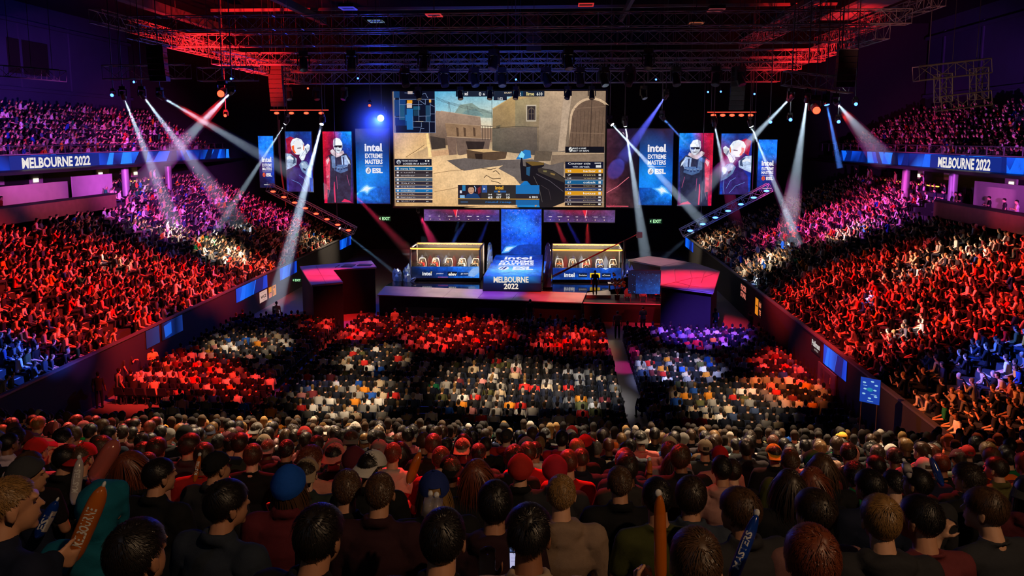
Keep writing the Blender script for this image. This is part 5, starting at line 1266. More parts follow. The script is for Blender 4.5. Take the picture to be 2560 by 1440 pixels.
for p, q, c, pw, hd, lab in BACK:
    root = moving_head(p, Vector(q) - Vector(p), 'small lamp behind the stage with a ' + lab, 'o', .7, 'backlights')
    d = (Vector(q) - Vector(p)).normalized()
    l = bpy.data.lights.new('beam_light', 'SPOT'); l.color = c; l.energy = pw; l.spot_size = math.radians(hd * 2.1); l.spot_blend = .8; l.shadow_soft_size = .08
    o = bpy.data.objects.new('beam_light', l); COL.objects.link(o); o.matrix_world = Matrix.Translation(Vector(p) + d * .22) @ oriented(d)
    adopt(cone(p, q, .1, math.radians(hd), M['haze']), root)
# red glare lamps facing the hall
for u, v, y, lab, col in ((557, 230, 46, 'red glaring lamp beside the left beam lamps', 'r'), (565, 287, 52, 'small red lamp hanging below the left truss', 'r'), (2038, 271, 45, 'bright red lamp under the right truss', 'r'), (925, 262, 58, 'small red lamp left of the big screen', 'r'),
                          (1975, 297, 46, 'small blue lamp under the right truss, left one', 'b'), (2095, 302, 46, 'small blue lamp under the right truss, right one', 'b'), (2138, 258, 46, 'small blue lamp at the far right of the right truss', 'b'), (283, 236, 45, 'small blue lamp at the far left of the left truss', 'b'), (1925, 303, 50, 'small red and blue lamp beside the crossing beams', 'b')):
    moving_head(T(u, v, y), Vector((.05 * (1280 - u) / 300, -1, -.32)), lab, col, 1.5 if lab.startswith(('bright', 'red glaring')) else .7, 'glare lamps', (20.9 if u == 283 else 24.4) - T(u, v, y).z)
# LED batten bars above the banners
for u0, u1, v, y, lab in ((676, 822, 279, 60, 'red LED batten bar with hanging lamps above the left banners'), (1768, 1890, 284, 60, 'red LED batten bar with hanging lamps above the right banners')):
    a_, c_ = T(u0, v - 4, y), T(u1, v - 4, y); root = thing('led_batten', lab, 'stage lamp', tuple((a_ + c_) / 2), 'led battens')
    b = MB(); b.tube(a_, c_, .06, 6); b.tube(a_ + Vector((.3, 0, 0)), a_ + Vector((.3, 0, 24.4 - a_.z)), .02, 4); b.tube(c_ - Vector((.3, 0, 0)), c_ + Vector((-.3, 0, 24.4 - c_.z)), .02, 4); adopt(b.build('pipe', M['steel']), root)
    b = MB(); b.box(tuple(a_ + Vector((0, -.1, -.05))), tuple(c_ + Vector((0, -.07, .02)))); adopt(b.build('light_strip', emat('red_strip_%d' % u0, (1, .06, .03), 1.6, False)), root)
    for k in range(4 if u0 < 1000 else 5):
        q = a_.lerp(c_, .12 + .76 * k / (3 if u0 < 1000 else 4)) + Vector((0, -.1, -.25))
        b = MB(); b.box(tuple(q + Vector((-.22, -.1, -.12))), tuple(q + Vector((.22, .1, .12)))); adopt(b.build('housing', M['black']), root)
        b = MB(); b.ell(tuple(q + Vector((0, -.1, 0))), (.2, .05, .1), 12, 6); adopt(b.build('lens', M['redlens']), root)
# sloped trusses with lamps flanking the stage
def sloped(pa, pb, label, lens, n, tint):
    root = truss(pa, pb, label, .65, .035, 'sloped_truss', 'sloped side trusses', False)
    pa, pb = Vector(pa), Vector(pb)
    for k in range(n):
        q = pa.lerp(pb, (k + .6) / n) + Vector((0, -.42, -.05)); b = MB(); b.box(tuple(q + Vector((-.24, -.05, -.1))), tuple(q + Vector((.24, .1, .1)))); adopt(b.build('lamp_housing', M['black']), root)
        b = MB(); b.ell(tuple(q + Vector((0, -.06, 0))), (.22, .05, .08), 10, 6); adopt(b.build('lens', M['redlens'] if lens == 'r' or k == 0 and lens == 'b0' else M['bluelens']), root)
    b = MB()
    for t in (.22, .8):
        q = pa.lerp(pb, t); b.tube(q, (q.x, q.y, 24.4), .02, 4)
    adopt(b.build('hanging_cable', M['steel']), root)
    spot('truss_lamp', (pa + pb) / 2 + Vector((0, -7, 1)), (pa + pb) / 2, tint, 900, 80, .7)
sloped(T(672, 468, 60), T(886, 578, 60), 'sloped truss with red lamps descending to the stage from the left', 'r', 8, RED)
sloped(T(1704, 583, 59), T(1925, 468, 59), 'sloped truss with blue lamps descending to the stage from the right', 'b', 7, BLU)
# red cable bundle beside the left banners
b = MB(); ps = [T(695, 300, 60.5), T(697, 380, 60.5), T(703, 440, 60.5), T(711, 490, 60.5), T(714, 515, 60.5)]
for k in range(3): b.path([p + Vector((.06 * k * (1 - i * .2), .03 * k, 0)) for i, p in enumerate(ps)], .022, 5)
b.tube((ps[0].x, ps[0].y, 24.4), ps[0], .02, 5)
tag(b.build('cable_bundle', mat('cable_jacket', (.35, .08, .07), .5)), 'thin cable bundle hanging red lit between the two left banners', 'cable')
spot('cable_lamp', T(800, 400, 54), T(703, 440, 60.5), RED, 700, 20, .8)
# unlit moving heads hanging in front of the big screen top and along the trusses
k = 0
for (y, z0, us) in ((54.38, 16.6, (1012, 1110, 1185, 1255, 1365, 1450, 1510, 1575, 1690, 1790, 1850)), (60.57, 15.9, (1045, 1150, 1225, 1290, 1420, 1480, 1610, 860, 790, 720)), (50.38, 17.4, (1235, 1420, 1620, 1060, 880, 760))):
    for u in us:
        q = T(u, 200, y); q.z = z0; k += 1; st_ = {54.38: 1.7, 60.57: 1.75, 50.38: 1.9}[y]
        dxr = random.uniform(-.4, .4)
        moving_head(q, Vector((dxr, -.5, -1.0)), 'dark unlit moving head hanging from the %s truss, lamp %s in that row' % ({54.38: 'third', 60.57: 'fifth', 50.38: 'second'}[y], ORD[us.index(u)]), 'o', 1.7 if y < 60 else 1.3, 'unlit moving heads', st_)
# pinpoint lamps on the rig
PINS = (1007, 1290, 1450, 1702, 1640, 1802, 1886, 1770, 335, 695, 770, 578, 895, 1370)
for i, (u, v, y, c) in enumerate(((1007, 197, 57, 'b'), (1290, 199, 57, 'b'), (1450, 199, 57, 'b'), (1702, 199, 57, 'b'), (1640, 199, 57, 'b'), (1802, 229, 57, 'b'), (1886, 235, 57, 'b'), (1770, 230, 57, 'b'), (335, 205, 45, 'b'), (695, 230, 57, 'b'), (770, 221, 57, 'r'), (578, 197, 46, 'b'), (895, 196, 57, 'b'), (1370, 199, 57, 'b'))):
    q = T(u, v, y); r = thing('pinspot', 'tiny %s pin lamp on the rig, %s from the list of pin lamps along it' % ('blue' if c == 'b' else 'red', ORD[i]), 'stage lamp', tuple(q), 'pin lamps on the rig')
    r['label'] = 'tiny %s pin lamp on the rig, %s from left' % ('blue' if c == 'b' else 'red', ORD[sorted(PINS).index(u)])
    b = MB(); b.tube((0, 0, 0), (0, .2, .05), .08, 8); b.tube((0, .1, .05), (0, .1, 24.4 - q.z), .015, 4); b.build('housing', M['plastic'], r)
    b = MB(); b.ell((0, -.02, 0), (.07, .03, .07), 8, 5); b.build('lens', M['bluelens'] if c == 'b' else M['redlens'], r)

# ------------------------------------------------------------------ people: shapes shared by everyone in the near stand
def V3(*a): return Vector(a)
class Prims:
    """overlapping round shapes that are fused into one skin"""
    def __init__(s): s.mb = MB()
    def cap(s, a, b, ra, rb=None, n=12):
        rb = ra if rb is None else rb; a, b = Vector(a), Vector(b); d = b - a; L = d.length
        d = d.normalized() if L > 1e-6 else V3(0, 0, 1)
        x = d.orthogonal().normalized(); y = d.cross(x); vs_, fs_ = [], []
        rows = [(-ra * math.cos(t), ra * math.sin(t)) for t in (0.05, .5, 1.0, PI / 2)] + [(L + rb * math.sin(t), rb * math.cos(t)) for t in (0.0, .5, 1.0, 1.52)]
        for h, r in rows:
            for k in range(n): vs_.append(a + d * h + (x * math.cos(2 * PI * k / n) + y * math.sin(2 * PI * k / n)) * r)
        m = len(rows)
        for j in range(m - 1):
            for k in range(n): fs_.append((j * n + k, j * n + (k + 1) % n, (j + 1) * n + (k + 1) % n, (j + 1) * n + k))
        fs_.append(tuple(range(n - 1, -1, -1))); fs_.append(tuple((m - 1) * n + k for k in range(n)))
        s.mb.add(vs_, fs_)
    def ell(s, c, r, rot=None): s.mb.ell(c, r, 16, 10, rot=rot)
    def fuse(s, name, voxel, smooth=4, dec=.3, disp=None):
        o = s.mb.build('fuse', []); m = o.modifiers.new('r', 'REMESH'); m.mode = 'VOXEL'; m.voxel_size = voxel
        m = o.modifiers.new('s', 'SMOOTH'); m.factor = .5; m.iterations = smooth
        if dec < 1: m = o.modifiers.new('d', 'DECIMATE'); m.ratio = dec
        dg = bpy.context.evaluated_depsgraph_get(); dg.update()
        me = bpy.data.meshes.new_from_object(o.evaluated_get(dg)); me.name = name
        bpy.data.objects.remove(o)
        me.polygons.foreach_set('use_smooth', [True] * len(me.polygons))
        if disp:
            for v in me.vertices:
                q = v.co; w = (mnoise.noise(Vector((q.x * 9, q.y * 9, q.z * 26))) + .5 * mnoise.noise(Vector((q.x * 30, q.y * 30, q.z * 40 + 3))))
                v.co = q + v.normal * disp * w
        me.update(); return me

def skeleton(pose, lean=.12, yaw=0.0, nod=0.0):
    """joints of a person facing +Y, feet at z=0"""
    J = {}
    st = pose.startswith('stand')
    hz = .93 if st else .50
    c, s_ = math.cos(lean), math.sin(lean)
    up = lambda h, f=0.0: V3(0, s_ * h + c * f, hz + c * h - s_ * f)
    J['up'] = up
    J['hip'] = V3(0, 0, hz); J['neck'] = up(.545, .0); J['head'] = up(.70, .045)
    J['yaw'], J['nod'] = yaw, nod
    for sd in (-1, 1):
        k = 'L' if sd < 0 else 'R'
        sh = up(.475, 0) + V3(sd * .185, 0, 0); J['sh' + k] = sh
        if st:
            J['hip' + k] = V3(sd * .095, 0, hz); J['kn' + k] = V3(sd * .11, .03, .5); J['an' + k] = V3(sd * .11, -.02, .08)
            el, wr = sh + V3(sd * .06, -.03, -.29), sh + V3(sd * .07, .08, -.52)
            if pose == 'stand_cross': el, wr = sh + V3(sd * .07, .06, -.26), V3(-sd * .06, .27, sh.z - .2)
        else:
            J['hip' + k] = V3(sd * .1, .02, hz - .01); J['kn' + k] = V3(sd * .14, .46, .50); J['an' + k] = V3(sd * .13, .42, .08)
            el, wr = sh + V3(sd * .07, .02, -.27), V3(sd * .12, .30, .60)
            if pose == 'cross': el, wr = sh + V3(sd * .06, .10, -.24), V3(-sd * .07, .27, sh.z - .2)
            if pose == 'chin' and sd < 0:
                el, wr = sh + V3(-.08, .20, -.20), V3(-.17, .20 + s_ * .5, sh.z + .02); J['gripL'] = (V3(.35, -.1, .9), V3(0, -1, .1), V3(1, 0, 0), 1.0)
            if pose == 'stick' and sd > 0:
                fd = V3(.35, .8, .1); fd = (fd - STICK_AX * fd.dot(STICK_AX)).normalized(); pn = fd.cross(STICK_AX); pn = pn if pn.x < 0 else -pn
                wr = STICK_G - fd * .105 - pn * .05; el = sh.lerp(wr, .5) + V3(.05, -.06, -.16); J['gripR'] = (fd, STICK_AX, pn, 1.15)
            if pose == 'sticks':
                el, wr = sh + V3(sd * .1, .12, -.24), sh + V3(-sd * .03, .34, -.08); J['grip' + k] = (V3(0, .9, .35), V3(sd * .25, -.2, 1), V3(-sd, 0, 0), 1.15)
            if pose == 'phone' and sd < 0:
                el, wr = sh + V3(-.06, .12, -.25), sh + V3(-.0, .30, -.12); J['gripL'] = (V3(.05, .55, .8), V3(1, .1, .1), V3(.2, -1, .4), .55)
            if pose == 'desk': el, wr = sh + V3(sd * .08, .1, -.25), V3(sd * .2, .42, .78)
        J['el' + k], J['wr' + k] = el, wr
    R = Matrix.Rotation(yaw, 3, 'Z') @ Matrix.Rotation(-nod, 3, 'X')
    J['R'] = R
    return J

def hand(P_, wr, d, thumb, palm, curl=.6, r=.0085):
    """palm, four unequal bent fingers and a thumb off the side of the palm; fingers close towards the palm side"""
    d = d.normalized(); x = (thumb - d * thumb.dot(d)).normalized(); pl = d.cross(x)
    if pl.dot(palm) < 0: pl = -pl
    for t in (-.028, -.009, .01, .028): P_.cap(wr + x * t * .7 + d * .01, wr + d * .085 + x * t, .0155, .013, 8)
    for i, (t, L) in enumerate(((.031, .066), (.011, .078), (-.011, .073), (-.031, .058))):
        p, a = wr + d * .088 + x * t, curl * .8
        for k, f in enumerate((.45, .32, .25)):
            q = p + (d * math.cos(a) + pl * math.sin(a)) * L * f * 1.15; P_.cap(p, q, r * (1 - .07 * k), r * (.95 - .07 * k), 8); p = q; a += curl * .9
    a = wr + d * .028 + x * .034; b1 = a + (d * .6 + x * .65 + pl * .35).normalized() * .042; b2 = b1 + (d * .75 + x * .1 + pl * (.3 + .4 * curl)).normalized() * .034
    P_.cap(a, b1, .0118, .0108, 8); P_.cap(b1, b2, .0108, .009, 8)

def make_body(name, J, voxel=.0085, dec=.28):
    P_ = Prims(); R, H = J['R'], J['head']
    hp = lambda x, y, z: H + R @ V3(x, y, z)
    P_.ell(hp(0, -.015, .03), (.076, .096, .092), R); P_.ell(hp(0, .03, -.04), (.058, .064, .076), R); P_.ell(hp(0, .066, -.098), (.026, .022, .02), R)
    P_.cap(hp(0, .088, .012), hp(0, .107, -.02), .008, .0115, 8); P_.ell(hp(0, .088, -.06), (.024, .012, .009), R); P_.ell(hp(0, .08, .03), (.05, .018, .012), R)
    for sd in (-1, 1):
        P_.ell(hp(sd * .08, -.008, -.012), (.009, .021, .033), R); P_.ell(hp(sd * .084, -.018, .004), (.008, .014, .018), R)
    P_.cap(hp(0, -.025, -.06), J['neck'] + V3(0, -.01, -.02), .054, .062)
    up = J['up']
    P_.ell(up(.36), (.165, .10, .16)); P_.ell(up(.14), (.145, .10, .16)); P_.ell(J['hip'] + V3(0, .02, 0), (.16, .12, .11))
    P_.cap(J['shL'], J['shR'], .055); P_.cap(J['neck'] + V3(-.04, 0, -.02), J['shL'] + V3(0, 0, .015), .045, .045); P_.cap(J['neck'] + V3(.04, 0, -.02), J['shR'] + V3(0, 0, .015), .045, .045)
    for k, sd in (('L', -1), ('R', 1)):
        P_.cap(J['sh' + k], J['el' + k], .05, .04); P_.cap(J['el' + k], J['wr' + k], .04, .027)
        d = (J['wr' + k] - J['el' + k])
        g = J.get('grip' + k)
        if g: hand(P_, J['wr' + k], g[0], g[1], g[2], g[3])
        else: hand(P_, J['wr' + k], d, V3(-sd, 0, 0), V3(0, 0, -1), .55)
        P_.cap(J['hip' + k], J['kn' + k], .078, .055); P_.cap(J['kn' + k], J['an' + k], .052, .036); P_.cap(J['an' + k] + V3(0, -.02, -.03), J['an' + k] + V3(0, .14, -.045), .036, .03)
    me = P_.fuse(name, voxel, 3, dec)
    me.materials.append(M['skin']); me.materials.append(M['eye']); me.materials.append(M['lip'])
    Ri = R.transposed()
    for p in me.polygons:
        q = Ri @ (Vector(p.center) - H)
        if q.y > .07 and abs(abs(q.x) - .032) < .013 and abs(q.z - .008) < .009: p.material_index = 1
        elif q.y > .085 and abs(q.x) < .024 and abs(q.z + .06) < .009: p.material_index = 2
    return me

def make_top(name, J, style, voxel=.013, dec=.35):
    P_ = Prims(); up = J['up']; t = {'tee': .016, 'hoodie': .028, 'jacket': .032}[style]
    P_.ell(up(.36, -.005), (.168 + t, .105 + t, .17)); P_.ell(up(.14), (.155 + t, .112 + t, .17)); P_.ell(J['hip'] + V3(0, .0, .03), (.165 + t, .125 + t, .10))
    P_.cap(J['shL'], J['shR'], .062 + t * .6); P_.ell(up(.44, -.015), (.17, .09 + t, .09))
    P_.cap(J['neck'] + V3(0, -.01, -.03), J['shL'] + V3(0, 0, .012), .06, .052 + t * .5); P_.cap(J['neck'] + V3(0, -.01, -.03), J['shR'] + V3(0, 0, .012), .06, .052 + t * .5)
    for k in 'LR':
        e, w = J['el' + k], J['wr' + k]
        if style == 'tee': P_.cap(J['sh' + k], J['sh' + k].lerp(e, .62), .064 + t * .5, .062)
        else: P_.cap(J['sh' + k], e, .06 + t, .052 + t * .6); P_.cap(e, e.lerp(w, .93), .05 + t * .6, .036 + t * .5)
    n = J['neck']
    ring = [n + V3(.072 * math.cos(a), .066 * math.sin(a) - .012, .018 + .012 * -math.sin(a)) for a in np.linspace(0, 2 * PI, 13)]
    rr_ = {'tee': .012, 'hoodie': .022, 'jacket': .02}[style]
    for a, b_ in zip(ring[:-1], ring[1:]): P_.cap(a, b_, rr_)
    if style == 'jacket':
        for a, b_ in zip(ring[:-1], ring[1:]): P_.cap(a + V3(0, 0, .025), b_ + V3(0, 0, .025), .015)
    if style == 'hoodie':
        P_.ell(n + V3(0, -.085, -.005), (.125, .05, .06)); P_.ell(n + V3(0, -.10, -.06), (.085, .045, .09))
        for sd in (-1, 1): P_.cap(n + V3(sd * .1, -.05, .01), n + V3(sd * .075, .04, .0), .032, .026)
    me = P_.fuse(name, voxel, 3, dec, .007 if style != 'tee' else .005); me.materials.append(M['cloth']); return me

def make_trousers(name, J):
    P_ = Prims(); P_.ell(J['hip'] + V3(0, .01, -.02), (.172, .13, .10))
    for k in 'LR': P_.cap(J['hip' + k], J['kn' + k], .092, .072); P_.cap(J['kn' + k], J['an' + k] + V3(0, 0, .03), .068, .055)
    for k in 'LR': P_.cap(J['an' + k] + V3(0, -.03, -.035), J['an' + k] + V3(0, .15, -.04), .045, .036)
    me = P_.fuse(name, .018, 3, .4); me.materials.append(M['cloth']); me.materials.append(M['shoe'])
    for p in me.polygons:
        if p.center[2] < .085: p.material_index = 1
    return me

# hair, caps and hoods in head space (origin at the head's centre, +Y the face)
def lerp_ang(phi, f, s_, b_):
    """hairline angle from the top: front f, side s_, back b_"""
    c = math.cos(phi)          # phi = 0 faces forward
    return s_ + (f - s_) * max(0, c) ** 1.2 + (b_ - s_) * max(0, -c) ** .7
def head_dir(th, ph): return V3(math.sin(th) * math.sin(ph), math.sin(th) * math.cos(ph), math.cos(th))
def head_pt(th, ph, thick):
    d = head_dir(th, ph); return V3(0, -.014, .024) + V3(d.x * (.079 + thick), d.y * (.098 + thick), d.z * (.092 + thick))
def hair_mesh(name, thick, tmax, strands, slen, wild, seed, sides=1.0, puff=.0, longhair=0.0, width=.0017, thmin=0.0):
    r_ = random.Random(seed); b = MB(); nu, nv = 28, 12
    f, s_, bk = [math.radians(a) for a in tmax]
    vs_, fs_ = [], []
    for j in range(nv + 1):
        for i in range(nu):
            ph = 2 * PI * i / nu; tm = lerp_ang(ph, f, s_, bk); th = tm * j / nv
            e = min(1.0, (nv - j) / 3.0); sidef = sides if th > 1.0 else 1.0 + (sides - 1) * max(0, (th - .5) / .5)
            d = head_dir(th, ph); w = mnoise.noise(d * 5 + V3(seed, 0, 0)) * puff
            vs_.append(head_pt(th, ph, (thick * sidef + w) * (.25 + .75 * e) - (.004 if j == nv else 0)))
    for j in range(nv):
        for i in range(nu): fs_.append((j * nu + i, (j + 1) * nu + i, (j + 1) * nu + (i + 1) % nu, j * nu + (i + 1) % nu))
    b.add(vs_, fs_, 0, True)
    crown = head_dir(.55, PI * .93)
    for _ in range(strands):
        ph = r_.uniform(0, 2 * PI); tm = lerp_ang(ph, f, s_, bk); th = tm * math.sqrt(r_.uniform(.0, 1.0)) if not thmin else max(tm * .8, min(tm, thmin)) * r_.uniform(.93, 1)
        d = head_dir(th, ph)
        sidef = sides if th > .9 else 1.0
        p = head_pt(th, ph, thick * sidef * .8)
        flow = (d - crown); flow = flow - d * flow.dot(d)
        flow = flow.normalized() if flow.length > .05 else V3(r_.uniform(-1, 1), r_.uniform(-1, 1), 0)
        sw = d.cross(flow); flow = (flow + sw * .35 + V3(r_.gauss(0, wild), r_.gauss(0, wild), r_.gauss(0, wild) - .15)).normalized()
        L = slen * r_.uniform(.6, 1.25) * (1 if th < 1.2 else .7)
        q = p; wv = d.cross(flow).normalized() * width; pts = [p]
        ns = 3 if not longhair else 7
        if longhair and th > .7: L = longhair * r_.uniform(.7, 1.1)
        for k in range(ns):
            t = (k + 1) / ns
            step = (flow + V3(0, 0, -.5 * t)) * L / ns
            if longhair: step = (flow * (1 - t) + V3(0, -.1, -1) * t).normalized() * L / ns
            q = q + step
            c0 = V3(0, -.014, .024); rel = q - c0
            m_ = math.sqrt((rel.x / .079) ** 2 + (rel.y / .098) ** 2 + (rel.z / .092) ** 2)
            want = 1 + (thick * sidef + .0015 + wild * .006 * t + .004 * t * r_.random()) / .088
            if longhair: want = 1 + (thick + .003) / .088
            if rel.z > -.09 or m_ < want:
                if m_ < want or not longhair: q = c0 + rel * (want / max(m_, .2))
            pts.append(q)
        vv = []
        for k, q in enumerate(pts):
            ww = wv * (1 - k / (len(pts) - .6)); vv += [q - ww, q + ww]
        b.add(vv, [(2 * k, 2 * k + 1, 2 * k + 3, 2 * k + 2) for k in range(len(pts) - 1)])
    return b.mesh(name, M['hair'])
HAIR = {
    'under': hair_mesh('hair', .007, (54, 100, 136), 900, .05, .12, 8, 1.0, .0, .26, .0042, 1.3),
    'short': hair_mesh('hair', .009, (56, 84, 132), 2850, .034, .25, 1, .55),
    'crop': hair_mesh('hair', .006, (54, 86, 130), 2280, .016, .3, 2, .6, width=.002),
    'fade': hair_mesh('hair', .022, (60, 78, 104), 3040, .045, .4, 3, .12, .01),
    'messy': hair_mesh('hair', .013, (58, 88, 134), 3230, .055, .55, 4, .8, .012),
    'curly': hair_mesh('hair', .02, (58, 92, 132), 3230, .04, 1.3, 5, .9, .02),
    'quiff': hair_mesh('hair', .016, (66, 84, 128), 3230, .05, .3, 6, .35, .012),
    'long': hair_mesh('hair', .013, (58, 100, 138), 1500, .05, .12, 7, 1.0, .004, .30, .0042),
}
def cap_mesh(style):
    b = MB(); nu, nv = 30, 9; vs_, fs_ = [], []
    lim = {'cap': (72, 84, 98), 'beanie': (66, 90, 118)}[style]
    f, s_, bk = [math.radians(a) for a in lim]
    for j in range(nv + 1):
        for i in range(nu):
            ph = 2 * PI * i / nu; th = lerp_ang(ph, f, s_, bk) * j / nv
            t = .014 if style == 'cap' else .016 + (.007 if j >= nv - 2 else 0) + .0022 * (i % 2) + .012 * math.exp(-th * 2)
            if style == 'cap' and i % 5 == 0: t -= .0025
            vs_.append(head_pt(th, ph, t))
    for j in range(nv):
        for i in range(nu):
            if style == 'cap' and j >= nv - 3 and abs(i - nu / 2 + .5) < 2.2 and j < nv - 1: continue     # strap opening at the back
            fs_.append((j * nu + i, (j + 1) * nu + i, (j + 1) * nu + (i + 1) % nu, j * nu + (i + 1) % nu))
    b.add(vs_, fs_, 0, True)
    if style == 'cap': b.ell(head_pt(0, 0, .022), (.009, .009, .005), 8, 5)
    return b.mesh(style, M['cloth'])
def brim_mesh():
    b = MB(); n = 12; vs_ = []
    for z0 in (.0, -.005):
        for k in range(n + 1):
            t = -1.0 + 2.0 * k / n; a = t * 1.15
            p = head_pt(math.radians(76), a, .018); q = V3(math.sin(a * .95) * .10, .115 + .075 * math.cos(t * 1.35), .02 - .018 * t * t)
            vs_ += [p + V3(0, 0, z0), q + V3(0, 0, z0)]
    m = 2 * (n + 1); fs_ = []
    for k in range(n):
        fs_.append((2 * k, 2 * k + 1, 2 * k + 3, 2 * k + 2)); fs_.append((m + 2 * k + 2, m + 2 * k + 3, m + 2 * k + 1, m + 2 * k)); fs_.append((2 * k + 1, m + 2 * k + 1, m + 2 * k + 3, 2 * k + 3))
    b.add(vs_, fs_, 0, False); return b.mesh('brim', M['cloth'])
CAPM = {'cap': cap_mesh('cap'), 'beanie': cap_mesh('beanie')}
BRIM = brim_mesh()
def hood_mesh():
    P_ = Prims(); P_.ell((0, -.022, .03), (.101, .112, .114)); P_.ell((0, -.05, -.05), (.088, .085, .10)); P_.ell((0, -.06, -.15), (.125, .08, .07))
    P_.cap((-.08, .04, .05), (-.065, .05, -.1), .024); P_.cap((.08, .04, .05), (.065, .05, -.1), .024); P_.cap((-.06, .05, .085), (.06, .05, .085), .036)
    me = P_.fuse('hood', .012, 4, .5, .006); me.materials.append(M['cloth']); return me
HOOD = hood_mesh()

def seat_guess(u, v, lean):
    h = skeleton('lap', lean)['head']; d = ray(u, v); t = (EZ0 + h.z - CAM.z + EZK * h.y) / (d.z + EZK * d.y); p = CAM + d * t
    return Vector((p.x - h.x, p.y - h.y, EZ0 - EZK * (p.y - h.y)))
_hp = on_y(8, 1262, 2.8); _hh = skeleton('lap', .12)['head']
HOLD = Vector((_hp.x, _hp.y - _hh.y, _hp.z - _hh.z)); HOLD_RZ = -.35
ST0, ST1 = on_y(176, 1408, HOLD.y + .18), on_y(258, 1216, HOLD.y + .24)
_inv = Matrix.Rotation(-HOLD_RZ, 3, 'Z')
STL_ = [_inv @ (p - HOLD) for p in (ST0, ST1)]
STICK_AX = (STL_[1] - STL_[0]).normalized(); STICK_G = STL_[0] + STICK_AX * .05
POSES = {'lap': dict(lean=.14), 'lap_left': dict(lean=.12, yaw=.45), 'lap_right': dict(lean=.12, yaw=-.45), 'cross': dict(lean=.05), 'low': dict(lean=.30, nod=.15), 'chin': dict(lean=.16, yaw=.5), 'stick': dict(lean=.12, yaw=-.5), 'sticks': dict(lean=.12), 'phone': dict(lean=.1, yaw=-.1)}
SK, BODY, TOP, TRS = {}, {}, {}, {}
for nm, kw in POSES.items():
    base = nm.split('_')[0]
    SK[nm] = skeleton('lap' if base in ('lap', 'low') else base, **kw)
    BODY[nm] = make_body('person', SK[nm])
    for stl in ('tee', 'hoodie', 'jacket'):
        TOP[nm, stl] = make_top(stl if stl != 'tee' else 't_shirt', SK[nm], stl)
    TRS[nm] = make_trousers('trousers', SK[nm])
for nm, kw in {'stand': dict(lean=.03), 'stand_cross': dict(lean=.0), 'desk': dict(lean=.12)}.items():
    SK[nm] = skeleton(nm, **kw); BODY[nm] = make_body('person', SK[nm], .011, .2)
    TOP[nm, 'tee'] = make_top('t_shirt', SK[nm], 'tee', .016, .3); TOP[nm, 'jacket'] = make_top('jacket', SK[nm], 'jacket', .016, .3); TOP[nm, 'hoodie'] = TOP[nm, 'jacket']; TRS[nm] = make_trousers('trousers', SK[nm])

def setcol(o, c): o.color = (*c, 1.0)
def part(name, me, parent, col, mw=None):
    o = bpy.data.objects.new(name, me); COL.objects.link(o); o.parent = parent
    if mw is not None: o.matrix_local = mw
    setcol(o, col); return o
SKIN = [lin(c) for c in ((224, 172, 140), (205, 150, 118), (188, 134, 104), (160, 108, 80), (120, 78, 56), (232, 188, 160))]
HCOL = {'black': lin((30, 24, 22)), 'dark brown': lin((52, 38, 28)), 'brown': lin((84, 58, 38)), 'fair': lin((150, 112, 64)), 'auburn': lin((120, 58, 34)), 'grey': lin((120, 116, 110))}
CCOL = {'black': lin((26, 26, 28)), 'charcoal': lin((52, 52, 56)), 'navy': lin((28, 34, 56)), 'grey': lin((120, 118, 116)), 'white': lin((215, 210, 205)), 'red': lin((190, 36, 34)), 'maroon': lin((96, 34, 44)), 'beige': lin((176, 154, 128)),
        'olive': lin((92, 92, 48)), 'green': lin((24, 120, 66)), 'teal': lin((20, 104, 120)), 'blue': lin((30, 80, 180)), 'pink': lin((206, 120, 112)), 'orange': lin((226, 104, 36)), 'yellow': lin((222, 160, 40)), 'denim': lin((48, 60, 82)), 'brown': lin((96, 66, 44)), 'dusty pink': lin((140, 96, 92))}
STY = {'tee': 't-shirt', 'hoodie': 'hoodie', 'jacket': 'jacket'}
n_people = 0
def person(loc, rz, pose, skin, hair, hcol, top, tcol, label, head=None, headcol=None, back=False, zs=1.0, trous=None, group=None, sc=1.0):
    """one person: body, hair, clothing and headwear as parts"""
    global n_people; n_people += 1
    J = SK[pose]
    o = bpy.data.objects.new('person', BODY[pose]); COL.objects.link(o); setcol(o, skin)
    o.location = loc; o.rotation_euler = (0, 0, rz); o.scale = (sc, sc, zs * sc)
    tag(o, label, 'person', group)
    HM = Matrix.Translation(J['head']) @ J['R'].to_4x4()
    part({'tee': 't_shirt'}.get(top, top), TOP[pose, top], o, tcol)
    part('trousers', TRS[pose], o, trous or random.choice([CCOL['black'], CCOL['navy'], CCOL['denim'], CCOL['charcoal']]))
    if head != 'hood':
        hm = HAIR['under' if hair == 'long' else 'crop'] if head in ('cap', 'beanie') else HAIR[hair]
        part('hair', hm, o, hcol, HM)
    if head in ('cap', 'beanie'):
        hm = HM @ Matrix.Rotation(PI, 4, 'Z') if back else HM
        c = part(head, CAPM[head], o, headcol, hm)
        if head == 'cap': part('brim', BRIM, c, headcol)
    elif head == 'hood': part('hood', HOOD, o, headcol or tcol, HM)
    return o

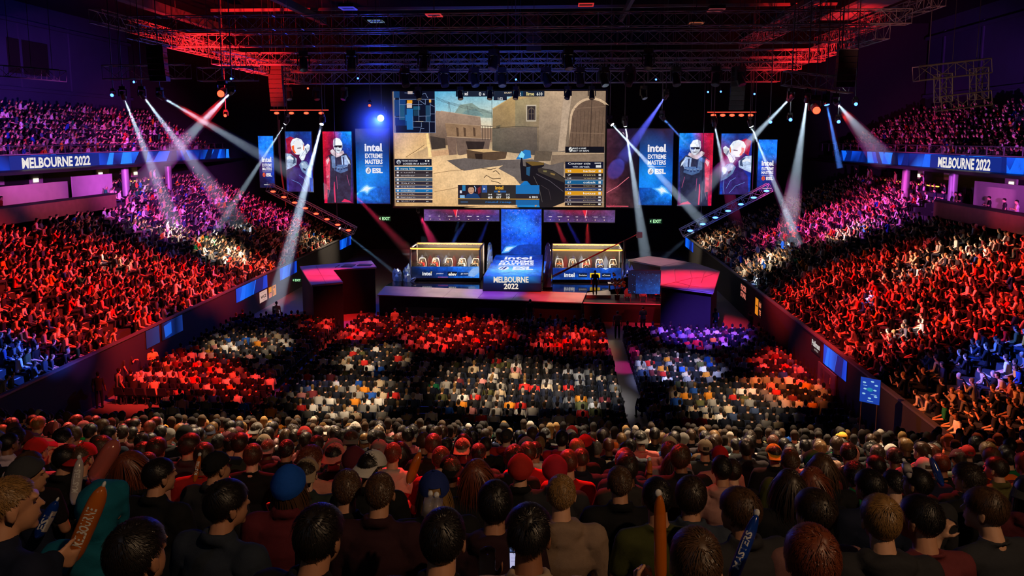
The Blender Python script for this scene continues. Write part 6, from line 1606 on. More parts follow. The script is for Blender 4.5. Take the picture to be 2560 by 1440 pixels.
# ------------------------------------------------------------------ the near end stand: nearest people, one by one
def seat_at(u, v, pose, zs=1.0, sc=1.0):
    """feet position of a seated person whose head is seen at (u, v)"""
    h = SK[pose]['head']
    d = ray(u, v); t = (EZ0 + h.z * zs * sc - EZK * 0 - CAM.z + EZK * h.y) / (d.z + EZK * d.y)
    p = CAM + d * t
    return Vector((p.x - h.x, p.y - h.y * sc, EZ0 - EZK * (p.y - h.y * sc)))
def cc(n): return CCOL[n]
PEOPLE = []           # (u, v, pose, rz, skin, hair, hair colour, top, top colour, headwear, headwear colour, back, label)
A_ = PEOPLE.append
A_((52, 1190, 'lap_right', -.5, 1, 'crop', 'black', 'hoodie', cc('navy'), 'beanie', lin((62, 64, 68)), 0, 'person in a dark knit beanie looking right, at the left edge of the frame'))
A_((8, 1262, 'stick', -.35, 1, 'crop', 'fair', 'jacket', cc('navy'), None, None, 0, 'person in navy sweatshirt holding up an orange cheering stick, cut by the left edge'))
A_((252, 1272, 'lap', -.1, 2, 'short', 'black', 'hoodie', lin((16, 96, 120)), 'hood', lin((16, 96, 120)), 0, 'person with a teal hood pulled up behind the large orange stick'))
A_((318, 1385, 'lap', -.3, 2, 'short', 'black', 'jacket', cc('black'), None, None, 0, 'person with short black hair low at the bottom left, half out of frame'))
A_((552, 1262, 'lap_right', -.3, 2, 'quiff', 'black', 'jacket', lin((44, 52, 66)), None, None, 0, 'person in a dark denim jacket with black swept hair'))
A_((392, 1190, 'lap_right', -.2, 1, 'short', 'black', 'jacket', cc('black'), None, None, 0, 'person with black hair and glasses side turned right, left of the black cap'))
A_((537, 1168, 'lap_right', -.2, 1, 'crop', 'black', 'jacket', cc('charcoal'), 'cap', cc('black'), 0, 'person in a black cap above the denim jacket'))
A_((325, 1168, 'lap_right', -.1, 0, 'long', 'auburn', 'jacket', cc('black'), None, None, 0, 'person with a reddish brown bob beside the thick pink stick'))
A_((204, 1146, 'lap', -.1, 0, 'crop', 'brown', 'tee', cc('grey'), 'cap', cc('red'), 1, 'person in a red cap behind the white and red stick'))
A_((107, 1128, 'lap_right', -.3, 0, 'crop', 'brown', 'jacket', cc('black'), 'cap', cc('beige'), 0, 'person in a beige cap near the left edge'))
A_((208, 1070, 'lap', -.1, 0, 'crop', 'brown', 'hoodie', lin((14, 150, 70)), 'cap', cc('grey'), 0, 'person in a bright green hoodie on the left'))
A_((162, 1147, 'lap_right', -.2, 1, 'short', 'black', 'jacket', cc('black'), None, None, 0, 'person with short dark hair in a black printed jacket, left side'))
A_((726, 1216, 'lap', .05, 0, 'long', 'brown', 'jacket', cc('maroon'), 'beanie', lin((24, 84, 190)), 0, 'person in a bright blue beanie with long brown hair'))
A_((775, 1152, 'lap_right', -.1, 0, 'curly', 'auburn', 'tee', lin((214, 140, 120)), None, None, 0, 'broad person with curly reddish hair in a salmon pink t-shirt'))
A_((874, 1224, 'lap', .1, 1, 'crop', 'brown', 'jacket', cc('black'), None, None, 0, 'person with close cropped hair left of the tall maroon top'))
A_((951, 1234, 'lap', 0, 1, 'crop', 'brown', 'jacket', lin((56, 30, 36)), None, None, 0, 'broad person with cropped hair in a dark maroon top with grey collar, centre left'))
A_((775, 1342, 'lap', -.3, 2, 'quiff', 'black', 'jacket', cc('black'), None, None, 0, 'large black swept hair head at the bottom left of centre'))
A_((1100, 1350, 'lap', -.1, 1, 'short', 'black', 'jacket', cc('black'), None, None, 0, 'person with short black hair and bare neck at the bottom centre'))
A_((1097, 1228, 'lap', .2, 0, 'long', 'fair', 'jacket', cc('black'), 'cap', lin((36, 52, 120)), 0, 'person in a navy blue cap with fair ponytail hair'))
A_((1238, 1262, 'lap', 0, 2, 'messy', 'black', 'hoodie', lin((50, 28, 36)), None, None, 0, 'person with messy black hair in a dark maroon hoodie, centre'))
A_((1197, 1190, 'lap_right', .1, 0, 'long', 'auburn', 'jacket', cc('black'), None, None, 0, 'person with long reddish brown hair, centre'))
A_((836, 1143, 'lap', 0, 0, 'crop', 'black', 'jacket', cc('black'), 'cap', lin((222, 130, 122)), 1, 'person in a pink cap worn backwards'))
A_((886, 1153, 'lap', 0, 0, 'crop', 'black', 'tee', lin((190, 96, 104)), 'beanie', lin((96, 36, 50)), 0, 'person in a maroon cap and pink top'))
A_((983, 1137, 'lap', 0, 0, 'crop', 'auburn', 'hoodie', lin((205, 180, 170)), None, None, 0, 'person with cropped reddish hair in a pale hoodie and red backpack'))
A_((1103, 1148, 'lap', 0, 0, 'crop', 'auburn', 'tee', cc('red'), None, None, 0, 'person with cropped red lit hair, centre'))
A_((1156, 1124, 'lap', 0, 0, 'crop', 'brown', 'tee', lin((24, 92, 110)), 'cap', cc('beige'), 1, 'person in a beige cap and teal t-shirt'))
A_((1326, 1345, 'phone', .05, 3, 'fade', 'black', 'jacket', cc('beige'), None, None, 0, 'person with a tall fade haircut holding a lit phone at the bottom'))
A_((1403, 1238, 'lap', 0, 0, 'crop', 'fair', 'hoodie', lin((150, 126, 108)), None, None, 0, 'person with fair buzz cut in a beige and red hoodie'))
A_((1551, 1209, 'lap', .05, 1, 'crop', 'brown', 'jacket', cc('black'), None, None, 0, 'broad person with balding cropped hair in black, right of centre'))
A_((1648, 1246, 'lap', .1, 1, 'short', 'black', 'tee', lin((70, 74, 34)), None, None, 0, 'person in an olive green t-shirt behind the upright orange stick'))
A_((1721, 1243, 'lap', -.1, 1, 'messy', 'dark brown', 'jacket', lin((58, 66, 80)), None, None, 0, 'person with brown wavy hair in a blue grey top, right of the orange stick'))
A_((1864, 1278, 'lap_left', .3, 2, 'messy', 'brown', 'jacket', cc('charcoal'), None, None, 0, 'person looking left with brown hair behind the blue stick'))
A_((1738, 1408, 'sticks', 0, 1, 'short', 'brown', 'jacket', cc('maroon'), None, None, 0, 'brown haired head low at the bottom between the orange and blue sticks'))
A_((1301, 1175, 'lap', 0, 0, 'crop', 'auburn', 'jacket', cc('black'), 'beanie', lin((190, 50, 44)), 0, 'person in a red beanie just right of centre'))
A_((1387, 1178, 'lap', 0, 0, 'crop', 'brown', 'jacket', cc('charcoal'), 'beanie', lin((190, 40, 60)), 0, 'person in a crimson cap beside the red beanie'))
A_((1421, 1157, 'lap', 0, 0, 'short', 'auburn', 'tee', cc('red'), None, None, 0, 'person with dark red hair and checked red shirt'))
A_((1799, 1142, 'lap', 0, 0, 'crop', 'brown', 'tee', lin((206, 130, 118)), 'cap', cc('red'), 0, 'person in a bright red cap on the right half'))
A_((1804, 1174, 'lap', 0, 1, 'short', 'black', 'hoodie', lin((200, 150, 140)), None, None, 0, 'person with black hair in a pale pink hoodie, right half'))
A_((1316, 1118, 'lap', 0, 0, 'crop', 'black', 'tee', lin((26, 120, 116)), 'beanie', lin((24, 96, 100)), 0, 'person in a beanie tinted by painted teal light near the centre'))  # teal light painted into the beanie and shirt colours
A_((2040, 1283, 'lap_left', .1, 0, 'messy', 'dark brown', 'tee', lin((136, 96, 92)), None, None, 0, 'broad person in a dusty pink t-shirt with dark wavy hair'))
A_((2027, 1402, 'lap', 0, 0, 'messy', 'auburn', 'jacket', cc('charcoal'), None, None, 0, 'auburn haired head low at the bottom right'))
A_((2200, 1303, 'lap', 0, 0, 'quiff', 'fair', 'hoodie', cc('charcoal'), None, None, 0, 'person with tall fair quiff hair in a black hoodie'))
A_((2310, 1298, 'lap_left', .2, 1, 'short', 'black', 'tee', lin((112, 50, 54)), None, None, 0, 'person in a maroon t-shirt with thick black hair'))
A_((2482, 1275, 'chin', .35, 0, 'quiff', 'brown', 'tee', lin((54, 56, 62)), None, None, 0, 'person in grey t-shirt resting chin on hand, looking left'))
A_((2177, 1218, 'lap_left', .1, 1, 'messy', 'black', 'jacket', cc('navy'), None, None, 0, 'person with wavy black hair behind the fair quiff'))
A_((2300, 1210, 'lap_left', .2, 1, 'short', 'black', 'jacket', cc('charcoal'), None, None, 0, 'person with black hair behind the maroon t-shirt'))
A_((2495, 1172, 'lap_left', .2, 0, 'short', 'dark brown', 'jacket', lin((96, 92, 52)), None, None, 0, 'person in an olive quilted jacket at the right edge'))
A_((2430, 1198, 'lap_left', .3, 0, 'curly', 'dark brown', 'jacket', cc('black'), None, None, 0, 'person with curly dark hair in black beside the olive jacket'))
A_((2027, 1210, 'lap_right', -.1, 0, 'long', 'auburn', 'jacket', cc('black'), None, None, 0, 'person with smooth auburn hair, right half'))
A_((1972, 1218, 'lap', 0, 0, 'long', 'dark brown', 'jacket', cc('black'), None, None, 0, 'person with long dark brown hair left of the auburn hair'))
A_((1935, 1138, 'lap', 0, 0, 'crop', 'black', 'jacket', cc('black'), 'cap', cc('yellow'), 1, 'person in a yellow cap worn backwards'))
A_((2032, 1158, 'lap', 0, 0, 'crop', 'black', 'jacket', cc('maroon'), 'beanie', lin((24, 90, 52)), 0, 'person in a dark green cap on the right'))
A_((2124, 1138, 'lap', 0, 0, 'crop', 'grey', 'hoodie', lin((206, 170, 156)), 'beanie', lin((206, 140, 128)), 0, 'person in a pink beanie and pale hoodie with red backpack'))
A_((2106, 1095, 'lap', 0, 0, 'crop', 'black', 'jacket', cc('grey'), 'cap', lin((224, 150, 50)), 0, 'person in an orange yellow cap farther back on the right'))
A_((2330, 1135, 'lap_left', 0, 0, 'short', 'auburn', 'jacket', cc('black'), None, None, 0, 'person with short auburn hair beside the blue stick on the right'))
placed = []
KEEP = {}
for (u, v, pose, rz, sk, hr, hc, tp, tc, hd, hcol_, bk, lab) in PEOPLE:
    loc = HOLD.copy() if pose == 'stick' else seat_at(u, v, pose)
    o = person(loc, rz, pose, SKIN[sk], hr, HCOL[hc], tp, tc, lab, hd, hcol_, bool(bk))
    placed.append((loc.x, loc.y)); KEEP[u, v] = o

# the rest of the nearest rows
HN = {'short': 'short', 'crop': 'cropped', 'messy': 'messy', 'curly': 'curly', 'quiff': 'swept', 'long': 'long', 'fade': 'tall'}
rr = random.Random(21)
rows = []
LIMIT = 286
y, k = 2.0, 0
cand = []
while y < 20.0:
    half_l, half_r = y * .74 + 1.2, y * .64 + 1.0
    x = -half_l + rr.uniform(0, .4); row = []
    while x < half_r:
        xx, yy = x + rr.uniform(-.05, .05), y + rr.uniform(-.06, .06) + .012 * (x / 4) ** 2 * 0
        if all(abs(xx - a) > .43 or abs(yy - c) > .46 for a, c in placed): row.append((xx, yy))
        x += .52
    cand.append(row); y += .8
def in_view(p, m=30):
    u, v, w = pix(p); return w > .1 and -m < u < 2560 + m and v < 1440 + m
end_rest = []
for k, row in enumerate(cand):
    row = [(x, yy) for x, yy in row if in_view((x, yy + .14, EZ0 - EZK * yy + 1.2))]
    for i, (x, yy) in enumerate(row):
        # leave the view open where the photograph shows no head in the nearest row
        u, v, w = pix((x, yy + .14, EZ0 - EZK * yy + 1.2))
        if v > 1222: continue
        if n_people >= LIMIT or yy > 16.5: end_rest.append((x, yy)); continue
        hr = rr.choices(['short', 'crop', 'messy', 'curly', 'quiff', 'long'], [34, 22, 16, 8, 12, 8])[0]
        hcn = rr.choices(list(HCOL), [38, 26, 18, 6, 6, 3])[0]
        tp = rr.choices(['tee', 'hoodie', 'jacket'], [3, 3, 4])[0]
        tcn = rr.choices(['black', 'charcoal', 'navy', 'grey', 'white', 'red', 'maroon', 'beige', 'olive', 'green', 'teal', 'blue', 'orange', 'pink', 'brown'], [34, 14, 10, 8, 5, 4, 5, 4, 2, 2, 2, 2, 2, 2, 3])[0]
        hd = rr.choices([None, 'cap', 'beanie'], [84, 11, 5])[0]; hdn = rr.choice(['black', 'navy', 'grey', 'red', 'beige', 'white', 'charcoal', 'maroon']) if hd else None
        pose = rr.choices(['lap', 'lap_left', 'lap_right', 'cross', 'low'], [40, 14, 16, 16, 12])[0]
        z = EZ0 - EZK * yy; sc = rr.uniform(.94, 1.05)
        look = ('%s %s' % (hdn, hd)) if hd else '%s %s hair' % (HN[hr], hcn)
        lab = 'person with %s, %s %s, %s from left in %s row from camera' % (look, tcn, STY[tp], ordinal(i), ordinal(k))
        col = tuple(min(1, c * rr.uniform(.8, 1.25)) for c in CCOL[tcn])
        person((x, yy, z), rr.uniform(-.18, .18) - .05 * x / max(yy, 3), pose, rr.choice(SKIN), hr, HCOL[hcn], tp, col, lab, hd, CCOL[hdn] if hdn else None, rr.random() < .4, group='people in the near end stand', sc=sc)

# inflated cheering sticks
def plastic(name, c, alpha=.8):
    m = mat(name, c, .16, spec=.6, trans=.35, alpha=alpha); return m
STK = {'orange': plastic('orange_film', lin((245, 128, 24))), 'blue': plastic('blue_film', lin((18, 70, 180))), 'white': plastic('white_film', lin((225, 215, 215)), .9), 'pink': plastic('pink_film', lin((225, 120, 110)), .92), 'clear': plastic('clear_film', lin((200, 190, 190)), .45)}
def cheer_stick(p0, p1, r, col, label, text=None, stripe=None):
    p0, p1 = Vector(p0), Vector(p1); d = p1 - p0; L = d.length
    root = thing('cheering_stick', label, 'cheering stick', tuple(p0), 'inflated cheering sticks')
    root.rotation_mode = 'QUATERNION'; root.rotation_quaternion = d.to_track_quat('Z', 'Y')
    q = root.rotation_quaternion.to_matrix().transposed() @ (CAM - (p0 + p1) / 2); a0 = math.atan2(q.y, q.x)
    b = MB(); n = 22; prof_ = [(0, .3), (.012, .55), (.03, .8), (.06, .97), (.10, 1), (L * .5, 1.02), (L - .10, 1), (L - .06, .93), (L - .03, .74), (L - .012, .48), (L, .22)]
    vs_ = [(r * s_ * math.cos(2 * PI * k / n), r * s_ * math.sin(2 * PI * k / n), h) for h, s_ in prof_ for k in range(n)]
    b.add(vs_, [(j * n + k, j * n + (k + 1) % n, (j + 1) * n + (k + 1) % n, (j + 1) * n + k) for j in range(len(prof_) - 1) for k in range(n)] + [tuple(range(n - 1, -1, -1)), tuple(range((len(prof_) - 1) * n, len(prof_) * n))], 0, True)
    b.build('balloon', STK[col], root)
    b = MB(); b.ell((r * .2, 0, L + .004), (.014, .008, .016), 10, 6); b.build('valve', M['white'], root)
    if stripe:
        b = MB(); m_ = 8; vs_ = []
        for h in np.linspace(.06, L - .05, 12):
            s_ = 1.03 if h < L - .09 else .96
            for k in range(m_ + 1): a = a0 + .1 + 1.0 * k / m_; vs_.append((r * s_ * math.cos(a), r * s_ * math.sin(a), h))
        b.add(vs_, [(j * (m_ + 1) + k, j * (m_ + 1) + k + 1, (j + 1) * (m_ + 1) + k + 1, (j + 1) * (m_ + 1) + k) for j in range(11) for k in range(m_)], 0, True); b.build('stripe', STK[stripe], root)
    if text:
        vs_, fs_ = glyphs(text, .03); b = MB(); out = []
        hgt, h0, h1 = r * 1.1, L * .26, L * .76
        for x, yv in vs_:
            a = a0 - .15 + (yv - .5) * hgt / r * -1.0
            out.append((r * 1.045 * math.cos(a), r * 1.045 * math.sin(a), h0 + (h1 - h0) * x))
        b.add(out, fs_); b.build('lettering', M['white'], root)
    return root
def S(u, v, y): return on_y(u, v, y)
cheer_stick(ST0, ST1, .037, 'orange', 'large orange cheering stick with white lettering held up at the bottom left', 'MELBOURNE')
ph = KEEP[1738, 1408].location
cheer_stick(S(1652, 1470, ph.y + .42), S(1649, 1236, ph.y + .5), .024, 'orange', 'upright orange cheering stick in front of the olive t-shirt', None, 'white' if False else None)
cheer_stick(S(1822, 1470, ph.y + .42), S(1893, 1286, ph.y + .52), .023, 'blue', 'dark blue cheering stick with pale emblem near the bottom right', 'MASTERS')
cheer_stick(S(92, 1345, 4.1), S(142, 1252, 4.15), .036, 'blue', 'blue and silver cheering stick beside the person cut by the left edge', 'ESL', 'white')
cheer_stick(S(184, 1262, 4.3), S(200, 1145, 4.4), .031, 'white', 'white and red cheering stick standing left of the teal hood', 'MASTERS')
cheer_stick(S(232, 1205, 5.2), S(292, 1100, 5.3), .066, 'pink', 'thick pink lit cheering stick tilted right above the teal hood')
cheer_stick(S(486, 1206, 5.1), S(500, 1138, 5.2), .02, 'orange', 'thin orange cheering stick left of the black cap', 'MASTERS')
cheer_stick(S(1020, 1210, 5.4), S(1050, 1130, 5.5), .036, 'orange', 'orange cheering stick waved left of the navy cap')
cheer_stick(S(1066, 1300, 3.4), S(1078, 1237, 3.45), .03, 'clear', 'clear cheering stick, left of a pair below the navy cap'); cheer_stick(S(1088, 1300, 3.4), S(1094, 1240, 3.45), .028, 'clear', 'clear cheering stick, right of a pair below the navy cap')
cheer_stick(S(1622, 1212, 5.3), S(1625, 1150, 5.35), .022, 'orange', 'small orange cheering stick standing at the right of centre')
cheer_stick(S(2274, 1195, 5.1), S(2262, 1152, 5.2), .03, 'white', 'white cheering stick with blue edge on the right', None, 'blue'); cheer_stick(S(2357, 1216, 5.2), S(2326, 1142, 5.3), .026, 'blue', 'shiny blue cheering stick leaning left on the right side')
cheer_stick(S(140, 1098, 9.5), S(139, 1052, 9.6), .04, 'pink', 'pale upright cheering stick farther back at the left edge')
# phone in the hand of the tall fade haircut
po = KEEP[1326, 1345]
pc = S(1292, 1394, po.location.y + .50)
root = thing('phone', 'lit phone with a pale screen held up at the bottom centre', 'phone', tuple(pc))
root.rotation_euler = (math.radians(-14), math.radians(-4), math.radians(-6))
b = MB(); b.box((-.037, 0, -.075), (.037, .009, .075)); b.build('case', M['plastic'], root)
a = Art(lambda u, v: Vector(((u - .5) * .068, -.001, (.5 - v) * .142)), (0, -1, 0), .0004)
a.rect(0, 0, 1, 1, (18, 20, 30)); a.rect(.05, .05, .95, .32, (50, 70, 120)); a.rect(.05, .1, .5, .3, (90, 110, 160)); a.rect(.3, .12, .7, .3, (140, 90, 80)); a.rect(.03, .36, .97, .82, (176, 176, 214)); a.rect(.1, .5, .8, .515, (140, 140, 180)); a.rect(.1, .6, .7, .615, (140, 140, 180))
o = a.build('display', LEDM, root)

# ------------------------------------------------------------------ players in the booths, crew and guests standing around the hall
def tiny(loc, rz, pose, tcn, lab, hc='black', hair='short', top='tee', head=None, headcol=None, group=None, sc=1.0, sk=None, tr=None):
    return person(loc, rz, pose, SKIN[sk] if sk is not None else rr.choice(SKIN[:3]), hair, HCOL[hc], top, CCOL[tcn] if isinstance(tcn, str) else tcn, lab, head, headcol, False, group=group, trous=tr, sc=sc)
def gaming_chair(loc, lab):
    r = thing('gaming_chair', lab, 'chair', loc, 'gaming chairs in the booths')
    b = MB(); b.box((-.26, -.25, .42), (.26, .25, .5)); b.build('seat', M['plastic'], r)
    b = MB(); b.prism([(-.27, .25, .5), (.27, .25, .5), (.3, .3, .95), (.2, .33, 1.33), (-.2, .33, 1.33), (-.3, .3, .95)], (0, .08, 0)); o = b.build('backrest', M['plastic'], r); fix_normals(o)
    b = MB(); b.path([(-.27, .25, .5), (-.3, .29, .95), (-.2, .32, 1.33), (.2, .32, 1.33), (.3, .29, .95), (.27, .25, .5)], .03, 6); b.build('piping', M['white'], r)
    b = MB(); b.tube((0, 0, .08), (0, 0, .42), .04, 8)
    for t in range(5): b.tube((0, 0, .09), (.3 * math.cos(1.257 * t), .3 * math.sin(1.257 * t), .04), .025, 5)
    b.build('base', M['steel'], r)
for (bt, side, cols) in ((BL_, 'left', ['red', 'red', 'navy', 'white', 'beige']), (BR_, 'right', ['orange', 'navy', 'red', 'blue', 'white'])):
    rt, x0, x1, yf, z0, zd, zt = bt; zf = z0 + .12
    r = thing('player_desk', 'long black player desk inside the %s booth' % side, 'desk', ((x0 + x1) / 2, yf + .75, zf))
    w = (x1 - x0) / 2 - .15
    b = MB(); b.box((-w, -.35, .7), (w, .35, .75)); b.build('desk_top', M['plastic'], r)
    for x in (-w + .05, 0, w - .05): b = MB(); b.box((x - .04, -.3, 0), (x + .04, .3, .7)); b.build('leg', M['steel'], r)
    for i in range(5):
        x = x0 + .55 + (x1 - x0 - 1.1) * i / 4
        o = tiny((x, yf + 1.75, zf), PI, 'desk', cols[i], 'player in a %s top and headset, %s from left in the %s booth' % (cols[i], ORD[i], side), group='players in the booths', hair='short')
        J = SK['desk']; b = MB()
        pts = [J['head'] + V3(.1 * math.cos(t), -.01, .02 + .125 * math.sin(t)) for t in np.linspace(0, PI, 9)]; b.path(pts, .014, 6)
        for s in (-1, 1): b.ell(J['head'] + V3(s * .095, 0, -.01), (.025, .045, .05), 10, 6)
        h = b.build('headset', M['white'] if i % 2 else M['plastic'], o)
        gaming_chair((x, yf + 1.85, zf), 'black gaming chair with pale piping, %s from left in the %s booth' % (ORD[i], side))
        m = thing('monitor', 'monitor seen from behind, %s from left on the %s booth desk' % (ORD[i], side), 'monitor', (x, yf + .72, zf + .75), 'monitors on the booth desks')
        b = MB(); b.box((-.27, -.02, .08), (.27, .02, .40)); b.build('screen', M['plastic'], m)
        b = MB(); b.tube((0, -.03, 0), (0, -.03, .2), .025, 6); b.box((-.12, -.09, 0), (.12, .05, .012)); b.build('stand', M['steel'], m)
        b = MB(); b.path([(.16 * math.cos(t), -.03, .24 + .12 * math.sin(t)) for t in np.linspace(0, PI, 10)], .012, 5); b.build('trim', M['white'], m)
    # picture on the rear wall of the booth
    a = Art(lambda u, v: Vector((x0 + .1 + (x1 - x0 - .2) * u, yf + 2.85, zf + .3 + (zt - zf - .6) * (1 - v))), (0, -1, 0)); a.grad(0, 0, 1, 1, [[(60, 36, 14), (70, 40, 16), (60, 36, 16)], [(30, 18, 22), (34, 16, 30), (30, 20, 20)], [(14, 10, 14)] * 3], 2)
    for q in range(8): a.poly([(q / 8 + .02, .55), (q / 8 + .06, .3), (q / 8 + .10, .55), (q / 8 + .08, .9), (q / 8 + .03, .9)], [(150, 150, 160), (120, 20, 24), (70, 60, 120)][q % 3])
    adopt(a.build('rear_display', LEDM), rt)
def stand(u, v, z, tcn, lab, rz=0, pose='stand', **k):
    p = on_z(u, v, z); return tiny(tuple(p), rz, pose, tcn, lab, **k)
stand(1487, 737, 1.5, 'black', 'camera operator in black silhouetted before the right booth', 0)
stand(1543, 846, 0, 'grey', 'person in a grey top standing in the magenta lit aisle', 0, tr=CCOL['black'])
stand(1607, 832, 0, 'teal', 'steward in a teal vest standing left of the stage front on the right', .4)
stand(1718, 838, 0, 'blue', 'person in blue standing beyond the right floor seats', .2); stand(1751, 842, 0, 'grey', 'person in pale top standing between the blue and teal stewards', -.2)
stand(1788, 838, 0, 'teal', 'steward in a teal vest standing farthest right before the stage', .6); stand(1752, 825, 0, 'charcoal', 'dark dressed person standing behind the pale top', .1)
stand(1875, 848, 0, 'charcoal', 'person lifting a phone by the right parapet near the stage', .9)
stand(836, 782, 0, 'red', 'person in a red and white jacket standing by the left wing platform', .1); stand(792, 782, 0, 'white', 'person in a pale vest standing left of the red and white jacket', -.3)
stand(693, 818, 0, 'beige', 'person in beige standing at the far left of the floor front', .2); stand(865, 768, 0, 'charcoal', 'crew member with a camera on a rail before the left wing platform', .3)
stand(988, 838, 0, 'beige', 'person standing above the seated front rows, left of centre', 0); stand(1325, 812, 0, 'black', 'person in black standing before the stage front, centre', 0)
stand(2062, 955, 0, 'black', 'person in a blue cap standing by the pale access gate', .3, head='cap', headcol=CCOL['blue']); stand(2122, 958, .4, 'red', 'broad person in a red shirt standing below the right tier', .4)
stand(385, 950, 0, lin((210, 205, 130)), 'security guard in a pale yellow vest by the left wall', -2.4, pose='stand_cross'); stand(328, 958, 0, 'charcoal', 'person standing with arms folded by the left wall', -.7, pose='stand_cross')
stand(308, 970, 0, 'charcoal', 'person with one arm raised by the left wall', -.5); stand(285, 968, 0, 'orange', 'person in an orange cap by the left wall', -.6, head='cap', headcol=CCOL['orange'])
stand(210, 1010, 0, 'yellow', 'person in yellow and black clapping at the left corner', -.6, pose='stand_cross'); stand(160, 1040, 0, 'yellow', 'person in a yellow shirt at the far left corner', -.8, pose='stand_cross')
XSU = XC + 30.4 + 1.3
for u, v, tcn, lab, ps in ((2337, 500, 'navy', 'person in navy standing at the left end of the right suite counter', 'stand'), (2358, 503, 'navy', 'second person in navy at the right suite counter', 'stand_cross'), (2400, 514, 'black', 'person in black leaning at the middle of the right suite counter', 'stand_cross'), (2390, 512, 'olive', 'person hidden behind the black top in the right suite', 'stand'), (2472, 525, 'black', 'broad person in black with folded arms in the right suite', 'stand_cross'), (2510, 545, 'charcoal', 'person in dark clothes standing near the right end of the suite', 'stand'), (2540, 548, 'white', 'person in a white jacket and cap at the right edge of the suite', 'stand_cross')):
    p = on_x(u, v, XSU); p.z = 7.1; tiny(tuple(p), 1.2, ps, tcn, lab, tr=CCOL['black'] if tcn != 'white' else CCOL['beige'])
p = on_x(6, 560, XC - 31.3); tiny((p.x, p.y, 7.1), -1.2, 'stand', 'red', 'person in red standing at the left edge beside the suite counter', tr=CCOL['orange'])
for u, lab in ((1567, 'left'), (1594, 'middle'), (1628, 'right')):
    p = on_z(u, 745, 1.3); tiny((p.x, p.y, 1.3), .1, 'stand', 'black', 'dark silhouetted crew member at the production desk, %s of three' % lab)

# ------------------------------------------------------------------ everyone else: the rest of the audience, as one crowd
def low_person(pose, lod):
    """small figure facing +Y: vertices, quads and for each quad 0 skin, 1 hair, 2 top, 3 trousers"""
    vs_, fs_, rg = [], [], []
    def tube_(rings, n, regs):
        base = len(vs_)
        for (c, rx, ry, ax) in rings:
            for k in range(n):
                t = 2 * PI * k / n + PI / n
                vs_.append(c + ax[0] * (rx * math.cos(t)) + ax[1] * (ry * math.sin(t)))
        for j in range(len(rings) - 1):
            for k in range(n):
                fs_.append((base + j * n + k, base + j * n + (k + 1) % n, base + (j + 1) * n + (k + 1) % n, base + (j + 1) * n + k)); rg.append(regs[j](k, n) if callable(regs[j]) else regs[j])
    XY = (V3(1, 0, 0), V3(0, 1, 0))
    st = pose == 'stand'
    base = {'lap': 'lap', 'lean': 'lap', 'cross': 'cross', 'clap': 'lap', 'stand': 'stand'}[pose]
    J = skeleton(base, {'lap': .1, 'lean': .4, 'cross': 0, 'clap': .1, 'stand': 0}[pose])
    up = J['up']; n = 8 if lod > 1 else 6
    tr = [(J['hip'] + V3(0, 0, -.06), .17, .13, XY), (up(.16), .165, .125, XY), (up(.36), .195, .13, XY), (up(.48), .205, .105, XY), (up(.545), .10, .08, XY)]
    tube_(tr, n, [2] * 4)
    H = J['head']; n2 = 8 if lod > 1 else 6
    hair_back = lambda k, m: 1 if math.sin(2 * PI * (k + .5) / m + PI / m) < .25 else 0
    hd = [(up(.54), .055, .055, XY), (H + V3(0, 0, -.10), .055, .062, XY), (H + V3(0, 0, -.02), .078, .09, XY), (H + V3(0, -.005, .06), .08, .095, XY), (H + V3(0, -.01, .115), .045, .055, XY), (H + V3(0, -.01, .13), .006, .006, XY)]
    tube_(hd, n2, [0, lambda k, m: 1 if math.sin(2 * PI * (k + .5) / m + PI / m) < -.3 else 0, hair_back, 1, 1])
    m = 6 if lod > 1 else 4
    def limb(p, q, r0, r1, reg):
        d = (q - p).normalized(); x = d.orthogonal().normalized(); ax = (x, d.cross(x)); tube_([(p, r0, r0, ax), (q, r1, r1, ax)], m, [reg])
    for k, sd in (('L', -1), ('R', 1)):
        e, w = J['el' + k], J['wr' + k]
        if pose == 'clap': e, w = J['sh' + k] + V3(sd * .08, .14, -.2), V3(sd * .03, .34, J['sh' + k].z - .02)
        limb(J['sh' + k] + V3(0, 0, .03), e, .062, .048, 2); limb(e, w, .045, .032, 2 if lod % 2 else 0); limb(w, w + (w - e).normalized() * .14, .04, .03, 0)
        limb(J['hip' + k], J['kn' + k], .085, .065, 3)
        limb(J['kn' + k], J['an' + k] - V3(0, 0, .06), .06, .045, 3)
        if lod > 1: limb(J['an' + k] - V3(0, .03, .03), J['an' + k] + V3(0, .16, -.04), .05, .04, 3)
    return np.array([tuple(v) for v in vs_]), np.array(fs_), np.array(rg)
LP = {(p, l): low_person(p, l) for p in ('lap', 'lean', 'cross', 'clap', 'stand') for l in (0, 1, 2, 3)}
crowd = []            # (x, y, z, angle, pose, lod, scale)
def want(x, y, z, m=40):
    u, v, w = pix((x, y, z + 1.1)); return w > 1 and -m < u < 2560 + m and -m < v < 1440 + 60
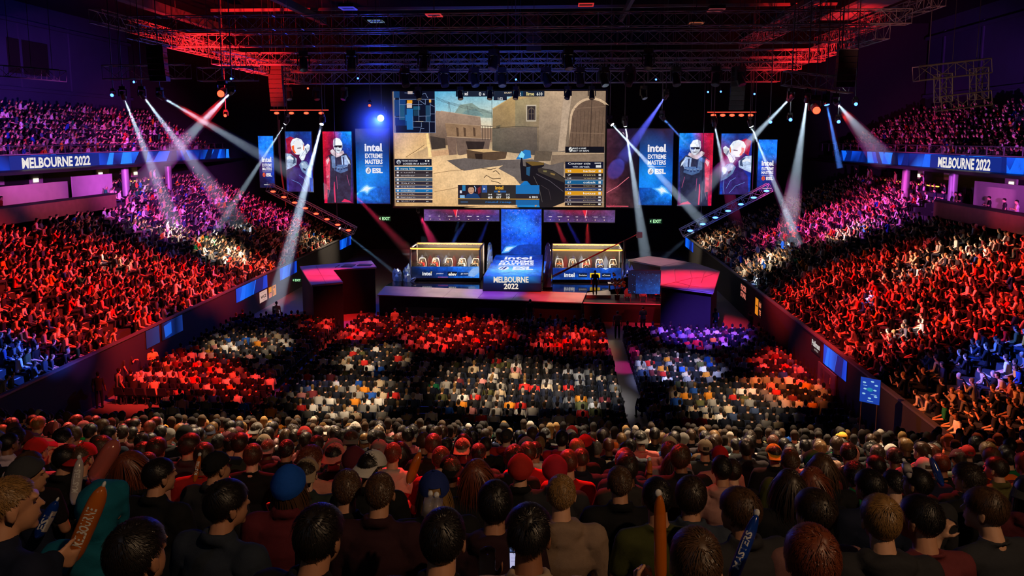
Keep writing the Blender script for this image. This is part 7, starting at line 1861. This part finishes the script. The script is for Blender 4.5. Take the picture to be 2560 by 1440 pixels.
def side_crowd(sgn):
    x0 = XC + sgn * 17.6; w, z = .75, DECK0
    row = 0
    while w < 16.2:
        yy = 23.0 + rr.uniform(0, .3)
        while yy < 78.0:
            gap = any(ya - .1 < yy < ya + .95 for ya in (29.4, 36.6, 44.6, 52.6, 60.6, 68.6)) or (w > 12.4 and yy < 59.3) or (w > 15.2 and yy < 63) or (14.2 < w < 15.8 and any(abs(yy - q) < .8 for q in (56.5, 62.8, 64, 70))) or (36.2 < yy < 38.6 and w < 2.2 and sgn < 0)
            if not gap and rr.random() < .95 and want(x0 + sgn * w, yy, z):
                ang = -sgn * -1 * (PI / 2) * .55 + rr.gauss(0, .16)        # turned from the seat row towards the stage
                a = (-sgn) * -(PI / 2 - .72) if False else sgn * .95 + rr.gauss(0, .2)
                far = yy > 46
                crowd.append((x0 + sgn * (w + rr.uniform(-.08, .08)), yy + rr.uniform(-.05, .05), z, a, rr.choices(['lap', 'lean', 'cross', 'clap'], [40, 22, 24, 14])[0], rr.choice([0, 1]) if far else rr.choice([2, 3]), rr.uniform(.92, 1.06)))
            yy += .54
        w += ROWP; z += RAKE * ROWP; row += 1
side_crowd(-1); side_crowd(1)
def up_crowd(sgn, x0, ya, yb):
    w, z = .5, UDECK0
    for row in range(10):
        yy = ya
        while yy < yb:
            gap = any(g0 < yy < g0 + 1.0 for g0 in (48, 56, 64, 72))
            if not gap and rr.random() < (.93 if yy < 72 else .75) and want(x0 + sgn * w, yy, z):
                crowd.append((x0 + sgn * (w + rr.uniform(-.06, .06)), yy, z, sgn * 1.0 + rr.gauss(0, .2), rr.choice(['lap', 'lean', 'cross']), rr.choice([0, 1]), rr.uniform(.92, 1.05)))
            yy += .55
        w += .9 if row == 0 else .8; z += URAKE * .8
    return
up_crowd(-1, XUL, 42, 82); up_crowd(1, XUR, 40, 80)
floor_chairs = []
y, row = 30.4, 0
while y < 48.4:
    x = XL + 1.2
    while x < XR - .7:
        d1 = -13.15 - (y - 30) * .012
        in_aisle = abs(x - d1) < .5 or abs(x - 3.5) < .46
        yo = 0
        if x < -17.5 and y < 33.5: in_aisle = True
        if x > 3.5 and y > 46.8: in_aisle = True
        if not in_aisle and want(x, y, 0):
            if rr.random() < .965: crowd.append((x + rr.uniform(-.04, .04), y + rr.uniform(-.05, .05), 0.0, rr.gauss(0, .13) - .01 * (x - XC), rr.choices(['lap', 'lean', 'cross'], [60, 22, 18])[0], rr.choice([2, 3]), rr.uniform(.93, 1.06)))
            floor_chairs.append((x, y, row))
        x += .53
    y += .82; row += 1
for (x, yy) in end_rest:
    crowd.append((x, yy, EZ0 - EZK * yy, rr.gauss(0, .15), rr.choices(['lap', 'lean', 'cross'], [60, 15, 25])[0], rr.choice([2, 3]), rr.uniform(.93, 1.06)))
# a few people in the aisles and the corners
for (u, v) in ((1605, 1052), (1018, 836), (455, 860), (470, 815), (480, 800), (300, 1010), (250, 1020), (2110, 980), (2180, 1010), (2090, 1000)):
    p = on_z(u, v, 0); crowd.append((p.x, p.y, 0, rr.uniform(-.6, .6), 'lap' if u == 1605 else 'stand', 2, 1.0))
for k in range(60):      # standing guests by the bars
    for sgn in (-1, 1):
        yy = rr.uniform(63.5, 80); xx = XC + sgn * (17.6 + rr.uniform(16.4, 18.5)); crowd.append((xx, yy, 7.9 if abs(xx - XC) < 34.2 else 7.1, sgn * 1.2, 'stand', 0, 1.0))
print('crowd', len(crowd), 'individuals', n_people)
SHIRT = [lin(c) for c in ((20, 20, 22), (30, 30, 34), (24, 28, 44), (54, 54, 58), (100, 98, 96), (150, 146, 140), (225, 220, 212), (235, 232, 228), (200, 40, 36), (110, 40, 46), (190, 170, 140), (30, 80, 170), (24, 110, 70), (228, 140, 40), (84, 84, 48), (60, 76, 110), (190, 120, 120))]
SW = [20, 15, 9, 10, 8, 7, 8, 5, 4, 3, 5, 2, 1, 2, 3, 3, 3]
HAIRC = [lin(c) for c in ((26, 22, 20), (40, 30, 24), (60, 44, 30), (120, 90, 50), (150, 140, 130))]
PANT = [lin(c) for c in ((22, 22, 26), (34, 40, 58), (50, 60, 84), (120, 104, 84))]
SKN = np.array([SKIN[i] for i in (0, 1, 1, 2, 5, 0, 3)])
groups = {}
for c in crowd: groups.setdefault((c[4], c[5]), []).append(c)
AV, AF, AC = [], [], []; off = 0
for key, lst in groups.items():
    v, f, g = LP[key]; n = len(lst)
    ang = np.array([c[3] for c in lst]); sc_ = np.array([c[6] for c in lst]); pos = np.array([c[:3] for c in lst])
    ca, sa = np.cos(ang), np.sin(ang)
    vx = v[None, :, 0] * sc_[:, None]; vy = v[None, :, 1] * sc_[:, None]; vz = v[None, :, 2] * sc_[:, None]
    W = np.stack([vx * ca[:, None] - vy * sa[:, None] + pos[:, None, 0], vx * sa[:, None] + vy * ca[:, None] + pos[:, None, 1], vz + pos[:, None, 2]], -1)
    F = f[None] + (np.arange(n) * len(v))[:, None, None] + off
    pal = np.zeros((n, 4, 3)); pal[:, 0] = SKN[rng.integers(0, len(SKN), n)]; pal[:, 1] = np.array(HAIRC)[rng.choice(len(HAIRC), n, p=[.4, .27, .17, .1, .06])]
    pal[:, 2] = np.array(SHIRT)[rng.choice(len(SHIRT), n, p=np.array(SW) / sum(SW))] * rng.uniform(.85, 1.2, (n, 1)); pal[:, 3] = np.array(PANT)[rng.choice(len(PANT), n, p=[.45, .3, .15, .1])]
    AV.append(W.reshape(-1, 3)); AF.append(F.reshape(-1, 4)); AC.append(pal[:, g].reshape(-1, 3)); off += n * len(v)
AV, AF, AC = np.concatenate(AV), np.concatenate(AF), np.clip(np.concatenate(AC), 0, 1)
me = bpy.data.meshes.new('crowd'); me.vertices.add(len(AV)); me.vertices.foreach_set('co', AV.astype(np.float32).ravel())
me.loops.add(AF.size); me.loops.foreach_set('vertex_index', AF.astype(np.int32).ravel())
me.polygons.add(len(AF)); me.polygons.foreach_set('loop_start', (np.arange(len(AF)) * 4).astype(np.int32))
me.polygons.foreach_set('use_smooth', np.ones(len(AF), dtype=bool))
at = me.attributes.new('clothing', 'FLOAT_COLOR', 'FACE'); at.data.foreach_set('color', np.concatenate([AC, np.ones((len(AC), 1))], 1).astype(np.float32).ravel())
me.update(calc_edges=True)
cm = mat('crowd_clothing_and_skin', rough=.8, spec=.2); nt = cm.node_tree; an = nt.nodes.new('ShaderNodeAttribute'); an.attribute_name = 'clothing'
nt.links.new(an.outputs['Color'], nt.nodes['Principled BSDF'].inputs['Base Color']); me.materials.append(cm)
co = bpy.data.objects.new('crowd', me); COL.objects.link(co)
tag(co, 'seated audience filling the floor, side tiers and upper tiers beyond the nearest rows', 'crowd', kind='stuff')

# floor chairs: the 300 that show largest one by one, the rest as one mass
b = MB(); b.box((-.23, -.2, .42), (.23, .24, .47)); b.prism([(-.23, -.2, .5), (.23, -.2, .5), (.2, -.26, .86), (-.2, -.26, .86)], (0, -.04, 0))
for x in (-.21, .21):
    for y_ in (-.18, .2): b.tube((x, y_, 0), (x, y_, .42), .014, 4)
    b.tube((x, -.18, .42), (x * .95, -.24, .6), .014, 4)
chair_me = b.mesh('floor_chair', mat('chair_fabric', (.02, .03, .06), .6))
fc = sorted(floor_chairs, key=lambda t: (t[2], t[0]))
cnt = {}
for i, (x, yy, row) in enumerate(fc):
    if i < 300:
        cnt[row] = cnt.get(row, -1) + 1
        o = bpy.data.objects.new('floor_chair', chair_me); COL.objects.link(o); o.location = (x, yy, 0)
        tag(o, 'dark conference chair, %s from left in the %s floor row from the near stand' % (ordinal(cnt[row]), ORD[row]), 'chair', 'conference chairs on the floor')
cv = np.array([v.co for v in chair_me.vertices]); cfv = [tuple(p.vertices) for p in chair_me.polygons]
b = MB()
for (x, yy, row) in fc[300:]: b.add(cv + np.array([x, yy, 0]), cfv)
o = b.build('floor_chairs', chair_me.materials[0]); tag(o, 'dark conference chairs under the rest of the floor audience', 'chairs', kind='stuff')
